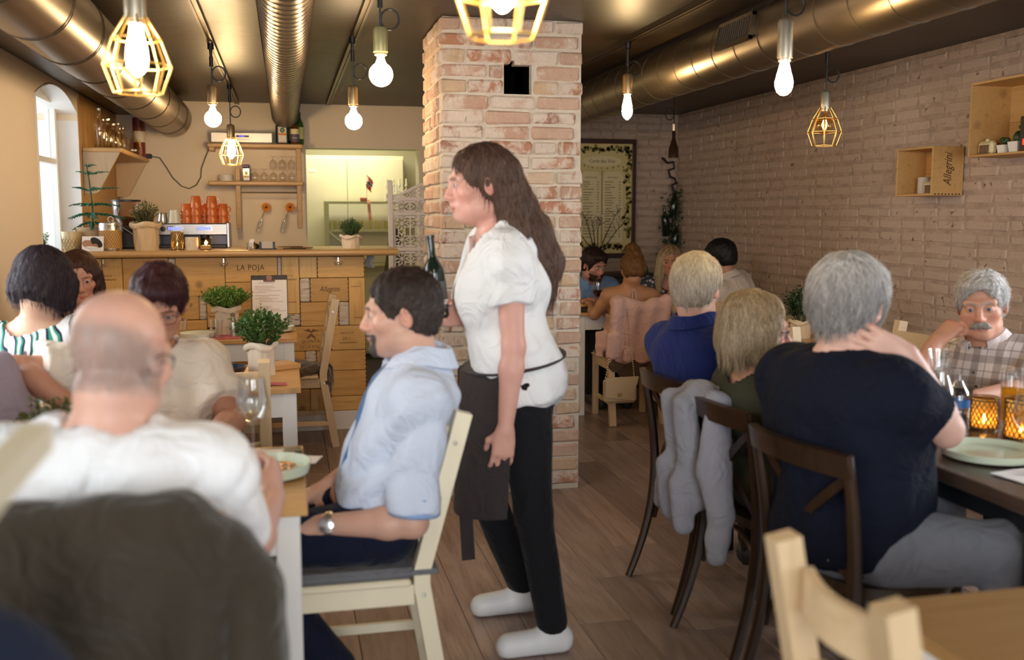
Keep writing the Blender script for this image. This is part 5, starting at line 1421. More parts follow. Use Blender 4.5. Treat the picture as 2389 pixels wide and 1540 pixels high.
# ------------------------------------------------------------ bentwood cross-back chair
def bent_chair(label, loc, heading, group='dark bentwood cross-back chairs'):
    t = thing('bentwood_chair', label, 'chair', loc, head_rot(heading), group)
    top = .83
    hw = .195
    def bez(p, n=10):
        p = [np.array(q, float) for q in p]; o = []
        for i in range(n + 1):
            f = i / n; q = p
            while len(q) > 1: q = [a * (1 - f) + b * f for a, b in zip(q[:-1], q[1:])]
            o.append(tuple(q[0]))
        return o
    for sx in (-1, 1):
        obj('leg', MB().tube(bez([(sx * .205, -.30, 0), (sx * .19, -.20, .25), (sx * .175, -.17, .45), (sx * hw, -.215, .65), (sx * (hw + .005), -.25, top + .01)], 12), [.014 + .005 * math.sin(PI * k / 12) for k in range(13)], 8), W_DARK, t)
        obj('leg', MB().tube(bez([(sx * .19, .22, 0), (sx * .185, .19, .2), (sx * .165, .155, .45)], 8), .016, 8), W_DARK, t)
        # bent brace under the seat, side
        obj('brace', MB().tube(bez([(sx * .188, -.20, .24), (sx * .18, -.17, .42), (sx * .17, -.06, .43), (sx * .17, .06, .43), (sx * .175, .16, .42), (sx * .186, .185, .24)], 14), .009, 7), W_DARK, t)
    obj('brace', MB().tube(bez([(-.188, -.20, .24), (-.17, -.18, .43), (-.05, -.18, .43), (.05, -.18, .43), (.17, -.18, .43), (.188, -.20, .24)], 14), .009, 7), W_DARK, t)
    seat = [(.205 * math.copysign(abs(math.cos(a)) ** .7, math.cos(a)), .01 + .20 * math.copysign(abs(math.sin(a)) ** .75, math.sin(a))) for a in [2 * PI * k / 32 for k in range(32)]]
    obj('seat', MB().prism(seat, .438, .468), W_DARK, t)
    # broad curved top rail
    def rail(u, v):
        a = (u - .5) * 2
        return (a * (hw + .018), -.255 - .045 * (1 - a * a) + .004 - .012 * v, top - .045 + .062 * v - .006 * a * a)
    obj('top_rail', MB().sheet(rail, 17, 5, .020), W_DARK, t)
    for sx in (-1, 1):
        obj('cross_bar', MB().tube(bez([(sx * (hw - .01), -.225, top - .05), (sx * .03, -.235 - .012 * sx, .66), (-sx * .17, -.18, .475)], 10), 1.0, flat=(.026, .009, (0, 1, 0))), W_DARK, t, False)
    return t

# ------------------------------------------------------------ pale wood tables with white legs
def pine_table(label, x0, x1, y0, y1, ztop=.745, top=W_TOP, legm=WHITE_P, cat='table', boards=3, leg=.058):
    t = thing('dining_table', label, cat, ((x0 + x1) / 2, (y0 + y1) / 2, 0), 0, 'pine tables with white legs')
    w, d = (x1 - x0) / 2, (y1 - y0) / 2
    n = boards
    for k in range(n):
        obj('top_board', MB().rbox(-w, w, -d + 2 * d * k / n + .0006, -d + 2 * d * (k + 1) / n - .0006, ztop - .024, ztop, .002), top, t, False)
    i = .018
    for sx in (-1, 1):
        for sy in (-1, 1):
            obj('leg', MB().rbox(min(sx * (w - i), sx * (w - i - leg)), max(sx * (w - i), sx * (w - i - leg)), min(sy * (d - i), sy * (d - i - leg)), max(sy * (d - i), sy * (d - i - leg)), 0, ztop - .024, .003), legm, t, False)
    for sy in (-1, 1): obj('apron', MB().box(-w + i + leg, w - i - leg, min(sy * (d - i - .008), sy * (d - i - .028)), max(sy * (d - i - .008), sy * (d - i - .028)), ztop - .125, ztop - .024), legm, t, False)
    for sx in (-1, 1): obj('apron', MB().box(min(sx * (w - i - .008), sx * (w - i - .028)), max(sx * (w - i - .008), sx * (w - i - .028)), -d + i + leg, d - i - leg, ztop - .125, ztop - .024), legm, t, False)
    return t
ZTB = .745
pine_table('pine-topped white-legged table nearest the camera, where the balding man eats', -1.16, .035, 2.37, 3.02)
pine_table('pine-topped white-legged table holding the plant and wooden board, second from the camera', -1.16, .045, 4.06, 4.74)
pine_table('pine-topped white-legged table against the bar holding the clipboard menu', -1.16, .05, 5.70, 6.27)
pine_table('pine-topped white-legged table in the alcove where the bearded man drinks', 1.99, 2.80, 6.74, 7.40)
pine_table('pine-topped white-legged table with an upright plant behind the blond woman', 2.70, 3.50, 4.85, 5.45)
pine_table('pine table with white apron in the lower right corner', 1.02, 1.75, .55, 1.555, .74, wood('near_table_top', (0.42, 0.24, 0.085), (0.50, 0.30, 0.12), (0.36, 0.19, 0.065), 'X', .35, .6, .2))
# dark table on the right
t = thing('dark_dining_table', 'long dark brown wooden table on the right with lanterns and carafe', 'table', (2.11, 2.95, 0))
for k in range(4): obj('top_board', MB().rbox(-.375 + .1875 * k + .0005, -.1875 + .1875 * k - .0005, -1.0, 1.0, .71, .75, .003), W_TDARK, t, False)
for y in (-.93, .93):
    for x in (-.30, .30): obj('leg', MB().rbox(x - .04, x + .04, y - .04, y + .04, 0, .71, .004), plain('iron_black_leg', (.012, .014, .018), .4), t, False)
    obj('apron', MB().box(-.26, .26, y - .012, y + .012, .63, .71), plain('iron_black_leg', (.012, .014, .018)), t, False)
for x in (-.30, .30): obj('apron', MB().box(x - .012, x + .012, -.89, .89, .64, .71), plain('iron_black_leg', (.012, .014, .018)), t, False)

# ------------------------------------------------------------ chairs
GREYC = fabric('grey_cushion', (.16, .165, .18), .9)
wood_chair('dining_chair', 'cream painted chair with a grey cushion under the man in the tie', (.150, 2.825, 0), 270, CREAM, CREAM, .905, GREYC, w=.215, kink=.12)
wood_chair('dining_chair', 'pale wooden chair with a brown sheepskin seen side-on before the bar', (.015, 6.36, 0), 270, W_BIRCH, W_BIRCHX, .925, None, FUR_B, w=.20)
wood_chair('dining_chair', 'pale wooden chair with a blue jacket on its back at the second table', (-.275, 4.04, 0), 0, W_BIRCH, W_BIRCHX, .90, None, FUR_W)
wood_chair('dining_chair', 'pale wooden chair under the dark-haired woman in the striped top', (-.80, 3.80, 0), 0, W_BIRCH, W_BIRCHX, .86)
wood_chair('dining_chair', 'pale wooden chair under the brown-haired woman facing the camera', (-.80, 5.05, 0), 180, W_BIRCH, W_BIRCHX, .86)
wood_chair('dining_chair', 'pale wooden chair under the woman in glasses and cream blouse', (-.42, 3.27, 0), 180, W_BIRCH, W_BIRCHX, .82)
wood_chair('dining_chair', 'chair under the olive jacket, where the balding man sits', (-.31, 1.86, 0), 3, W_BIRCH, W_BIRCHX, .97, w=.22)
wood_chair('dining_chair', 'pale wooden chair with empty back rails in the lower right foreground', (1.045, 1.272, 0), 90, W_BIRCH, W_BIRCHX, .925, rails=3, w=.17, curve=.03)
wood_chair('dining_chair', 'pale wooden chair with a pink cardigan and cream handbag in the alcove', (2.335, 6.62, 0), 2, W_BIRCH, W_BIRCHX, .84, None, FUR_B, w=.20)
wood_chair('dining_chair', 'pale wooden chair under the bearded man in the alcove', (2.35, 7.62, 0), 180, W_BIRCH, W_BIRCHX, .86)
wood_chair('dining_chair', 'pale wooden chair under the blonde woman eating in the alcove', (2.98, 7.55, 0), 200, W_BIRCH, W_BIRCHX, .86)
wood_chair('dining_chair', 'empty pale wooden chair seen between the white-blond and blond heads', (2.766, 5.86, 0), 70, W_BIRCH, W_BIRCHX, .91)
wood_chair('dining_chair', 'empty pale chair at the far end of the dark table behind the blond woman', (2.20, 4.06, 0), 178, W_BIRCH, W_BIRCHX, .90)
wood_chair('dining_chair', 'empty pale wooden chair by the brick wall left of the moustached man', (2.62, 4.05, 0), 268, W_BIRCH, W_BIRCHX, .93)
wood_chair('dining_chair', 'pale wooden chair under the moustached man in the checked shirt', (2.66, 3.24, 0), 268, W_BIRCH, W_BIRCHX, .86)
bent_chair('dark bentwood cross-back chair under the blue polo man, furthest of the three', (1.62, 3.47, 0), 86)
bent_chair('dark bentwood cross-back chair with a grey cardigan, middle of the three', (1.60, 2.95, 0), 88)
bent_chair('dark bentwood cross-back chair under the navy shirt man, nearest of the three', (1.575, 2.42, 0), 82)
# tall chair at the left edge with a navy jacket
th = thing('tall_chair', 'tall pale wooden chair at the left edge, only its slanting back rail in view', 'chair', (-.511, .98, 0), head_rot(0))
for sx in (-1, 1):
    obj('leg', MB().tube([(sx * .2, -.30, 0), (sx * .2, -.18, .62), (sx * .2, -.19, .9), (sx * .2, -.20, 1.0)], 1.0, flat=(.042, .045, (0, 1, 0))), W_BIRCH, th, False)
    obj('leg', MB().rbox(sx * .2 - .02, sx * .2 + .02, .17, .21, 0, .62, .003), W_BIRCH, th, False)
    obj('stretcher', MB().rbox(sx * .2 - .01, sx * .2 + .01, -.22, .18, .25, .28, .003), W_BIRCH, th, False)
    obj('arm_rest', MB().tube([(sx * .25, -.26, 1.185), (sx * .25, -.06, 1.20), (sx * .25, .135, 1.207)], 1.0, flat=(.030, .030, (0, 0, 1))), CREAM, th, False)
    obj('arm_post', MB().tube([(sx * .205, -.19, .62), (sx * .25, -.21, 1.17)], 1.0, flat=(.03, .03, (0, 1, 0))), CREAM, th, False)
obj('seat', MB().rbox(-.22, .22, -.19, .22, .62, .645, .005), W_BIRCHX, th, False)
obj('back_rail', MB().rbox(-.18, .18, -.225, -.195, .90, .98, .003), W_BIRCHX, th, False)
obj('footrest', MB().rbox(-.18, .18, .18, .20, .22, .25, .003), W_BIRCHX, th, False)

# ------------------------------------------------------------ draped garments
def drape(name, label, cat, mat, parts, disp, base=.011, cuts=()):
    sd = SDF(base)
    for p in parts: p(sd)
    sd.disp = disp
    P, Q = sd.build(); o = np.array([(P[:, 0].min() + P[:, 0].max()) / 2, (P[:, 1].min() + P[:, 1].max()) / 2, P[:, 2].min()])
    ob = link(name, np_mesh(name, P - o, Q, mat), None, tuple(o)); return tag(ob, label, cat)
def slab(a, b, th, k=.03):   # a thick cloth wedge between two corner pairs: list of (p,q,r) cones
    return lambda sd: sd.cone(a, b, th, th, k)
def panel(c, r, hd=0, tilt=0, k=.03, box=.02):
    M3 = np.array(Matrix.Rotation(head_rot(hd), 3, 'Z') @ Matrix.Rotation(R(tilt), 3, 'X'))
    return lambda sd: sd.ell(c, r, M3, k, 'u', box)
# olive jacket over the near man's chair
def vfold(amp, f, ax=(1, 0), ph=0.0, seed=1):
    n = folds(amp * .5, 9, seed)
    return lambda X, Y, Z: amp * np.sin((X * ax[0] + Y * ax[1]) * f + ph + 2.2 * np.sin(Z * 3.1 + 1)) * np.clip((1.06 - Z) / .3, .1, 1) + n(X, Y, Z)
OLIVE = fabric('olive_wool', (.036, .027, .017), .95, .1, 6, 200, .3)
drape('olive_jacket', 'dark olive jacket hung over the balding man\'s chair back', 'jacket', OLIVE,
      [panel((-.315, 1.555, .66), (.225, .040, .335), 3, 5, .06, .035), lambda sd: sd.chain([(-.50, 1.55, .985), (-.40, 1.54, .985), (-.27, 1.54, .985), (-.165, 1.55, .985)], [.036, .034, .034, .034], .05),
       lambda sd: sd.chain([(-.165, 1.55, .98), (-.105, 1.56, .925), (-.075, 1.57, .85)], [.036, .045, .05], .04), lambda sd: sd.chain([(-.08, 1.57, .87), (-.068, 1.58, .62), (-.06, 1.59, .25)], [.05, .062, .072], .02),
       lambda sd: sd.chain([(-.145, 1.53, .97), (-.135, 1.52, .70), (-.145, 1.52, .25)], [.03, .035, .045], .015),
       lambda sd: sd.chain([(-.50, 1.55, .97), (-.58, 1.57, .88), (-.62, 1.60, .35)], [.045, .055, .075], .04)], vfold(.013, 34, seed=3), .012)
NAVY_J = fabric('navy_wool', (.012, .017, .035), .95, .1)
drape('navy_jacket', 'dark navy jacket heaped on the tall chair at the lower left edge', 'jacket', NAVY_J,
      [lambda sd: sd.ell((-.36, 1.10, .88), (.125, .08, .165), k=.05), lambda sd: sd.ell((-.40, 1.08, .74), (.16, .11, .09), k=.05), lambda sd: sd.chain([(-.30, 1.12, .96), (-.25, 1.12, .84), (-.245, 1.11, .70)], [.04, .045, .05], .03)], vfold(.014, 30, seed=8), .012)
BLUE_J = fabric('petrol_blue_wool', (.018, .045, .085), .95, .1)
drape('blue_jacket', 'petrol blue jacket hanging from the empty chair behind the woman in cream', 'jacket', BLUE_J,
      [panel((-.30, 3.775, .60), (.11, .035, .24), 0, 4, .04, .03), lambda sd: sd.cone((-.24, 3.765, .80), (-.17, 3.76, .36), .035, .05, .03), lambda sd: sd.cone((-.38, 3.77, .80), (-.22, 3.77, .82), .03, .03, .03)], vfold(.010, 40, seed=4), .013)
PINK = fabric('dusty_pink_wool', (.72, .47, .42), .95, .05)
drape('pink_cardigan', 'dusty pink cardigan draped over the chair of the bare-backed woman', 'cardigan', PINK,
      [lambda sd: sd.chain([(2.160, 6.365, .85), (2.22, 6.365, .845), (2.33, 6.365, .815), (2.44, 6.365, .83), (2.515, 6.365, .85)], [.044, .034, .030, .034, .046], .04),
       panel((2.345, 6.362, .63), (.19, .024, .20), 2, 5, .03, .018),
       panel((2.160, 6.345, .715), (.042, .024, .165), -8, 6, .02, .018), panel((2.135, 6.33, .56), (.055, .020, .09), 12, 5, .02, .016),
       panel((2.095, 6.46, .585), (.05, .03, .07), 30, 0, .02, .02), panel((2.07, 6.45, .51), (.030, .018, .05), 40, 0, .02, .014),
       panel((2.25, 6.345, .49), (.05, .014, .045), 0, 8, .01, .012),
       panel((2.53, 6.395, .70), (.035, .03, .18), -20, 0, .03, .02)], vfold(.008, 52, seed=6), .0095)
GREYK = fabric('grey_knit', (.30, .30, .345), .95, .08, 8, 160)
drape('grey_cardigan', 'soft grey cardigan hanging over the middle bentwood chair', 'cardigan', GREYK,
      [lambda sd: sd.chain([(1.36, 3.17, .83), (1.325, 3.08, .85), (1.335, 3.0, .85), (1.355, 2.93, .835)], [.026, .034, .034, .026], .04),
       panel((1.290, 3.085, .66), (.098, .026, .185), 90, 8, .03, .024), panel((1.258, 3.12, .52), (.070, .022, .095), 84, 5, .03, .02), panel((1.262, 3.035, .48), (.045, .020, .085), 96, 5, .03, .018),
       lambda sd: sd.chain([(1.345, 2.945, .82), (1.325, 2.915, .62), (1.345, 2.89, .47), (1.335, 2.88, .40)], [.028, .034, .026, .026], .02),
       panel((1.33, 2.875, .37), (.034, .022, .05), 80, 0, .03, .02),
       lambda sd: sd.chain([(1.40, 3.05, .84), (1.425, 3.02, .7)], [.026, .022], .03)], vfold(.015, 62, (.15, 1), seed=9), .0085)
# handbag on its chain
t = thing('handbag', 'cream quilted handbag on a gold chain hanging from the pink-draped chair', 'bag', (2.155, 6.25, 0), R(4))
BAGM = plain('cream_leather', (.62, .49, .31), .5, var=.05, bump=.5, bscale=90)
obj('bag_body', MB().rbox(-.115, .115, -.035, .035, .185, .355, .02), BAGM, t); obj('flap', MB().prism([(-.118, .365), (.118, .365), (.108, .32), (.055, .225), (.03, .215), (-.10, .23), (-.118, .24)], -.045, -.034, 'XZ'), BAGM, t, False)
obj('clasp', MB().rbox(-.035, -.002, -.05, -.044, .235, .255, .004), BRASS, t)
chn = MB()
for a, b in (((.105, .0, .35), (.075, .08, .845)), ((-.105, 0, .35), (-.06, .03, .50))):
    n = int(math.dist(a, b) / .016)
    for k in range(n):
        p = [a[i] + (b[i] - a[i]) * (k + .5) / n for i in range(3)]; chn.ball(p, .0055, 6, 4, (.7, .7, 1.6))
o = obj('chain_strap', chn, BRASS, t); o['kind'] = 'stuff'

# ------------------------------------------------------------ things on the tables
def beer_mat():
    t = NT('beer_gold')
    tr = t.n('ShaderNodeBsdfTransparent', Color=(.95, .62, .06, 1)); tl = t.n('ShaderNodeBsdfTranslucent', Color=(.9, .55, .05, 1)); df = t.n('ShaderNodeBsdfDiffuse', Color=(.8, .5, .05, 1))
    a = t.n('ShaderNodeMixShader', Fac=.5); t.t.links.new(tl.outputs[0], a.inputs[1]); t.t.links.new(df.outputs[0], a.inputs[2])
    b = t.n('ShaderNodeMixShader', Fac=.45); t.t.links.new(tr.outputs[0], b.inputs[1]); t.t.links.new(a.outputs[0], b.inputs[2]); t.t.links.new(b.outputs[0], t.out.inputs[0])
    return t.m
BEER = beer_mat()
potted('potted_plant', 'tall leafy green plant in a kraft bag on the second table', (-.115, 4.42, ZTB), .060, .140, .165, .135, 80, .022, LEAF, KRAFT_L, 31, fill=480)
potted('potted_plant', 'bushy bright green plant in a kraft bag on the table against the bar', (-.345, 5.97, ZTB), .070, .165, .135, .165, 110, .019, LEAF_L, KRAFT_L, 32, fill=640)
potted('potted_plant', 'brownish green plant half hidden behind the balding man, near table', (-.60, 2.72, ZTB), .06, .08, .16, .10, 60, .022, plain('russet_leaf', (0.09, 0.10, 0.02), .5, var=.6, nscale=50), KRAFT, 33, fill=160)
potted('potted_plant', 'dark upright plant in a kraft bag before the right brick wall', (2.83, 5.10, ZTB), .062, .10, .20, .10, 50, .028, LEAF_D, KRAFT, 34, fill=120)
def plate(name, label, loc, r=.115, h=.022, mat=CHINA, group='stoneware plates', deep=1.0):
    t = thing(name, label, 'plate', loc, 0, group)
    obj('dish', MB().lathe([(r * .62, 0), (r * .93, h * .25), (r, h), (r * .97, h), (r * .90, h * .42), (r * .60, h * .22), (0, h * .2)], 40), mat, t); return t
plate('dinner_plate', 'cream plate under the clipboard on the right end of the bar-side table', (-.045, 6.06, ZTB), .085, .034, CHINA)
plate('dinner_plate', 'cream plate on the bar-side table left of the plant', (-.50, 5.86, ZTB), .10, .03, CHINA)
plate('dinner_plate', 'pale green rimmed plate on the dark table in the right foreground', (1.945, 2.415, .75), .135, .028, plain('celadon_glaze', (.62, .68, .52), .15, var=.04))
bw = plate('soup_plate', 'wide pale green bowl of food before the balding man', (-.062, 2.68, ZTB), .115, .038, plain('celadon_bowl', (.60, .68, .54), .2, var=.03))
fd = MB(); rgf = np.random.RandomState(1)
for _ in range(60):
    a = rgf.uniform(0, 6.28); q = .075 * math.sqrt(rgf.uniform()); fd.ball((q * math.cos(a), q * math.sin(a), .017 + rgf.uniform(0, .004)), .008, 6, 4, (1, 1, .6))
f_ = obj('food', fd, plain('orange_stew', (.62, .26, .06), .25, var=.4, nscale=30)); f_.location = (-.062, 2.68, ZTB); tag(f_, 'orange diced food in the pale green bowl', 'food', kind='stuff')
t = thing('dark_bowl', 'dark navy bowl on the second table beside the plant', 'bowl', (-.255, 4.30, ZTB))
obj('bowl', MB().lathe([(.035, 0), (.06, .02), (.085, .06), (.082, .06), (.05, .018), (0, .012)], 32), plain('navy_glaze', (.02, .03, .06), .15), t)
t = thing('serving_board', 'thick wooden serving board lying askew on the second table', 'board', (-.045, 4.60, ZTB), R(28))
obj('board', MB().rbox(-.10, .075, -.07, .07, 0, .024, .004), W_TOP, t, False)
def wineglass(label, loc, s=1.0, wine=None, mat=GLASS, tall=1.0, group='stemmed wine glasses'):
    t = thing('wine_glass', label, 'glass', loc, 0, group)
    h = .085 * tall
    obj('bowl', MB().lathe([(.003, h), (.022 * s, h + .008), (.038 * s, h + .035 * s), (.041 * s, h + .06 * s), (.034 * s, h + .115 * s), (.0325 * s, h + .115 * s), (.039 * s, h + .06 * s), (.036 * s, h + .036 * s), (.02 * s, h + .011)], 28, caps=False), mat, t)
    obj('stem', MB().lathe([(.036, 0), (.034, .003), (.008, .007), (.0042, .014), (.0036, h * .6), (.004, h)], 24), mat, t)
    if wine: obj('wine', MB().lathe([(0, h + .010), (.02 * s, h + .012), (.0355 * s, h + .037 * s), (.0385 * s, h + .058 * s), (0, h + .058 * s)], 24), wine, t)
    return t
wineglass('large empty wine glass on the near table beside the bowl', (-.105, 2.88, ZTB), 1.12, None, GLASS, 1.25)
wineglass('glass of red wine before the bearded man in the alcove', (2.22, 6.95, ZTB), 1.05, plain('red_wine', (.035, .003, .008), .05), GLASS, 1.0)
wineglass('empty wine glass on the dark table beside the navy shirt man', (2.10, 3.20, .75), 1.0)
wineglass('stemmed beer glass half full of beer, nearest on the dark table', (2.085, 2.44, .75), .92, BEER, GLASS, .75)
t = thing('beer_glass', 'tall beer glass with gold beer before the moustached man', 'glass', (2.30, 2.76, .75))
obj('cup', MB().lathe([(.028, 0), (.034, .02), (.040, .19), (.038, .19), (.032, .02), (0, .012)], 28, caps=False), GLASS, t)
obj('beer', MB().lathe([(0, .013), (.0315, .02), (.036, .125), (0, .125)], 28), BEER, t)
def tumbler(label, loc, r=.036, h=.095, mat=GLASS, ribs=False):
    t = thing('tumbler', label, 'glass', loc, 0, 'drinking tumblers')
    obj('cup', MB().lathe([(r * .82, 0), (r, h), (r * .95, h), (r * .77, .008), (0, .007)], 12 if ribs else 28, caps=False), mat, t); return t
tumbler('clear ribbed tumbler on the bar-side table left of the plate', (-.60, 5.98, ZTB), ribs=True)
tumbler('clear ribbed tumbler beside the plant bag on the bar-side table', (-.395, 5.80, ZTB), .037, .105, ribs=True)
tumbler('smoky olive tumbler beside the carafe on the dark table', (2.20, 2.88, .75), .036, .105, glass('olive_smoked_glass', (.42, .42, .30)))
t = thing('salt_cellar', 'small steel salt shaker beside the plant bag on the bar-side table', 'shaker', (-.305, 5.84, ZTB))
obj('body', MB().lathe([(.018, 0), (.018, .07), (.015, .085), (.012, .12), (.014, .13), (0, .14)], 16), STEEL, t)
t = thing('carafe', 'tall flared clear water carafe on the dark table', 'carafe', (2.055, 2.80, .75))
obj('vessel', MB().lathe([(.045, 0), (.055, .012), (.058, .07), (.045, .13), (.030, .175), (.030, .20), (.040, .255), (.038, .255), (.028, .20), (.028, .175), (.043, .13), (.055, .07), (.05, .014), (0, .01)], 36, caps=False), GLASS, t)
t = thing('water_bottle', 'clear water bottle with a blue label band beside the carafe', 'bottle', (2.02, 2.66, .75))
obj('vessel', MB().lathe(bottle_prof(.034, .215, .0125, .62), 28, caps=False), GLASS, t)
obj('label_band', MB().lathe([(.0346, .098), (.0346, .122)], 28, caps=False), plain('aqua_blue', (.01, .10, .30), .4), t)
obj('back_label', MB().lathe([(.0336, .02), (.0336, .066)], 28, caps=False), plain('deep_navy_label', (.01, .02, .05), .4), t)
letter('m', .02, PAPER, t, (-.018, -.0338, .088), name='label_lettering')
lantern('pierced bronze lantern with a lit tealight, nearer the carafe on the dark table', (2.185, 2.745, .75), .042, .105, 18, 4)
lantern('pierced bronze lantern with a lit tealight, taller and nearest on the dark table', (2.205, 2.60, .75), .050, .125, 20, 4)
lantern('pierced bronze lantern behind the arm of the navy shirt man on the dark table', (2.06, 3.02, .75), .042, .095, 18, 4)
# napkins and cutlery
REDCH = plain('red_white_check', (.50, .12, .13), .85, var=.6, nscale=60)
def cloth_flat(label, loc, rz, w, d, mat, seed, amp=.004, z=.003):
    n = folds(1, 22, seed)
    o = obj('napkin', MB().sheet(lambda u, v: ((u - .5) * w, (v - .5) * d, .004 + amp * (1 + float(n((u - .5) * w, (v - .5) * d, 0)))), 16, 12, .002), mat)
    o.location = loc; o.rotation_euler = (0, 0, rz); return tag(o, label, 'napkin')
cloth_flat('red and white checked napkin at the front of the second table', (-.13, 4.14, ZTB), .05, .24, .06, REDCH, 1, .002)
cloth_flat('red and white napkin under the ribbed tumbler on the bar-side table', (-.42, 5.81, ZTB - .002), .15, .30, .18, REDCH, 2, .0025)
cloth_flat('white paper napkin with cutlery at the front of the bar-side table', (-.55, 5.755, ZTB), -.1, .22, .09, PAPER, 3, .002)
cloth_flat('white paper napkin on the dark table under the knife', (1.945, 2.20, .75), .15, .24, .13, PAPER, 4, .0015)
def crumple(label, loc, rz, seed):
    n = folds(1, 30, seed)
    o = obj('napkin', MB().sheet(lambda u, v: ((u - .5) * .22, (v - .5) * .09, .008 + .022 * math.exp(-((u - .35) * 5) ** 2) * (1 - v * .4) + .003 * float(n(u * .2, v * .1, 0))), 20, 10, .002), plain('blush_paper', (.80, .70, .66), .8))
    o.location = loc; o.rotation_euler = (0, 0, rz); return tag(o, label, 'napkin')
crumple('crumpled white napkin behind the bowl on the near table', (-.10, 2.90, ZTB), .0, 5)
crumple('folded white napkin poking past the right edge of the near table', (-.03, 2.83, ZTB), -.25, 7)
t = thing('phone', 'dark phone lying behind the bowl at the near table corner', 'phone', (-.02, 2.94, ZTB), .05)
obj('slab', MB().rbox(-.07, .05, -.035, .035, 0, .009, .003), BLACK, t, False)
t = thing('table_knife', 'dark handled table knife on the white napkin, dark table', 'knife', (1.95, 2.20, .757), R(-12))
obj('handle', MB().tube([(.03, 0, .006), (.13, 0, .007)], .006, 8), BLACK, t); obj('blade', MB().prism([(-.10, .0), (.03, -.008), (.03, .008), (-.06, .008)], .003, .005), STEEL, t, False)
t = thing('cake_fork', 'small fork on the paper napkin of the bar-side table', 'fork', (-.50, 5.76, ZTB + .009), R(30))
obj('handle', MB().tube([(-.07, 0, .003), (.03, 0, .004)], .0025, 6), STEEL, t); obj('tines', MB().prism([(.03, -.003), (.045, -.009), (.075, -.009), (.075, .009), (.045, .009), (.03, .003)], .003, .005), STEEL, t, False)
# clipboard menu
t = thing('menu_clipboard', 'dark clipboard menu with a white page standing on the bar-side table', 'menu', (-.105, 6.20, ZTB), 0)
Rt = np.array(Matrix.Rotation(R(-9), 3, 'X'))
def tilted(mb):
    V = np.vstack(mb.v) @ Rt.T; return MB().add(V, mb.f)
obj('board', tilted(MB().rbox(-.108, .108, -.003, .003, 0, .33, .003)), plain('slate_board', (.05, .045, .04), .6), t, False)
obj('page', tilted(MB().box(-.102, .104, -.0045, -.003, .01, .300)), PAPER, t, False)
tx = MB(); rr = random.Random(9); z = .28
while z > .03:
    if rr.random() < .8:
        L = rr.uniform(.05, .17); x_ = -.085 + (.02 if rr.random() < .3 else 0); tx.box(x_, x_ + L, -.0052, -.0045, z, z + .003)
    z -= .0095
o = obj('page_lines', tilted(tx), plain('faded_pink_ink', (.55, .40, .42), .8), t, False); o['kind'] = 'stuff'
obj('clip', tilted(MB().rbox(-.035, .035, -.012, -.003, .290, .300, .003).lathe([(.018, 0), (.018, .008)], 16, (0, -.003, .312), axis=(0, -1, 0))), plain('clip_copper', (.16, .07, .045), .35, .7), t, False)
for lt, lx in (('L', -.09), ('M', -.06), ('L', .045)): letter(lt, .02, plain('slate_lettering', (.02, .018, .016), .8), t, (lx, .0462, .318), (R(81), 0, 0))
# tray of food in the alcove, water jug label card on dark table
t = thing('slate_tray', 'black slate tray of snacks at the left of the alcove table', 'tray', (2.10, 6.86, ZTB))
obj('slate', MB().rbox(-.10, .12, -.08, .08, 0, .03, .004), BLACK, t, False)
fd = MB()
for k in range(9): fd.ball((-.07 + .02 * k, .02 * math.sin(k * 2.1), .042), .022, 8, 6, (1, .8, .6))
f_ = obj('snacks', fd, plain('bread_gold', (.55, .33, .08), .6, var=.4, nscale=30)); f_.location = (2.10, 6.86, ZTB); tag(f_, 'golden bread snacks heaped on the black slate tray', 'food', kind='stuff')
t = thing('place_card', 'small white card between carafe and lanterns on the dark table', 'card', (2.20, 3.05, .75), R(60))
obj('card', MB().cbox((0, 0, .03), (.07, .002, .06), np.array(Matrix.Rotation(R(-10), 3, 'X'))), PAPER, t, False)
# ------------------------------------------------------------ people
def skin_mat():
    t = NT('skin')
    at = t.n('ShaderNodeAttribute', _attribute_name='tint')
    v = t.coords((1, 1, 1), False)
    f = t.noise(v, 28, 4, .6)
    c = t.mix(t.math('MULTIPLY', f, .35), at.outputs['Color'], (0.50, 0.20, 0.13))
    t.set(Base_Color=c, Roughness=.46, Subsurface_Weight=.12)
    t.b.inputs['Subsurface Radius'].default_value = (.012, .005, .003)
    t.b.inputs['Specular IOR Level'].default_value = .4
    t.bump(t.noise(v, 240, 2), .08, .002)
    return t.m
SKIN = skin_mat()
def eye_mat():
    t = NT('eye'); at = t.n('ShaderNodeAttribute', _attribute_name='tint')
    t.set(Base_Color=at.outputs['Color'], Roughness=.08); return t.m
EYE = eye_mat()
def hair_mat():
    t = NT('hair'); at = t.n('ShaderNodeAttribute', _attribute_name='tint')
    t.set(Base_Color=at.outputs['Color'], Roughness=.55)
    t.b.inputs['Specular IOR Level'].default_value = .28
    return t.m
HAIR = hair_mat()
def hd_frame(h): a = R(h); return np.array([math.cos(a), -math.sin(a), 0.]), np.array([math.sin(a), math.cos(a), 0.])
def head_matrix(h, pitch=0, roll=0):
    r, f = hd_frame(h); u = np.array([0, 0, 1.])
    p = R(pitch); f2 = f * math.cos(p) - u * math.sin(p); u2 = u * math.cos(p) + f * math.sin(p)
    q = R(roll); u3 = u2 * math.cos(q) + r * math.sin(q); r3 = r * math.cos(q) - u2 * math.sin(q)
    return np.stack([r3, f2, u3], 1)
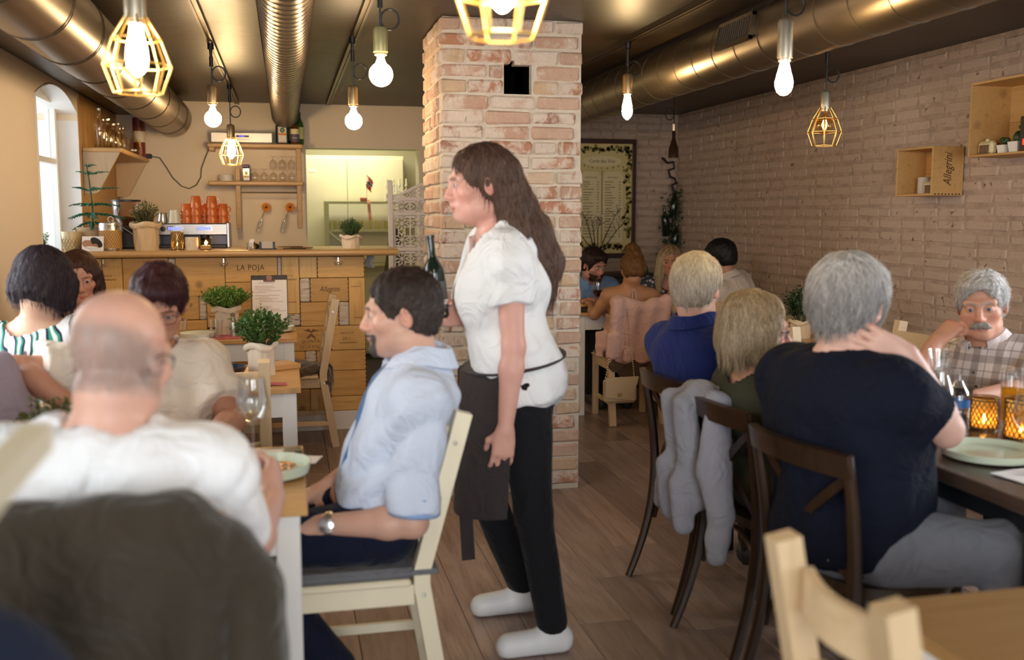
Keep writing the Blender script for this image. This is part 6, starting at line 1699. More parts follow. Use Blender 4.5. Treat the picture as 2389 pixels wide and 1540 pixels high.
def ik(S, W, l1, l2, pole):
    S, W = np.array(S, float), np.array(W, float); d = W - S; L = np.linalg.norm(d)
    if L > (l1 + l2) * .995: W = S + d / L * (l1 + l2) * .995; d = W - S; L = np.linalg.norm(d)
    L = max(L, abs(l1 - l2) + .02)
    a = (l1 * l1 - l2 * l2 + L * L) / (2 * L); h = math.sqrt(max(l1 * l1 - a * a, 0))
    u = d / np.linalg.norm(d); p = np.array(pole, float); p = p - u * (p @ u); p /= np.linalg.norm(p) + 1e-9
    return S + u * a + p * h, W
TS = np.array([-.22, -.1, 0, .2, .42, .62, .78, .9, 1.0, 1.06])
TA = dict(m=np.array([.10, .165, .178, .168, .165, .176, .182, .165, .11, .06]), f=np.array([.10, .17, .180, .155, .138, .150, .152, .140, .09, .05]))
TB = dict(m=np.array([.08, .12, .125, .120, .118, .122, .118, .10, .072, .05]), f=np.array([.08, .12, .125, .110, .100, .112, .105, .085, .06, .045]))
TC = np.array([0, 0, 0, .012, .018, .012, .004, -.004, -.006, -.004])
class Person:
    def __init__(s, label, P, N, th, H, hh, hp=0, hr=0, sc=1.0, sex='m', bw=1.0, bd=1.0, belly=0.0, tone=(.62, .36, .26), hres=.0045, base=.012, shw=None, group=None):
        s.P, s.N, s.H = np.array(P, float), np.array(N, float), np.array(H, float)
        s.th, s.sc, s.sex, s.bw, s.bd, s.belly, s.tone, s.hres, s.base = th, sc, sex, bw, bd, belly, np.array(tone), hres, base
        s.HM = head_matrix(hh, hp, hr)
        s.r, s.f = hd_frame(th)
        ez = s.N - s.P; s.L = np.linalg.norm(ez); s.ez = ez / s.L
        s.ex = s.r - s.ez * (s.r @ s.ez); s.ex /= np.linalg.norm(s.ex); s.ey = np.cross(s.ez, s.ex)
        hw = (shw or (.172 if sex == 'm' else .148)) * sc * (1 + (bw - 1) * .6)
        s.S = {1: s.N + s.ex * hw - s.ez * .062 * sc + s.ey * .0, -1: s.N - s.ex * hw - s.ez * .062 * sc}
        s.E, s.W, s.hand = {}, {}, {}
        s.hip, s.K, s.A, s.T = {}, {}, {}, {}
        s.t = thing('person', label, 'person', (s.P[0], s.P[1], 0), 0, group)
        s.o = np.array([s.P[0], s.P[1], 0.])
        s.fine = []
        s.tints = []
    def hl(s, p): return s.H + s.HM @ (np.array(p, float) * s.sc)
    def arm(s, side, W, pole=None, E=None, hdir=None, palm=None, curl=.5, fist=False, thumb=.4, fine=.0055):
        l1, l2 = .285 * s.sc, .25 * s.sc
        W = np.array(W, float)
        if E is not None: s.E[side] = np.array(E, float); s.W[side] = W
        else: s.E[side], s.W[side] = ik(s.S[side], W, l1, l2, pole if pole is not None else (0, 0, -1))
        d = s.W[side] - s.E[side]; d /= np.linalg.norm(d)
        hd = d if hdir is None else np.array(hdir, float) / np.linalg.norm(hdir)
        pn = np.array(palm if palm is not None else (0, 0, -1), float); pn = pn - hd * (pn @ hd); pn /= np.linalg.norm(pn) + 1e-9
        s.hand[side] = (hd, pn, curl, thumb, fine); return s
    def leg(s, side, K, A, T=None, hip=None):
        s.hip[side] = s.P + s.ex * side * .092 * s.sc * s.bw - np.array([0, 0, .02]) if hip is None else np.array(hip, float)
        s.K[side], s.A[side] = np.array(K, float), np.array(A, float)
        s.T[side] = np.array(T, float) if T is not None else s.A[side] + s.f * .17 - np.array([0, 0, .05]); return s
    def sit(s, spread=.10, reach=.42, tuck=.03):
        for sd in (1, -1):
            k = s.P + s.f * reach * s.sc + s.r * sd * spread + np.array([0, 0, .0]); a = k - s.f * tuck; a = np.array([a[0], a[1], .085]); s.leg(sd, k, a)
        return s
    # ---- fields
    def loft(s, sd, infl=0.0, t0=-.2, t1=1.05, k=.03, scale=1.0, op='u'):
        a = TA[s.sex] * s.sc * s.bw * scale + infl; b = TB[s.sex] * s.sc * s.bd * scale + infl
        c = TC * s.sc
        if s.belly: c = c + s.belly * .5 * np.exp(-((TS - .22) / .26) ** 2); b = b + s.belly * .5 * np.exp(-((TS - .22) / .26) ** 2)
        P, L, ex, ey, ez = s.P, s.L, s.ex, s.ey, s.ez
        def fn(X, Y, Z):
            x, y, z = X - P[0], Y - P[1], Z - P[2]
            lx = x * ex[0] + y * ex[1] + z * ex[2]; ly = x * ey[0] + y * ey[1] + z * ey[2]; lz = x * ez[0] + y * ez[1] + z * ez[2]
            t = lz / L; A = np.interp(t, TS, a); B = np.interp(t, TS, b); C = np.interp(t, TS, c)
            q = ((np.abs(lx) / A) ** 2.3 + (np.abs(ly - C) / B) ** 2.3) ** (1 / 2.3)
            d = (q - 1) * np.minimum(A, B)
            return np.maximum(d, np.maximum((t0 - t) * L, (t - t1) * L))
        c0 = s.P + s.ez * t0 * L; c1 = s.P + s.ez * t1 * L; m = .27 * s.sc * s.bw + s.belly
        return sd.add(fn, np.minimum(c0, c1) - m, np.maximum(c0, c1) + m, k, op)
    def chest(s, sd, infl=0.0):
        if s.sex == 'f':
            for q in (-1, 1): sd.ell(s.P + s.ez * s.L * .60 + s.ex * q * .072 * s.sc * s.bw + s.ey * (.085 * s.sc * s.bd), np.array([.062, .058, .065]) * s.sc * s.bw + infl, np.stack([s.ex, s.ey, s.ez], 1), k=.05)
    def shoulders(s, sd, infl=0.0):
        for q in (-1, 1):
            sd.cone(s.N - s.ez * .015, s.S[q] + s.ez * .008, .046 * s.sc + infl, .050 * s.sc * s.bw + infl, .05)
            sd.cone(s.P + s.ez * s.L * .78 + s.ex * q * .10 * s.sc, s.S[q] - s.ez * .01, .07 * s.sc + infl, .055 * s.sc * s.bw + infl, .04)
    def head_field(s, sd, face=True):
        M3 = s.HM; c = s.sc; f = lambda p: s.hl(p)
        E = lambda p, r, k=.012, op='u', M=M3: sd.ell(f(p), np.array(r) * c, M, k * c, op)
        sd.cone(s.N - s.ez * .03, f((0, -.030, -.075)), (.062 if s.sex == 'm' else .052) * c, (.058 if s.sex == 'm' else .047) * c, .03)
        sd.cone(f((0, -.035, -.055)), f((0, .04, -.09)), .045 * c, .02 * c, .03)
        E((0, -.016, .030), (.0765, .098, .088), .01)
        jw = 1.0 if s.sex == 'm' else .92
        E((0, .020, -.042), (.058 * jw, .068, .076), .035)
        E((0, .058, -.093), (.030 * jw, .028, .024), .03)
        for q in (-1, 1):
            E((q * .048 * jw, .010, -.075), (.016, .035, .02), .03)
            E((q * .044, .055, -.022), (.022, .020, .018), .03)
            sd.cone(f((q * .046, .070, .022)), f((q * .010, .083, .020)), .012 * c, .012 * c, .016 * c)
        if face:
            for q in (-1, 1):
                sd.cone(f((q * .033, .105, .000)), f((q * .031, .094, .001)), .015 * c, .014 * c, .014 * c, 's')
                E((q * .0315, .0735, .000), (.0158, .0150, .0140), .004)
                E((q * .0318, .093, -.0012), (.0128, .014, .0037), .0022, 's')
            sd.cone(f((0, .080, .016)), f((0, .104, -.032)), .0085 * c, .0125 * c, .012 * c)
            for q in (-1, 1): E((q * .012, .094, -.037), (.0088, .0100, .0078), .008)
            E((0, .086, -.050), (.010, .012, .014), .014)
            sd.cone(f((-.021, .079, -.0685)), f((0, .0885, -.0655)), .0052 * c, .0075 * c, .008 * c).cone(f((.021, .079, -.0685)), f((0, .0885, -.0655)), .0052 * c, .0075 * c, .008 * c)
            sd.cone(f((-.017, .079, -.078)), f((.017, .079, -.078)), .0075 * c, .0075 * c, .008 * c)
            sd.cone(f((-.024, .088, -.0715)), f((.024, .088, -.0715)), .0022 * c, .0022 * c, .004 * c, 's')
        else: E((0, .10, -.03), (.016, .016, .02), .02)
        for q in (-1, 1):
            Me = M3 @ np.array(Matrix.Rotation(q * R(-22), 3, 'Z')) @ np.array(Matrix.Rotation(R(-12), 3, 'X'))
            E((q * .0795, -.014, -.008), (.0075, .019, .031), .006, 'u', Me)
            E((q * .0865, -.008, -.004), (.0055, .011, .019), .004, 's', Me)
        a = f((0, 0, 0)); R_ = .135 * c
        sd.refine(a - R_, a + R_, s.hres)
    def hand_field(s, sd, q):
        hd, pn, curl, th, fine = s.hand[q]; W = s.W[q]; c = s.sc * (1.0 if s.sex == 'm' else .92)
        lat = np.cross(hd, pn) * (1 if q > 0 else -1)        # towards the thumb side
        lat = np.cross(pn, hd) * (-1 if q > 0 else 1) if False else lat
        base = [(-.030, .088), (-.010, .094), (.011, .092), (.030, .085)]      # little .. index
        ln = [.062, .076, .082, .074]
        K = []
        for i, (l, d) in enumerate(base):
            k = W + (lat * l + hd * d) * c - pn * .002 * c; K.append(k)
            sd.cone(W + lat * l * .55 * c + hd * .01 * c, k, .0135 * c, .0105 * c, .018)
        sd.ell(W + hd * .048 * c, np.array([.036, .046, .0135]) * c, np.stack([lat, hd, pn], 1), .015)
        for i, k in enumerate(K):
            a = curl * (1.0 + .10 * (3 - i)) ; p = k; d = hd + lat * (.05 * (i - 1.5))
            ang = 0
            for j, (fr, rr) in enumerate(((.46, .0095), (.30, .0086), (.24, .0078))):
                ang += a * (.75, 1.0, .7)[j]
                v = d * math.cos(ang) + pn * math.sin(ang); v /= np.linalg.norm(v)
                e = p + v * ln[i] * fr * c; sd.cone(p, e, rr * c, rr * c * .93, .004); p = e
        t0 = W + (lat * .022 + hd * .022 + pn * .006) * c
        d1 = lat * (.75 - .3 * th) + hd * .65 + pn * (.25 + .35 * th); d1 /= np.linalg.norm(d1)
        t1 = t0 + d1 * .042 * c; d2 = hd * (.9 - .3 * th) + lat * (.25 - .6 * th) + pn * (.2 + .5 * th); d2 /= np.linalg.norm(d2)
        t2 = t1 + d2 * .032 * c; t3 = t2 + (d2 + (pn - lat) * .2 * th) * .025 * c
        sd.cone(W + hd * .012 * c, t1, .016 * c, .0125 * c, .014).cone(t1, t2, .0112 * c, .0098 * c, .004).cone(t2, t3, .0096 * c, .008 * c, .004)
        m = .12 * c; ctr = W + hd * .09 * c
        sd.refine(ctr - m, ctr + m, fine)
    def body(s, face=True, torso=True, eyes=(.20, .28, .38), lips=(.50, .17, .13), brow=(.12, .07, .04), brow_on=True, legs_skin=(), paint=None):
        sd = SDF(s.base); c = s.sc
        s.loft(sd, -.006 if torso is True else 0, scale=.96 if torso is True else 1.0)
        if torso != True or s.sex == 'f': s.chest(sd, -.004 if torso is True else 0)
        s.shoulders(sd, -.006 if torso is True else -.002)
        for q in s.E:
            S, E_, W = s.S[q], s.E[q], s.W[q]; m_ = 1.0 if s.sex == 'm' else .88
            u1 = S + (E_ - S) * .45; f1 = E_ + (W - E_) * .28
            sd.chain([S, u1, E_, f1, W], np.array([.053, .049, .040, .043, .0275]) * c * m_ * (1 + (s.bw - 1) * .8), .02)
            s.hand_field(sd, q)
        for q in s.K:
            sd.chain([s.hip[q], s.K[q]], [.074 * c * s.bw, .047 * c], .03)
            cf = s.K[q] + (s.A[q] - s.K[q]) * .3
            sd.chain([s.K[q], cf, s.A[q]], [.046 * c, .047 * c, .032 * c], .02)
            sd.cone(s.A[q] - np.array([0, 0, .02]), s.T[q] * .6 + s.A[q] * .4 - np.array([0, 0, .01]), .034 * c, .028 * c, .02)
        s.head_field(sd, face)
        p, qd = sd.build()
        col = np.tile(s.tone, (len(p), 1)).astype(F4)
        h = ((p - s.H) @ s.HM) / c
        near = (np.abs(h) < .16).all(1)
        def blend(m, cc, w): m = np.clip(m, 0, 1) * w; col[:] = col * (1 - m[:, None]) + np.array(cc) * m[:, None]
        x, y, z = np.abs(h[:, 0]), h[:, 1], h[:, 2]
        red = s.tone * np.array([1.0, .62, .58])
        blend(near * np.exp(-(((x - .045) / .02) ** 2 + ((z + .03) / .022) ** 2)) * (y > .03), red, .5)
        blend(near * np.exp(-((x / .014) ** 2 + ((z + .033) / .016) ** 2)) * (y > .08), red, .55)
        blend(near * (x > .072) * (np.abs(z + .008) < .04), red, .45)
        if face:
            blend(near * np.clip(1.25 - ((x / .026) ** 2 + ((z + .072) / .0125) ** 2), 0, 1) * 3 * (y > .07), lips, .75)
            if brow_on: blend(near * np.clip(1.3 - (((x - .028) / .021) ** 2 + ((z - .0215 - .10 * (x - .028) * 0) / .0055) ** 2), 0, 1) * 3 * (y > .055), brow, .85)
            blend(near * np.exp(-(((x - .032) / .02) ** 2 + ((z + .0) / .013) ** 2)) * (y > .05), s.tone * .62, .55)
        if paint: paint(p, h, near, blend)
        mi = np.zeros(len(qd), int)
        if face:
            for q in (-1, 1):
                vs = []; fs = []; n, m = 14, 18
                for i in range(m + 1):
                    a = PI * i / m
                    for k in range(n):
                        b = 2 * PI * k / n; vs.append((q * .0312 + .0128 * math.sin(a) * math.cos(b), .0755 + .0128 * math.cos(a), .0005 + .0128 * math.sin(a) * math.sin(b)))
                        cc = (.015, .012, .01) if i <= 1 else (eyes if i <= 3 else (.50, .45, .42))
                        col = np.vstack([col, [cc]])
                for i in range(m):
                    for k in range(n): fs.append((i * n + k, (i + 1) * n + k, (i + 1) * n + (k + 1) % n, i * n + (k + 1) % n))
                qd = np.vstack([qd, np.array(fs) + len(p)]); p = np.vstack([p, s.H + (np.array(vs) * c) @ s.HM.T]); mi = np.concatenate([mi, np.ones(len(fs), int)])
        me = np_mesh('body', p - s.o, qd, [SKIN, EYE], col, mi)
        return link('body', me, s.t)
    # ---- clothing
    def shirt(s, mat, sleeve=.55, bottom=-.12, infl=.011, neck=.068, amp=.005, freq=42, seed=1, name='shirt', vneck=0.0, loose=0.0, cuff=.012, grid=.0095, offshoulder=False, bottom_z=None, extra=None):
        sd = SDF(grid); c = s.sc
        for q in s.E:
            S, E_, W = s.S[q], s.E[q], s.W[q]; m_ = (1.0 if s.sex == 'm' else .9) * (1 + (s.bw - 1) * .8)
            if sleeve <= 0: continue
            if sleeve <= 1.0:
                e = S + (E_ - S) * sleeve
                sd.cone(S, e, .055 * c * m_ + infl, .049 * c * m_ + infl + cuff, .025)
                d = (E_ - S) / np.linalg.norm(E_ - S)
            else:
                e = E_ + (W - E_) * (sleeve - 1.0)
                sd.cone(S, E_, .056 * c * m_ + infl, .046 * c * m_ + infl + .004, .025).cone(E_, e, .047 * c * m_ + infl + .004, .038 * c * m_ + infl + cuff, .02)
                d = (W - E_) / np.linalg.norm(W - E_)
            # clean cuff: cut everything past the sleeve end inside a ball around it
            r_ = .115 * c
            sd.add((lambda e, d, r_: lambda X, Y, Z: np.maximum(np.sqrt((X - e[0]) ** 2 + (Y - e[1]) ** 2 + (Z - e[2]) ** 2) - r_, -((X - e[0]) * d[0] + (Y - e[1]) * d[1] + (Z - e[2]) * d[2])))(e, d, r_), e - r_, e + r_, .003, 's')
        s.loft(sd, infl + loose, t0=bottom); s.chest(sd, infl); s.shoulders(sd, infl)
        if extra: extra(sd)
        b = s.N + s.ez * .02 + s.ey * .012 * c
        sd.cone(b - s.ez * .02, s.hl((0, -.02, .02)), neck * c, (neck + .02) * c, .006, 's')
        if vneck: sd.cone(b + s.ey * .05 - s.ez * vneck * .5, b + s.ey * .12 - s.ez * vneck, .035, .02, .01, 's')
        if offshoulder:
            sd.half(s.N - s.ez * offshoulder, s.ez, .01)
        if bottom_z is not None: sd.half((0, 0, bottom_z), (0, 0, -1), .006)
        if amp: sd.disp = folds(amp, freq, seed, (1, 1, .75))
        return sdf_obj(name, sd, mat, s.t, s.o)
    def trousers(s, mat, infl=.012, top=.10, shin=True, hem=.0, seed=3, name='trousers', amp=.004, short=None):
        sd = SDF(.0125); c = s.sc
        s.loft(sd, infl, t0=-.22, t1=top)
        for q in s.K:
            if short:
                e = s.hip[q] + (s.K[q] - s.hip[q]) * short; sd.cone(s.hip[q], e, .082 * c * s.bw + infl, .058 * c + infl + .008, .03); continue
            sd.cone(s.hip[q], s.K[q], .082 * c * s.bw + infl, .056 * c + infl, .03)
            if shin: sd.chain([s.K[q], s.A[q] + np.array([0, 0, .02])], [.055 * c + infl, .044 * c + infl], .02)
        if amp: sd.disp = folds(amp, 34, seed)
        return sdf_obj(name, sd, mat, s.t, s.o)
    def shoes(s, mat, sole=None, name='shoe'):
        for q in s.K:
            sd = SDF(.008); A, T = s.A[q], s.T[q]; d = T - A; flat = np.array([d[0], d[1], 0]); L = np.linalg.norm(flat); flat /= L
            up = np.array([0, 0, 1.]); lat = np.cross(flat, up)
            dd = d / np.linalg.norm(d); heel = A - np.array([0, 0, .045]) - flat * .03
            sd.cone(A + up * .01, A - up * .03, .045, .043, .02)
            sd.cone(heel + up * .01, T + up * .0, .042, .036, .02); sd.cone(heel - up * .005, T - up * .008, .040, .040, .01)
            low = min(heel[2], T[2]) - .032
            if abs(heel[2] - T[2]) < .05: sd.half((0, 0, .004), (0, 0, -1), .004)
            P_, Q_ = sd.build(); mi = (P_[Q_].mean(1)[:, 2] < (.030 if abs(heel[2] - T[2]) < .05 else -1)).astype(int)
            link(name, np_mesh(name, P_ - s.o, Q_, [mat, sole or mat], None, mi), s.t)
    def collar(s, mat, r=.064, stand=.032, fall=.045, gap=.16, name='collar', spread=.02):
        c = s.sc; b = s.N + s.ez * .042 * c + s.ey * .006 * c
        def fn(u, v):
            a = 2 * PI * (gap + (1 - 2 * gap) * u) if gap else 2 * PI * u     # from front round the back
            fr = math.cos(a)                                                    # 1 = front
            rr = r * (1 + .12 * (v if v > .45 else 0)); x = math.sin(a) * rr * 1.02; y = fr * rr * .98
            low = .022 * max(fr, 0) + .0
            if v < .45: z = stand * v / .45 - low; q = 1.0
            else:
                w = (v - .45) / .55; pt = max(0, fr) ** 2 * spread
                z = stand - (fall + pt) * w - low; q = 1.0 + (.10 + .42 * w)
            return tuple(b - s.o + (s.ex * x * q + s.ey * y * q + s.ez * (z - .004)) * c)
        return obj(name, MB().sheet(fn, 33, 9, .004), mat, s.t)
    def strap_ring(s, pts, r, mat, name, closed=True, flat=None):
        return obj(name, MB().tube([np.array(p) - s.o for p in pts], r, 8, closed=closed, flat=flat), mat, s.t)
    # ---- hair
    def hair(s, build, color, strands=900, seg=6, length=.055, rad=.0011, seed=1, crown=(0, -.045, .11), grav=.8, lift=.0025, grid=.005, name='hair', tips=None, noise=.45, under=.7, zmin=-9, color2=None, disp=.0025, cap=True):
        sd = SDF(grid); c = s.sc
        f = s.hl; E = lambda p, r, k=.02, op='u': sd.ell(f(p), np.array(r) * c, s.HM, k, op)
        build(sd, E, f, c)
        fd = folds(1, 170, seed, (1, 1, .35))
        sd.disp = lambda X, Y, Z: disp * fd(X, Y, Z)
        p, q = sd.build()
        rg = np.random.RandomState(seed); color = np.array(color); c2 = np.array(color2) if color2 is not None else color
        hz = ((p - s.H) @ s.HM) / c
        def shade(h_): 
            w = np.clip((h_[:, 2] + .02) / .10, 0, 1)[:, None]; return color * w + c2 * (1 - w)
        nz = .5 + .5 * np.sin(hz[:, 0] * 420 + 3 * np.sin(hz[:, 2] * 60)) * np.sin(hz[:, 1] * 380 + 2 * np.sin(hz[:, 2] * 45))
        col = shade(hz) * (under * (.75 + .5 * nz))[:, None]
        if strands:
            kd = kdtree.KDTree(len(p))
            for i, v in enumerate(p): kd.insert(v, i)
            kd.balance()
            N_ = np.zeros_like(p); tri = p[q[:, 1]] - p[q[:, 0]]; tr2 = p[q[:, 2]] - p[q[:, 0]]; fn_ = np.cross(tri, tr2)
            for k in range(4): np.add.at(N_, q[:, k], fn_)
            N_ /= np.linalg.norm(N_, axis=1)[:, None] + 1e-12
            cr = f(crown); up = s.HM[:, 2]; down = np.array([0, 0, -1.])
            vs, fs, cs = [], [], []; k0 = len(p)
            cand = np.where(hz[:, 2] > zmin)[0]
            for _ in range(strands):
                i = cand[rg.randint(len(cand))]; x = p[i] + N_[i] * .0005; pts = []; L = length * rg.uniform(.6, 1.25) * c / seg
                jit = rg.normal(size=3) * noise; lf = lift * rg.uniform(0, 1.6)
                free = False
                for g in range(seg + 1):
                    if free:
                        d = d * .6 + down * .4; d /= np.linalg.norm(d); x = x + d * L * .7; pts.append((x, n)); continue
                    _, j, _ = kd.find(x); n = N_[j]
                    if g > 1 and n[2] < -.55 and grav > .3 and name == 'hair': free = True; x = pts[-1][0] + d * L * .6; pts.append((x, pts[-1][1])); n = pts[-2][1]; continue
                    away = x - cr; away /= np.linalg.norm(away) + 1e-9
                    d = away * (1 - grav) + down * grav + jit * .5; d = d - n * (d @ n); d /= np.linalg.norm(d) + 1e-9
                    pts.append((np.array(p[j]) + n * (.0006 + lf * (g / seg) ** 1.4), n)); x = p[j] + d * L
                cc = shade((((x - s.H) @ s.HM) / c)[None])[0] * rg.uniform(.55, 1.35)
                for g, (a, n) in enumerate(pts):
                    t = (pts[min(g + 1, seg)][0] - pts[max(g - 1, 0)][0]); t = t / (np.linalg.norm(t) + 1e-9); sd_ = np.cross(t, n); sd_ /= np.linalg.norm(sd_) + 1e-9
                    w = rad * c * (1.0 - .75 * g / seg)
                    vs += [a - sd_ * w, a + n * w * .9, a + sd_ * w]; cs += [cc] * 3
                    if g < seg:
                        b = k0 + len(vs) - 3
                        fs += [(b, b + 3, b + 4, b + 1), (b + 1, b + 4, b + 5, b + 2)]
            if cap: p = np.vstack([p, np.array(vs)]); q = np.vstack([q, np.array(fs)]); col = np.vstack([col, np.array(cs)])
            else: p = np.array(vs); q = np.array(fs) - k0; col = np.array(cs)
        return link(name, np_mesh(name, p - s.o, q, HAIR, col), s.t)
    def glasses(s, mat, w=.024, h=.017, half=None):
        mb = MB(); f = lambda p: s.hl(p) - s.o
        for q in (-1, 1):
            mb.tube([f((q * .032 + w * math.copysign(abs(math.cos(a)) ** .8, math.cos(a)), .101 - .012 * abs(q * .032 + w * math.cos(a)) / .05, -.004 + h * math.copysign(abs(math.sin(a)) ** .8, math.sin(a)))) for a in [2 * PI * k / 20 for k in range(20)]], .0012 * s.sc, 5, closed=True)
            mb.tube([f((q * .055, .092, .004)), f((q * .076, .05, .006)), f((q * .083, -.005, .006)), f((q * .083, -.03, -.004))], .0016 * s.sc, 5)
        mb.tube([f((-.009, .100, .0)), f((0, .103, .004)), f((.009, .100, 0))], .0013, 5)
        g = obj('glasses', mb, mat, s.t)
        ln = MB()
        for q in (-1, 1): ln.add([f((q * .032 + w * .96 * math.cos(a), .100 - .012 * abs(q * .032 + w * math.cos(a)) / .05, -.004 + h * .96 * math.sin(a))) for a in [2 * PI * k / 16 for k in range(16)]], [tuple(range(16))])
        obj('lens', ln, GLASS, g, False)
        return g
# hair shapes in the head's own frame (x right, y forward, z up)
def short_hair(th=.010, front=.072, nape=-.085, fringe=0.0, sides=True):
    def b(sd, E, f, c):
        E((0, -.020, .034), (.0775 + th, .098 + th, .089 + th))
        E((0, -.058, -.020), (.062 + th * .6, .052 + th * .6, .065), .03)
        if fringe: E((0, .062, .085), (.06, .038 + fringe, .03), .03)
        E((0, .110, -.045), (.078, .092, front + .045), .012, 's')
        for q in (-1, 1): E((q * .09, .000, -.030), (.030, .030, .045), .012, 's')
        sd.half(f((0, 0, nape)), -(f((0, .0, .1)) - f((0, 0, 0))), .015)
    return b
def bob_hair(side=.100, back=.112, bottom=-.125, face=.060, top=.100):
    def b(sd, E, f, c):
        E((0, -.022, .030), (.092, .112, top))
        E((0, -.030, -.045), (side, back * .92, .090), .04)
        for q in (-1, 1): sd.cone(f((q * .078, .03, .02)), f((q * .080, .028, bottom + .03)), .026 * c, .026 * c, .03)
        E((0, .112, -.035), (face, .100, .110), .015, 's')
        sd.half(f((0, 0, bottom)), -(f((0, .02, .1)) - f((0, 0, 0))), .02)
    return b
BLUE_GREY = (.10, .125, .15); BROWN_E = (.10, .05, .02)
TEE_W = fabric('white_cotton', (.80, .81, .82), .92, .02)
DARKT = fabric('black_trouser', (.009, .0095, .012), .9, .1)
NAVYT = fabric('navy_trouser', (.006, .009, .026), .9, .1)
GREYT = fabric('grey_linen', (.16, .17, .20), .95, .08)
SHOE_D = plain('dark_shoe', (.03, .028, .027), .5); SHOE_W = plain('white_shoe', (.72, .73, .74), .5); SHOE_G = plain('grey_suede', (.20, .24, .25), .85); SOLE = plain('pale_sole', (.62, .62, .58), .6)

# --- 1 balding man in a white t-shirt, back to the camera
def m1():
    p = Person('balding man in a white t-shirt seen from behind at the near table', (-.31, 1.83, .56), (-.310, 1.775, 1.055), 3, (-.283, 1.82, 1.195), 22, 14, 0, .95, 'm', 1.06, 1.2, .05, (.66, .40, .31), .0055, .012)
    p.arm(1, (-.043, 2.13, .84), E=(-.092, 1.90, .80), hdir=(.05, .8, .45), palm=(-.9, .1, -.2), curl=.95, thumb=.9)
    p.arm(-1, (-.50, 2.20, .80), E=(-.56, 1.92, .82), hdir=(.3, .9, 0), palm=(0, 0, -1), curl=.5)
    p.sit(.12, .40)
    grey = np.array((.22, .195, .175))
    def paint(pp, h, near, blend):
        ang = h[:, 2] + .35 * h[:, 1]
        blend(near * np.clip((.028 - ang) / .03, 0, 1) * (h[:, 2] > -.075) * (h[:, 1] < .03) * np.clip((h[:, 2] + .085) / .03, 0, 1), grey, .74)
    p.body(paint=paint, brow=(.3, .27, .24))
    p.shirt(TEE_W, .74, -.15, .011, .070, .008, 30, 4, loose=.006, cuff=.010)
    p.trousers(DARKT); p.shoes(SHOE_D)
    def band(sd, E, f, c):
        E((0, -.020, .012), (.0800, .1000, .080)); E((0, -.060, -.030), (.060, .052, .055), .03)
        E((0, .06, .062), (.10, .155, .062), .02, 's'); E((0, .11, -.05), (.085, .105, .12), .01, 's')
        for q in (-1, 1): E((q * .09, .0, -.032), (.026, .028, .042), .01, 's')
        sd.half(f((0, 0, -.075)), -(f((0, .0, .1)) - f((0, 0, 0))), .01)
    p.hair(band, (.40, .36, .33), 900, 4, .014, .0005, 2, lift=.0012, disp=.0004, under=1.0, cap=False)
    p.glasses(BLACK)
m1()
# --- 2 woman with dark red hair, cream blouse, facing the camera
def m2():
    p = Person('woman with short dark red hair, glasses and cream blouse facing the camera', (-.43, 3.33, .56), (-.425, 3.28, 1.02), 178, (-.385, 3.21, 1.165), 176, 24, -4, .94, 'f', 1.16, 1.1, .03, (.45, .23, .15), .004)
    p.arm(1, (-.60, 3.02, .885), E=(-.79, 3.17, .985), hdir=(.6, -.6, -.3), palm=(0, 0, -1), curl=.5)
    p.arm(-1, (-.23, 2.985, .79), E=(-.175, 3.16, .80), hdir=(-.4, -.8, .0), palm=(0, 0, -1), curl=.4)
    p.sit(.12, .40); p.body(eyes=BROWN_E, brow=(.06, .02, .02))
    p.shirt(fabric('cream_blouse', (.72, .64, .55), .85, .03), .72, -.16, .013, .078, .006, 38, 6, loose=.012, cuff=.028)
    p.trousers(DARKT); p.shoes(SHOE_D)
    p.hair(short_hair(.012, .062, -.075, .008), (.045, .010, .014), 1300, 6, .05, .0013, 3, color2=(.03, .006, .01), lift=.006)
    p.glasses(plain('dark_frames', (.05, .03, .03), .3))
m2()
# --- 3 woman with a black bob, striped top
def zebra():
    t = NT('striped_print'); v = t.coords((1, 1, 1), False)
    w = t.n('ShaderNodeTexWave', Vector=v, Scale=5.2, Distortion=7.0, Detail=2.0, Detail_Scale=1.2); w.bands_direction = 'X'
    c = t.ramp(w.outputs['Fac'], [(0, (.80, .80, .82)), (.30, (.80, .80, .82)), (.34, (.012, .016, .05)), (.66, (.012, .016, .05)), (.70, (.03, .30, .20)), (.9, (.05, .38, .26)), (.94, (.8, .8, .82))], 'CONSTANT')
    t.set(Base_Color=c, Roughness=.8); return t.m
def m3():
    p = Person('woman with a black bob in a green, navy and white striped top', (-.82, 3.85, .56), (-.875, 3.79, 1.05), 6, (-.835, 3.79, 1.195), 18, 14, 6, 1.0, 'f', 1.08, 1.05, .02, (.66, .43, .31), .005)
    p.arm(1, (-.62, 4.16, .80), pole=(1, -.3, -.6)); p.arm(-1, (-1.05, 4.16, .80), pole=(-1, -.3, -.6)); p.sit(.1, .40)
    p.body(face=False)
    p.shirt(zebra(), .5, -.16, .012, .102, .004, 40, 2, loose=.006)
    p.trousers(DARKT); p.shoes(SHOE_D)
    obj('zip', MB().tube([p.P + p.ez * p.L * f - p.ey * (.128 + .012 * math.sin(f * 3)) * 1.0 - p.o for f in (.35, .5, .65, .8, .88)], 1.0, flat=(.010, .004, (0, -1, 0))), STEEL, p.t)
    p.hair(bob_hair(.095, .112, -.085, .062, .104), (.026, .016, .022), 1500, 7, .075, .0014, 4, grav=.75, under=.6)
m3()
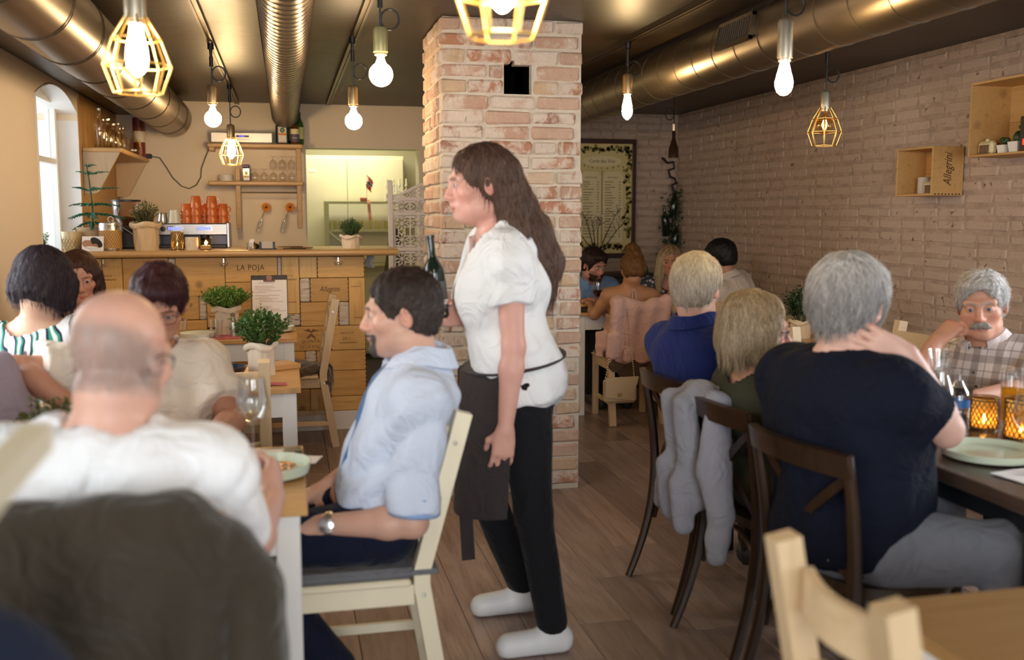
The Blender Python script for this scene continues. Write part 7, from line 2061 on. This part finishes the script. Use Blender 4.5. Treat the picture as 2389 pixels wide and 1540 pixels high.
# --- 4 brown-haired woman facing the camera behind
def m4():
    p = Person('woman with a brown bob and dark beaded necklace behind the striped top', (-.93, 5.10, .56), (-.935, 5.04, 1.0), 176, (-.945, 4.98, 1.145), 168, 12, 5, .98, 'f', 1.08, 1.05, .02, (.50, .27, .18), .0042)
    p.arm(1, (-1.12, 4.70, .80), pole=(-1, .3, -.6)); p.arm(-1, (-.72, 4.72, .80), pole=(1, .3, -.6)); p.sit(.1, .40)
    p.body(eyes=BROWN_E)
    p.shirt(fabric('black_top', (.018, .02, .02), .9, .1), .9, -.16, .012, .10, .004, 36, 3, vneck=.08)
    p.trousers(DARKT); p.shoes(SHOE_D)
    p.hair(bob_hair(.094, .106, -.09, .060, .100), (.085, .033, .018), 1200, 6, .06, .0013, 6, grav=.75, color2=(.05, .018, .012))
    b = p.N + p.ey * .02
    p.strap_ring([b + p.ex * .075 * math.sin(a) + p.ey * (.02 + .07 * math.cos(a)) - p.ez * (.02 + .07 * (.5 + .5 * math.cos(a)) ** 2) for a in [2 * PI * k / 24 for k in range(24)]], .004, BLACK, 'necklace')
    obj('pendant_ring', MB().tube([b + p.ey * .105 - p.ez * .10 + p.ex * .014 * math.sin(a) + p.ez * .014 * math.cos(a) - p.o for a in [2 * PI * k / 16 for k in range(16)]], .003, 6, closed=True), BRASS, p.t)
m4()
# --- 5 person cut off at the left edge
def m5():
    p = Person('person in a lilac grey top, only a shoulder in view at the left edge', (-1.01, 2.98, .56), (-1.00, 2.97, 1.03), 150, (-1.0, 2.93, 1.18), 140, 5, 0, 1.0, 'm', 1.15, 1.1, .03, (.60, .36, .26), .007)
    p.arm(1, (-.95, 2.66, .80), pole=(-1, -.2, -.5)); p.arm(-1, (-.74, 2.84, .80), E=(-.735, 2.98, .84)); p.sit(.1, .36)
    p.body(); p.shirt(fabric('lilac_grey_cotton', (.30, .25, .31), .9, .05), 1.3, -.16, .014, .07, .005, 36, 8)
    p.trousers(DARKT); p.shoes(SHOE_D); p.hair(short_hair(.010), (.10, .06, .04), 300, 4, .03)
    wood_chair('dining_chair', 'pale wooden chair under the person in lilac at the left edge', (-1.04, 3.05, 0), 150, W_BIRCH, W_BIRCHX, .80)
m5()
# --- 6 man in a blue shirt and tie, in profile
def m6():
    p = Person('dark-haired man with a goatee in a pale blue shirt and blue tie, in profile', (.255, 2.825, .575), (.370, 2.80, 1.015), 272, (.308, 2.79, 1.165), 274, 4, 0, .99, 'm', 1.02, .86, .02, (.66, .41, .31), .0035, .011)
    p.arm(-1, (.085, 2.665, .605), E=(.315, 2.60, .615), hdir=(-.9, .35, -.12), palm=(0, .3, -1), curl=.35)
    p.arm(1, (.085, 2.93, .625), E=(.26, 3.0, .70), hdir=(-.75, -.6, -.1), palm=(0, 0, -1), curl=.4)
    p.leg(-1, (-.15, 2.70, .555), (.105, 2.70, .16), (-.05, 2.69, .055)); p.leg(1, (-.16, 2.93, .555), (-.05, 2.94, .085))
    def paint(pp, h, near, blend):
        x, y, z = np.abs(h[:, 0]), h[:, 1], h[:, 2]
        blend(near * np.clip((-.035 - z) / .02, 0, 1) * (z > -.125) * np.clip((y + .01) / .035, 0, 1), (.26, .18, .15), .34)
    p.body(paint=paint, eyes=BROWN_E, brow=(.05, .03, .025))
    SH = fabric('pale_blue_cotton', (.60, .68, .83), .85, .03, 4)
    p.shirt(SH, .90, .10, .013, .066, .010, 36, 5, loose=.006, cuff=.012)
    p.collar(SH, .067, .034, .052, .07, spread=.035)
    for q in (-1, 1):
        E_, W = p.E[q], p.W[q]; e = p.S[q] + (E_ - p.S[q]) * .86; d = (E_ - p.S[q]) / np.linalg.norm(E_ - p.S[q])
        obj('rolled_cuff', MB().lathe([(.064, -.03), (.072, -.026), (.073, .022), (.068, .027), (.055, .02)], 24, tuple(e - p.o), False, axis=tuple(d)), fabric('blue_cuff_lining', (.26, .40, .66), .85), p.t)
    p.trousers(NAVYT, top=.09); p.shoes(SHOE_G, SOLE)
    a_ = TA['m'] * p.sc * p.bw; b_ = TB['m'] * p.sc * p.bd
    ring = []
    for k in range(36):
        a = 2 * PI * k / 36; z = .07
        ring.append(p.P + p.ez * p.L * z + p.ex * .193 * math.sin(a) + p.ey * (.008 + .138 * math.cos(a)))
    p.strap_ring(ring, 1.0, plain('tan_leather', (.25, .08, .03), .45), 'belt', True, (.034, .008, tuple(p.ez)))
    # tie: knot and blade lying on the chest
    TIE = plain('blue_tie', (.06, .16, .36), .6, var=.35, nscale=60)
    pts = []
    for f, o_ in ((.985, .072), (.93, .100), (.84, .122), (.70, .134), (.52, .138), (.34, .146), (.22, .150)): pts.append(p.P + p.ez * p.L * f + p.ey * o_ - p.o)
    obj('tie', MB().tube(pts, [.55, .6, .75, .9, 1.05, 1.25, .4], flat=(.062, .010, tuple(p.ey))), TIE, p.t)
    obj('tie_knot', MB().ball(tuple(p.P + p.ez * p.L * .985 + p.ey * .076 - p.o), .021, 12, 8, (1, 1, 1.1)), TIE, p.t)
    W, d = p.W[-1], (p.W[-1] - p.E[-1]); d = d / np.linalg.norm(d)
    obj('watch_strap', MB().lathe([(.034, -.009), (.0355, 0), (.034, .009)], 24, tuple(W - d * .012 - p.o), False, axis=tuple(d)), STEEL, p.t)
    obj('watch_face', MB().lathe([(.021, 0), (.021, .007), (.017, .009), (0, .009)], 24, tuple(W - d * .012 + np.array([-.01, -.034, .008]) - p.o), axis=(-.25, -1, .25)), plain('watch_silver', (.7, .7, .72), .2, .9), p.t)
    p.hair(short_hair(.008, .066, -.08), (.030, .017, .012), 1600, 6, .035, .0010, 7, crown=(0, .05, .09), grav=.25, color2=(.055, .042, .036), lift=.004)
    def beard(sd, E, f, c):
        E((0, .074, -.099), (.022, .020, .022)); sd.cone(f((-.026, .078, -.062)), f((0, .091, -.056)), .0055, .0065, .01).cone(f((.026, .078, -.062)), f((0, .091, -.056)), .0055, .0065, .01)
        for q in (-1, 1): sd.cone(f((q * .028, .080, -.062)), f((q * .022, .080, -.095)), .006, .009, .01)
    p.hair(beard, (.05, .032, .027), 260, 4, .014, .0008, 8, name='goatee', color2=(.10, .085, .08), disp=.0012, lift=.002, grid=.004)
m6()
# --- 7 waitress walking
def m7():
    p = Person('waitress with long brown hair, white top and dark apron carrying a bottle', (.745, 3.18, .90), (.665, 3.17, 1.375), 272, (.607, 3.16, 1.535), 268, 4, 0, 1.0, 'f', 1.0, 1.05, .0, (.68, .38, .31), .0042)
    p.arm(-1, (.655, 2.985, .775), E=(.685, 3.0, 1.03), hdir=(-.1, .05, -1), palm=(0, 1, 0), curl=.35)
    p.arm(1, (.540, 3.235, 1.10), E=(.66, 3.37, 1.075), hdir=(-.75, -.5, .2), palm=(0, -.6, .2), curl=.75, thumb=.8)
    p.leg(-1, (.765, 3.06, .475), (.825, 3.045, .085), (.675, 3.04, .042)); p.leg(1, (.66, 3.33, .48), (.80, 3.385, .095), (.655, 3.39, .042))
    p.body(eyes=BROWN_E)
    p.shirt(TEE_W, .55, -.20, .014, .086, .008, 36, 9, loose=.012, cuff=.016)
    p.trousers(DARKT, .008, .05, amp=.002); p.shoes(SHOE_W, SHOE_W)
    APR = fabric('charcoal_apron', (.040, .031, .031), .9, .1)
    ring = [p.P + p.ez * p.L * .13 + p.ex * .185 * math.sin(a) + p.ey * (.01 + .150 * math.cos(a)) for a in [2 * PI * k / 32 for k in range(32)]]
    apr = MB()
    apr.tube([q - p.o for q in ring], 1.0, closed=True, flat=(.05, .006, tuple(p.ez)))
    def skirt(u, v):
        a = (u - .5) * 2.7; r_ = 1.06 + .10 * v
        q = p.P + p.ez * p.L * (.13) + p.ex * .185 * math.sin(a) * r_ + p.ey * (.02 + .150 * math.cos(a)) * r_
        return tuple(q - p.o + np.array([.0 - .02 * v + .01 * math.sin(9 * u + 2 * v), 0, -.46 * v]))
    apr.sheet(skirt, 26, 14, .005)
    apr.tube([ring[2] - p.o + np.array([-.02, -.02, 0]), ring[2] - p.o + np.array([-.03, -.04, -.35]), ring[2] - p.o + np.array([-.015, -.05, -.66])], 1.0, flat=(.045, .004, (0, 1, 0)))
    obj('apron', apr, APR, p.t)
    def longhair(sd, E, f, c):
        E((0, -.022, .034), (.086, .110, .098)); E((0, -.062, -.02), (.070, .060, .07), .03)
        E((0, .112, -.040), (.070, .096, .115), .012, 's')
        sd.chain([f((.0, -.085, .02)), f((0, -.125, -.07)), f((.0, -.165, -.17)), f((.0, -.20, -.27)), f((.0, -.205, -.37))], [.055, .052, .062, .060, .03], .03)
        sd.chain([f((-.05, -.06, -.03)), f((-.06, -.09, -.15)), f((-.055, -.12, -.26))], [.035, .04, .02], .03)
    p.hair(longhair, (.085, .045, .030), 1700, 8, .11, .0014, 10, grav=.8, color2=(.11, .062, .042), lift=.005)
m7()
t = thing('water_bottle', 'dark bottle with a grey label carried by the waitress', 'bottle', (.478, 3.19, 1.105))
ax_ = (-.10, 0, 1)
obj('vessel', MB().lathe(bottle_prof(.036, .27, .013, .55), 24, axis=ax_), plain('green_black_glass', (0.008, 0.016, 0.010)), t)
obj('paper_label', MB().lathe([(.0367, .03), (.0367, .12)], 24, caps=False, axis=ax_), plain('dusk_label', (.10, .10, .12), .6), t)
obj('label_stripe', MB().lathe([(.0371, .045), (.0371, .06)], 24, caps=False, axis=ax_), PAPER, t)
# --- 8 bearded man in the alcove
def m8():
    p = Person('bearded man in a blue shirt at the alcove table beside the pillar', (2.30, 7.52, .56), (2.275, 7.36, .92), 172, (2.285, 7.26, 1.055), 158, 16, 0, .98, 'm', 1.0, 1.0, 0, (.50, .26, .18), .0045, .013)
    p.arm(1, (2.12, 7.05, .79), pole=(-1, .2, -.6)); p.arm(-1, (2.40, 7.05, .79), pole=(1, .2, -.6)); p.sit(.1, .36); p.body(brow=(.03, .015, .01))
    SH = fabric('sky_blue_cotton', (.16, .27, .46), .85, .04); p.shirt(SH, 1.7, -.1, .013, .066, .005, 36, 11); p.collar(SH, .066, .03, .045, .07)
    p.trousers(DARKT); p.shoes(SHOE_D)
    p.hair(short_hair(.018, .068, -.075, .01), (.028, .013, .010), 700, 5, .04, .0013, 11, grav=.5)
    def beard(sd, E, f, c):
        E((0, .030, -.066), (.063, .062, .058)); E((0, .074, -.104), (.032, .026, .026), .02)
        sd.cone(f((-.028, .083, -.060)), f((0, .098, -.054)), .008, .009, .01).cone(f((.028, .083, -.060)), f((0, .098, -.054)), .008, .009, .01)
        E((0, .098, -.071), (.022, .03, .008), .006, 's'); E((0, .09, -.015), (.09, .05, .042), .01, 's'); E((0, -.07, -.06), (.12, .075, .10), .01, 's')
    p.hair(beard, (.05, .022, .014), 400, 4, .02, .001, 12, name='beard', disp=.0015, lift=.003, grid=.0045)
m8()
# --- 9 bare-backed woman with a bun
def m9():
    p = Person('woman with a high bun and a bare back in a pale halter top', (2.345, 6.68, .55), (2.352, 6.62, .925), 2, (2.356, 6.60, 1.055), 6, 10, 0, .93, 'f', 1.12, 1.0, 0, (.50, .27, .14), .0048)
    p.arm(1, (2.56, 6.86, .80), E=(2.60, 6.66, .70)); p.arm(-1, (2.15, 6.92, .79), E=(2.115, 6.70, .735)); p.sit(.1, .36)
    p.body(face=False, torso=False)
    HAL = fabric('blush_halter', (.62, .42, .36), .9, .05)
    sd = SDF(.010); p.loft(sd, .010, t0=-.15, t1=.5); p.chest(sd, .010); sd.disp = folds(.003, 40, 2)
    sdf_obj('halter_top', sd, HAL, p.t, p.o)
    st = MB(); b = p.N + p.ez * .025
    st.tube([b + p.ex * .058 * math.sin(a) + p.ey * .058 * math.cos(a) - p.o for a in [2 * PI * k / 20 for k in range(20)]], .006, 6, closed=True)
    for dx, z2 in ((-.012, -.16), (.012, -.19)): st.tube([b - p.ey * .062 - p.o, b - p.ey * .090 + p.ex * dx - p.ez * .05 - p.o, b - p.ey * .115 + p.ex * dx * 1.3 - p.ez * .10 - p.o, b - p.ey * .132 + p.ex * dx * 1.6 + p.ez * z2 - p.o], .005, 6)
    for q in (-1, 1): st.tube([b - p.ey * .064 - p.o + p.ex * (q * (.012 + .014 * math.cos(a))) + p.ez * .012 * math.sin(a) for a in [2 * PI * k / 12 for k in range(12)]], .0035, 5, closed=True)
    obj('neck_tie', st, HAL, p.t)
    p.trousers(DARKT, top=.2); p.shoes(SHOE_D)
    def up_(sd, E, f, c):
        short_hair(.012, .07, -.06)(sd, E, f, c)
        E((.0, -.035, .150), (.048, .048, .046), .03); E((.01, -.05, .115), (.05, .05, .035), .03)
    p.hair(up_, (.17, .075, .022), 1100, 6, .05, .0012, 13, grav=-.3, color2=(.22, .105, .035), lift=.005)
m9()
# --- 10 blond woman eating
def m10():
    p = Person('long-haired blonde woman in a floral top eating in the alcove', (3.0, 7.62, .56), (2.985, 7.52, .925), 195, (2.972, 7.44, 1.075), 200, 8, 0, .97, 'f', 1.05, 1.0, 0, (.60, .31, .21), .0042)
    p.arm(-1, (3.02, 7.30, .945), E=(2.90, 7.26, .78), hdir=(.1, .35, .9), palm=(0, .9, .2), curl=.85, thumb=.9, fine=.006)
    p.arm(1, (2.75, 7.24, .80), pole=(-1, .3, -.6)); p.sit(.1, .34); p.body(eyes=BROWN_E, brow=(.15, .08, .04))
    fl2 = NT('floral_print'); v = fl2.coords((1, 1, 1), False); vo = fl2.n('ShaderNodeTexVoronoi', Vector=v, Scale=26.0)
    fl2.set(Base_Color=fl2.ramp(vo.outputs['Distance'], [(0, (.62, .42, .44)), (.28, (.66, .56, .55)), (.36, (.05, .06, .09)), (1, (.03, .035, .05))]), Roughness=.85)
    p.shirt(fl2.m, .12, -.1, .011, .105, .004, 40, 14, vneck=.06); p.trousers(DARKT); p.shoes(SHOE_D)
    def lg(sd, E, f, c):
        bob_hair(.098, .106, -.12, .060, .100)(sd, E, f, c)
        for q in (-1, 1): sd.chain([f((q * .082, .02, .0)), f((q * .088, .03, -.12)), f((q * .085, .05, -.24))], [.028, .034, .022], .02)
    p.hair(lg, (.34, .22, .11), 1100, 7, .10, .0014, 14, grav=.85, color2=(.56, .44, .27))
m10()
t = thing('bread_piece', 'pale piece of bread held to the mouth of the blonde woman', 'bread', (3.0, 7.285, 1.0))
obj('bread', MB().ball((0, 0, 0.0), .022, 12, 8, (1.3, .8, .9)), plain('bread_pale', (.66, .50, .20), .7), t)
# --- 11 black-haired man in a white shirt
def m11():
    p = Person('black-haired man in a white shirt leaning over the alcove table, back to camera', (3.12, 6.40, .56), (2.99, 6.42, .985), 318, (2.945, 6.46, 1.135), 322, 14, 0, 1.0, 'm', 1.08, 1.08, .03, (.48, .25, .16), .005)
    p.arm(1, (2.90, 6.85, .80), pole=(1, .3, -.6)); p.arm(-1, (2.72, 6.66, .80), pole=(-.4, -1, -.6)); p.sit(.1, .30)
    p.body(); SH = fabric('warm_white_shirt', (.66, .58, .50), .85, .03); p.shirt(SH, 1.75, -.12, .014, .066, .006, 34, 15, loose=.01); p.collar(SH, .067, .03, .04, .07)
    p.trousers(DARKT); p.shoes(SHOE_D)
    p.hair(short_hair(.016, .07, -.07), (.010, .008, .008), 800, 5, .035, .0012, 15, grav=.6)
    wood_chair('dining_chair', 'pale wooden chair behind the black-haired man in the white shirt', (3.16, 6.36, 0), 318, W_BIRCH, W_BIRCHX, .80)
m11()
# --- 12 white-blond man in a blue polo
def m12():
    p = Person('white-blond man in a royal blue polo shirt seen from behind', (1.585, 3.47, .565), (1.492, 3.47, 1.015), 66, (1.497, 3.475, 1.165), 42, 6, 0, 1.0, 'm', 1.0, 1.05, .03, (.62, .36, .27), .0042)
    p.arm(1, (1.92, 3.30, .80), pole=(.2, -1, -.6)); p.arm(-1, (1.92, 3.62, .80), pole=(.2, 1, -.6)); p.sit(.1, .30, -.05)
    p.body(); SH = fabric('royal_blue_pique', (.010, .019, .105), .9, .06); p.shirt(SH, .62, -.14, .013, .068, .005, 34, 16, loose=.008, cuff=.014); p.collar(SH, .068, .030, .046, .07, spread=.03)
    p.trousers(DARKT); p.shoes(SHOE_D)
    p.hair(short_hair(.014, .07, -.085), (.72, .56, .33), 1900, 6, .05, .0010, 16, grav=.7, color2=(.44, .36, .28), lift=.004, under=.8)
m12()
# --- 13 blond woman in green knit
def m13():
    p = Person('woman with a straight blond bob, glasses and a dark green knit top', (1.58, 2.95, .56), (1.478, 2.95, .925), 88, (1.487, 2.955, 1.070), 112, 6, 0, .98, 'f', 1.1, 1.08, .02, (.66, .38, .28), .0038)
    p.arm(1, (1.88, 2.80, .80), pole=(.1, -1, -.6)); p.arm(-1, (1.88, 3.10, .80), pole=(.1, 1, -.6)); p.sit(.1, .30, -.05)
    p.body(eyes=BLUE_GREY, brow=(.25, .16, .09))
    kn = NT('green_knit'); v = kn.coords((1, 1, 1), False); w = kn.n('ShaderNodeTexWave', Vector=v, Scale=42.0, Distortion=1.2); w.bands_direction = 'Z'
    kn.set(Base_Color=kn.ramp(w.outputs['Fac'], [(0, (.022, .026, .014)), (1, (.060, .066, .038))]), Roughness=.95); kn.bump(w.outputs['Fac'], .6, .004)
    p.shirt(kn.m, 1.3, -.14, .013, .100, .004, 40, 17, loose=.006)
    p.trousers(DARKT); p.shoes(SHOE_D)
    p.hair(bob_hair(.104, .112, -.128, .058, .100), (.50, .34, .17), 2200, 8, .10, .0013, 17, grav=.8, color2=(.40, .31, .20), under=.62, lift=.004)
    p.glasses(plain('thin_frames', (.18, .12, .16), .3, .6), .022, .015)
    b = p.N + p.ey * .02
    p.strap_ring([b + p.ex * .066 * math.sin(a) + p.ey * (.02 + .066 * math.cos(a)) - p.ez * (-.01 + .06 * (.5 + .5 * math.cos(a)) ** 2) for a in [2 * PI * k / 24 for k in range(24)]], .0022, STEEL, 'necklace')
m13()
# --- 14 grey-haired man in navy
def m14():
    p = Person('stout grey-haired man in a navy t-shirt and grey trousers, back to the camera', (1.49, 2.42, .57), (1.462, 2.42, 1.045), 74, (1.495, 2.43, 1.19), 58, 6, 0, 1.04, 'm', 1.15, 1.05, .06, (.66, .42, .34), .0042)
    p.arm(1, (1.585, 2.295, 1.068), E=(1.700, 2.285, .87), hdir=(-.8, .16, .34), palm=(.35, .9, .1), curl=.35, thumb=.2)
    p.arm(-1, (1.665, 2.37, .835), E=(1.72, 2.61, .80), hdir=(-.45, -.88, .05), palm=(-.85, .3, .2), curl=.5)
    p.leg(1, (1.795, 2.15, .575), (1.86, 2.14, .085), hip=(1.55, 2.30, .55)); p.leg(-1, (1.86, 2.52, .575), (1.90, 2.52, .085))
    p.body(brow=(.3, .28, .26)); SH = fabric('navy_cotton', (.004, .006, .016), .9, .1, sheen=0); p.shirt(SH, .52, -.16, .013, .070, .006, 30, 18, loose=.010, cuff=.020)
    p.trousers(GREYT, .016); p.shoes(SHOE_D)
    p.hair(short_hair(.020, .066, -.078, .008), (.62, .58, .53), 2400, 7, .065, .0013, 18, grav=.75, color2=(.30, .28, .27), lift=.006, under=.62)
m14()
# --- 15 moustached man leaning on his fist
def plaid():
    t = NT('checked_cotton'); v = t.coords((1, 1, 1), False); c = (.66, .60, .56)
    sx = t.n('ShaderNodeSeparateXYZ', Vector=v)
    col = None
    def band(sock, sc, lo, hi): 
        f = t.math('FRACT', t.math('MULTIPLY', sock, sc)); a = t.math('GREATER_THAN', f, lo); b = t.math('LESS_THAN', f, hi); return t.math('MULTIPLY', a, b)
    diag = t.math('ADD', t.math('MULTIPLY', sx.outputs[0], .55), t.math('MULTIPLY', sx.outputs[1], -.83))
    col = t.mix(t.math('MULTIPLY', band(diag, 12.5, .0, .34), .62), c, (.21, .15, .12)); col = t.mix(t.math('MULTIPLY', band(sx.outputs[2], 12.5, .1, .44), .55), col, (.20, .15, .13))
    col = t.mix(t.math('MULTIPLY', band(diag, 12.5, .60, .66), .5), col, (.16, .12, .12)); col = t.mix(t.math('MULTIPLY', band(sx.outputs[2], 12.5, .70, .76), .5), col, (.16, .12, .12))
    t.set(Base_Color=col, Roughness=.85); return t.m
def m15():
    p = Person('moustached grey-haired man in a checked shirt leaning his head on his fist', (2.70, 3.27, .56), (2.610, 3.29, .935), 236, (2.553, 3.255, 1.098), 222, 6, 5, 1.0, 'm', 1.05, 1.05, .03, (.60, .32, .22), .003)
    p.arm(1, (2.392, 3.285, .965), E=(2.262, 3.25, .80), hdir=(.75, -.1, .65), palm=(.6, .35, -.6), curl=1.35, thumb=1.0, fine=.0045)
    p.arm(-1, (2.36, 3.02, .795), E=(2.605, 3.06, .80), hdir=(-.9, .2, 0), palm=(0, 0, -1), curl=.4)
    p.sit(.1, .34)
    p.body(eyes=BLUE_GREY, brow=(.30, .27, .24), lips=(.46, .20, .15))
    SH = plaid(); p.shirt(SH, .78, -.14, .014, .066, .005, 34, 19, loose=.012, cuff=.020); p.collar(fabric('checked_collar', (.62, .57, .56), .85), .067, .028, .055, .07, spread=.045)
    bt = MB()
    for f in (.86, .72, .58, .44): bt.lathe([(.0055, 0), (.005, .002), (0, .0022)], 10, tuple(p.P + p.ez * p.L * f + p.ey * (.163 + .004) - p.o), axis=tuple(p.ey))
    obj('buttons', bt, plain('dark_button', (.08, .06, .05), .4), p.t)
    p.trousers(DARKT); p.shoes(SHOE_D)
    p.hair(short_hair(.013, .080, -.075, .004), (.58, .55, .52), 1900, 7, .055, .0010, 19, crown=(-.03, .03, .125), grav=.25, color2=(.44, .42, .40), lift=.008, grid=.0042)
    def mou(sd, E, f, c):
        for q in (-1, 1): sd.chain([f((q * .002, .099, -.054)), f((q * .016, .094, -.058)), f((q * .033, .079, -.068))], [.0085, .0090, .004], .008)
    p.hair(mou, (.40, .36, .32), 420, 5, .020, .0008, 20, crown=(0, .11, -.03), grav=.4, name='moustache', disp=.001, lift=.003, grid=.003)
m15()
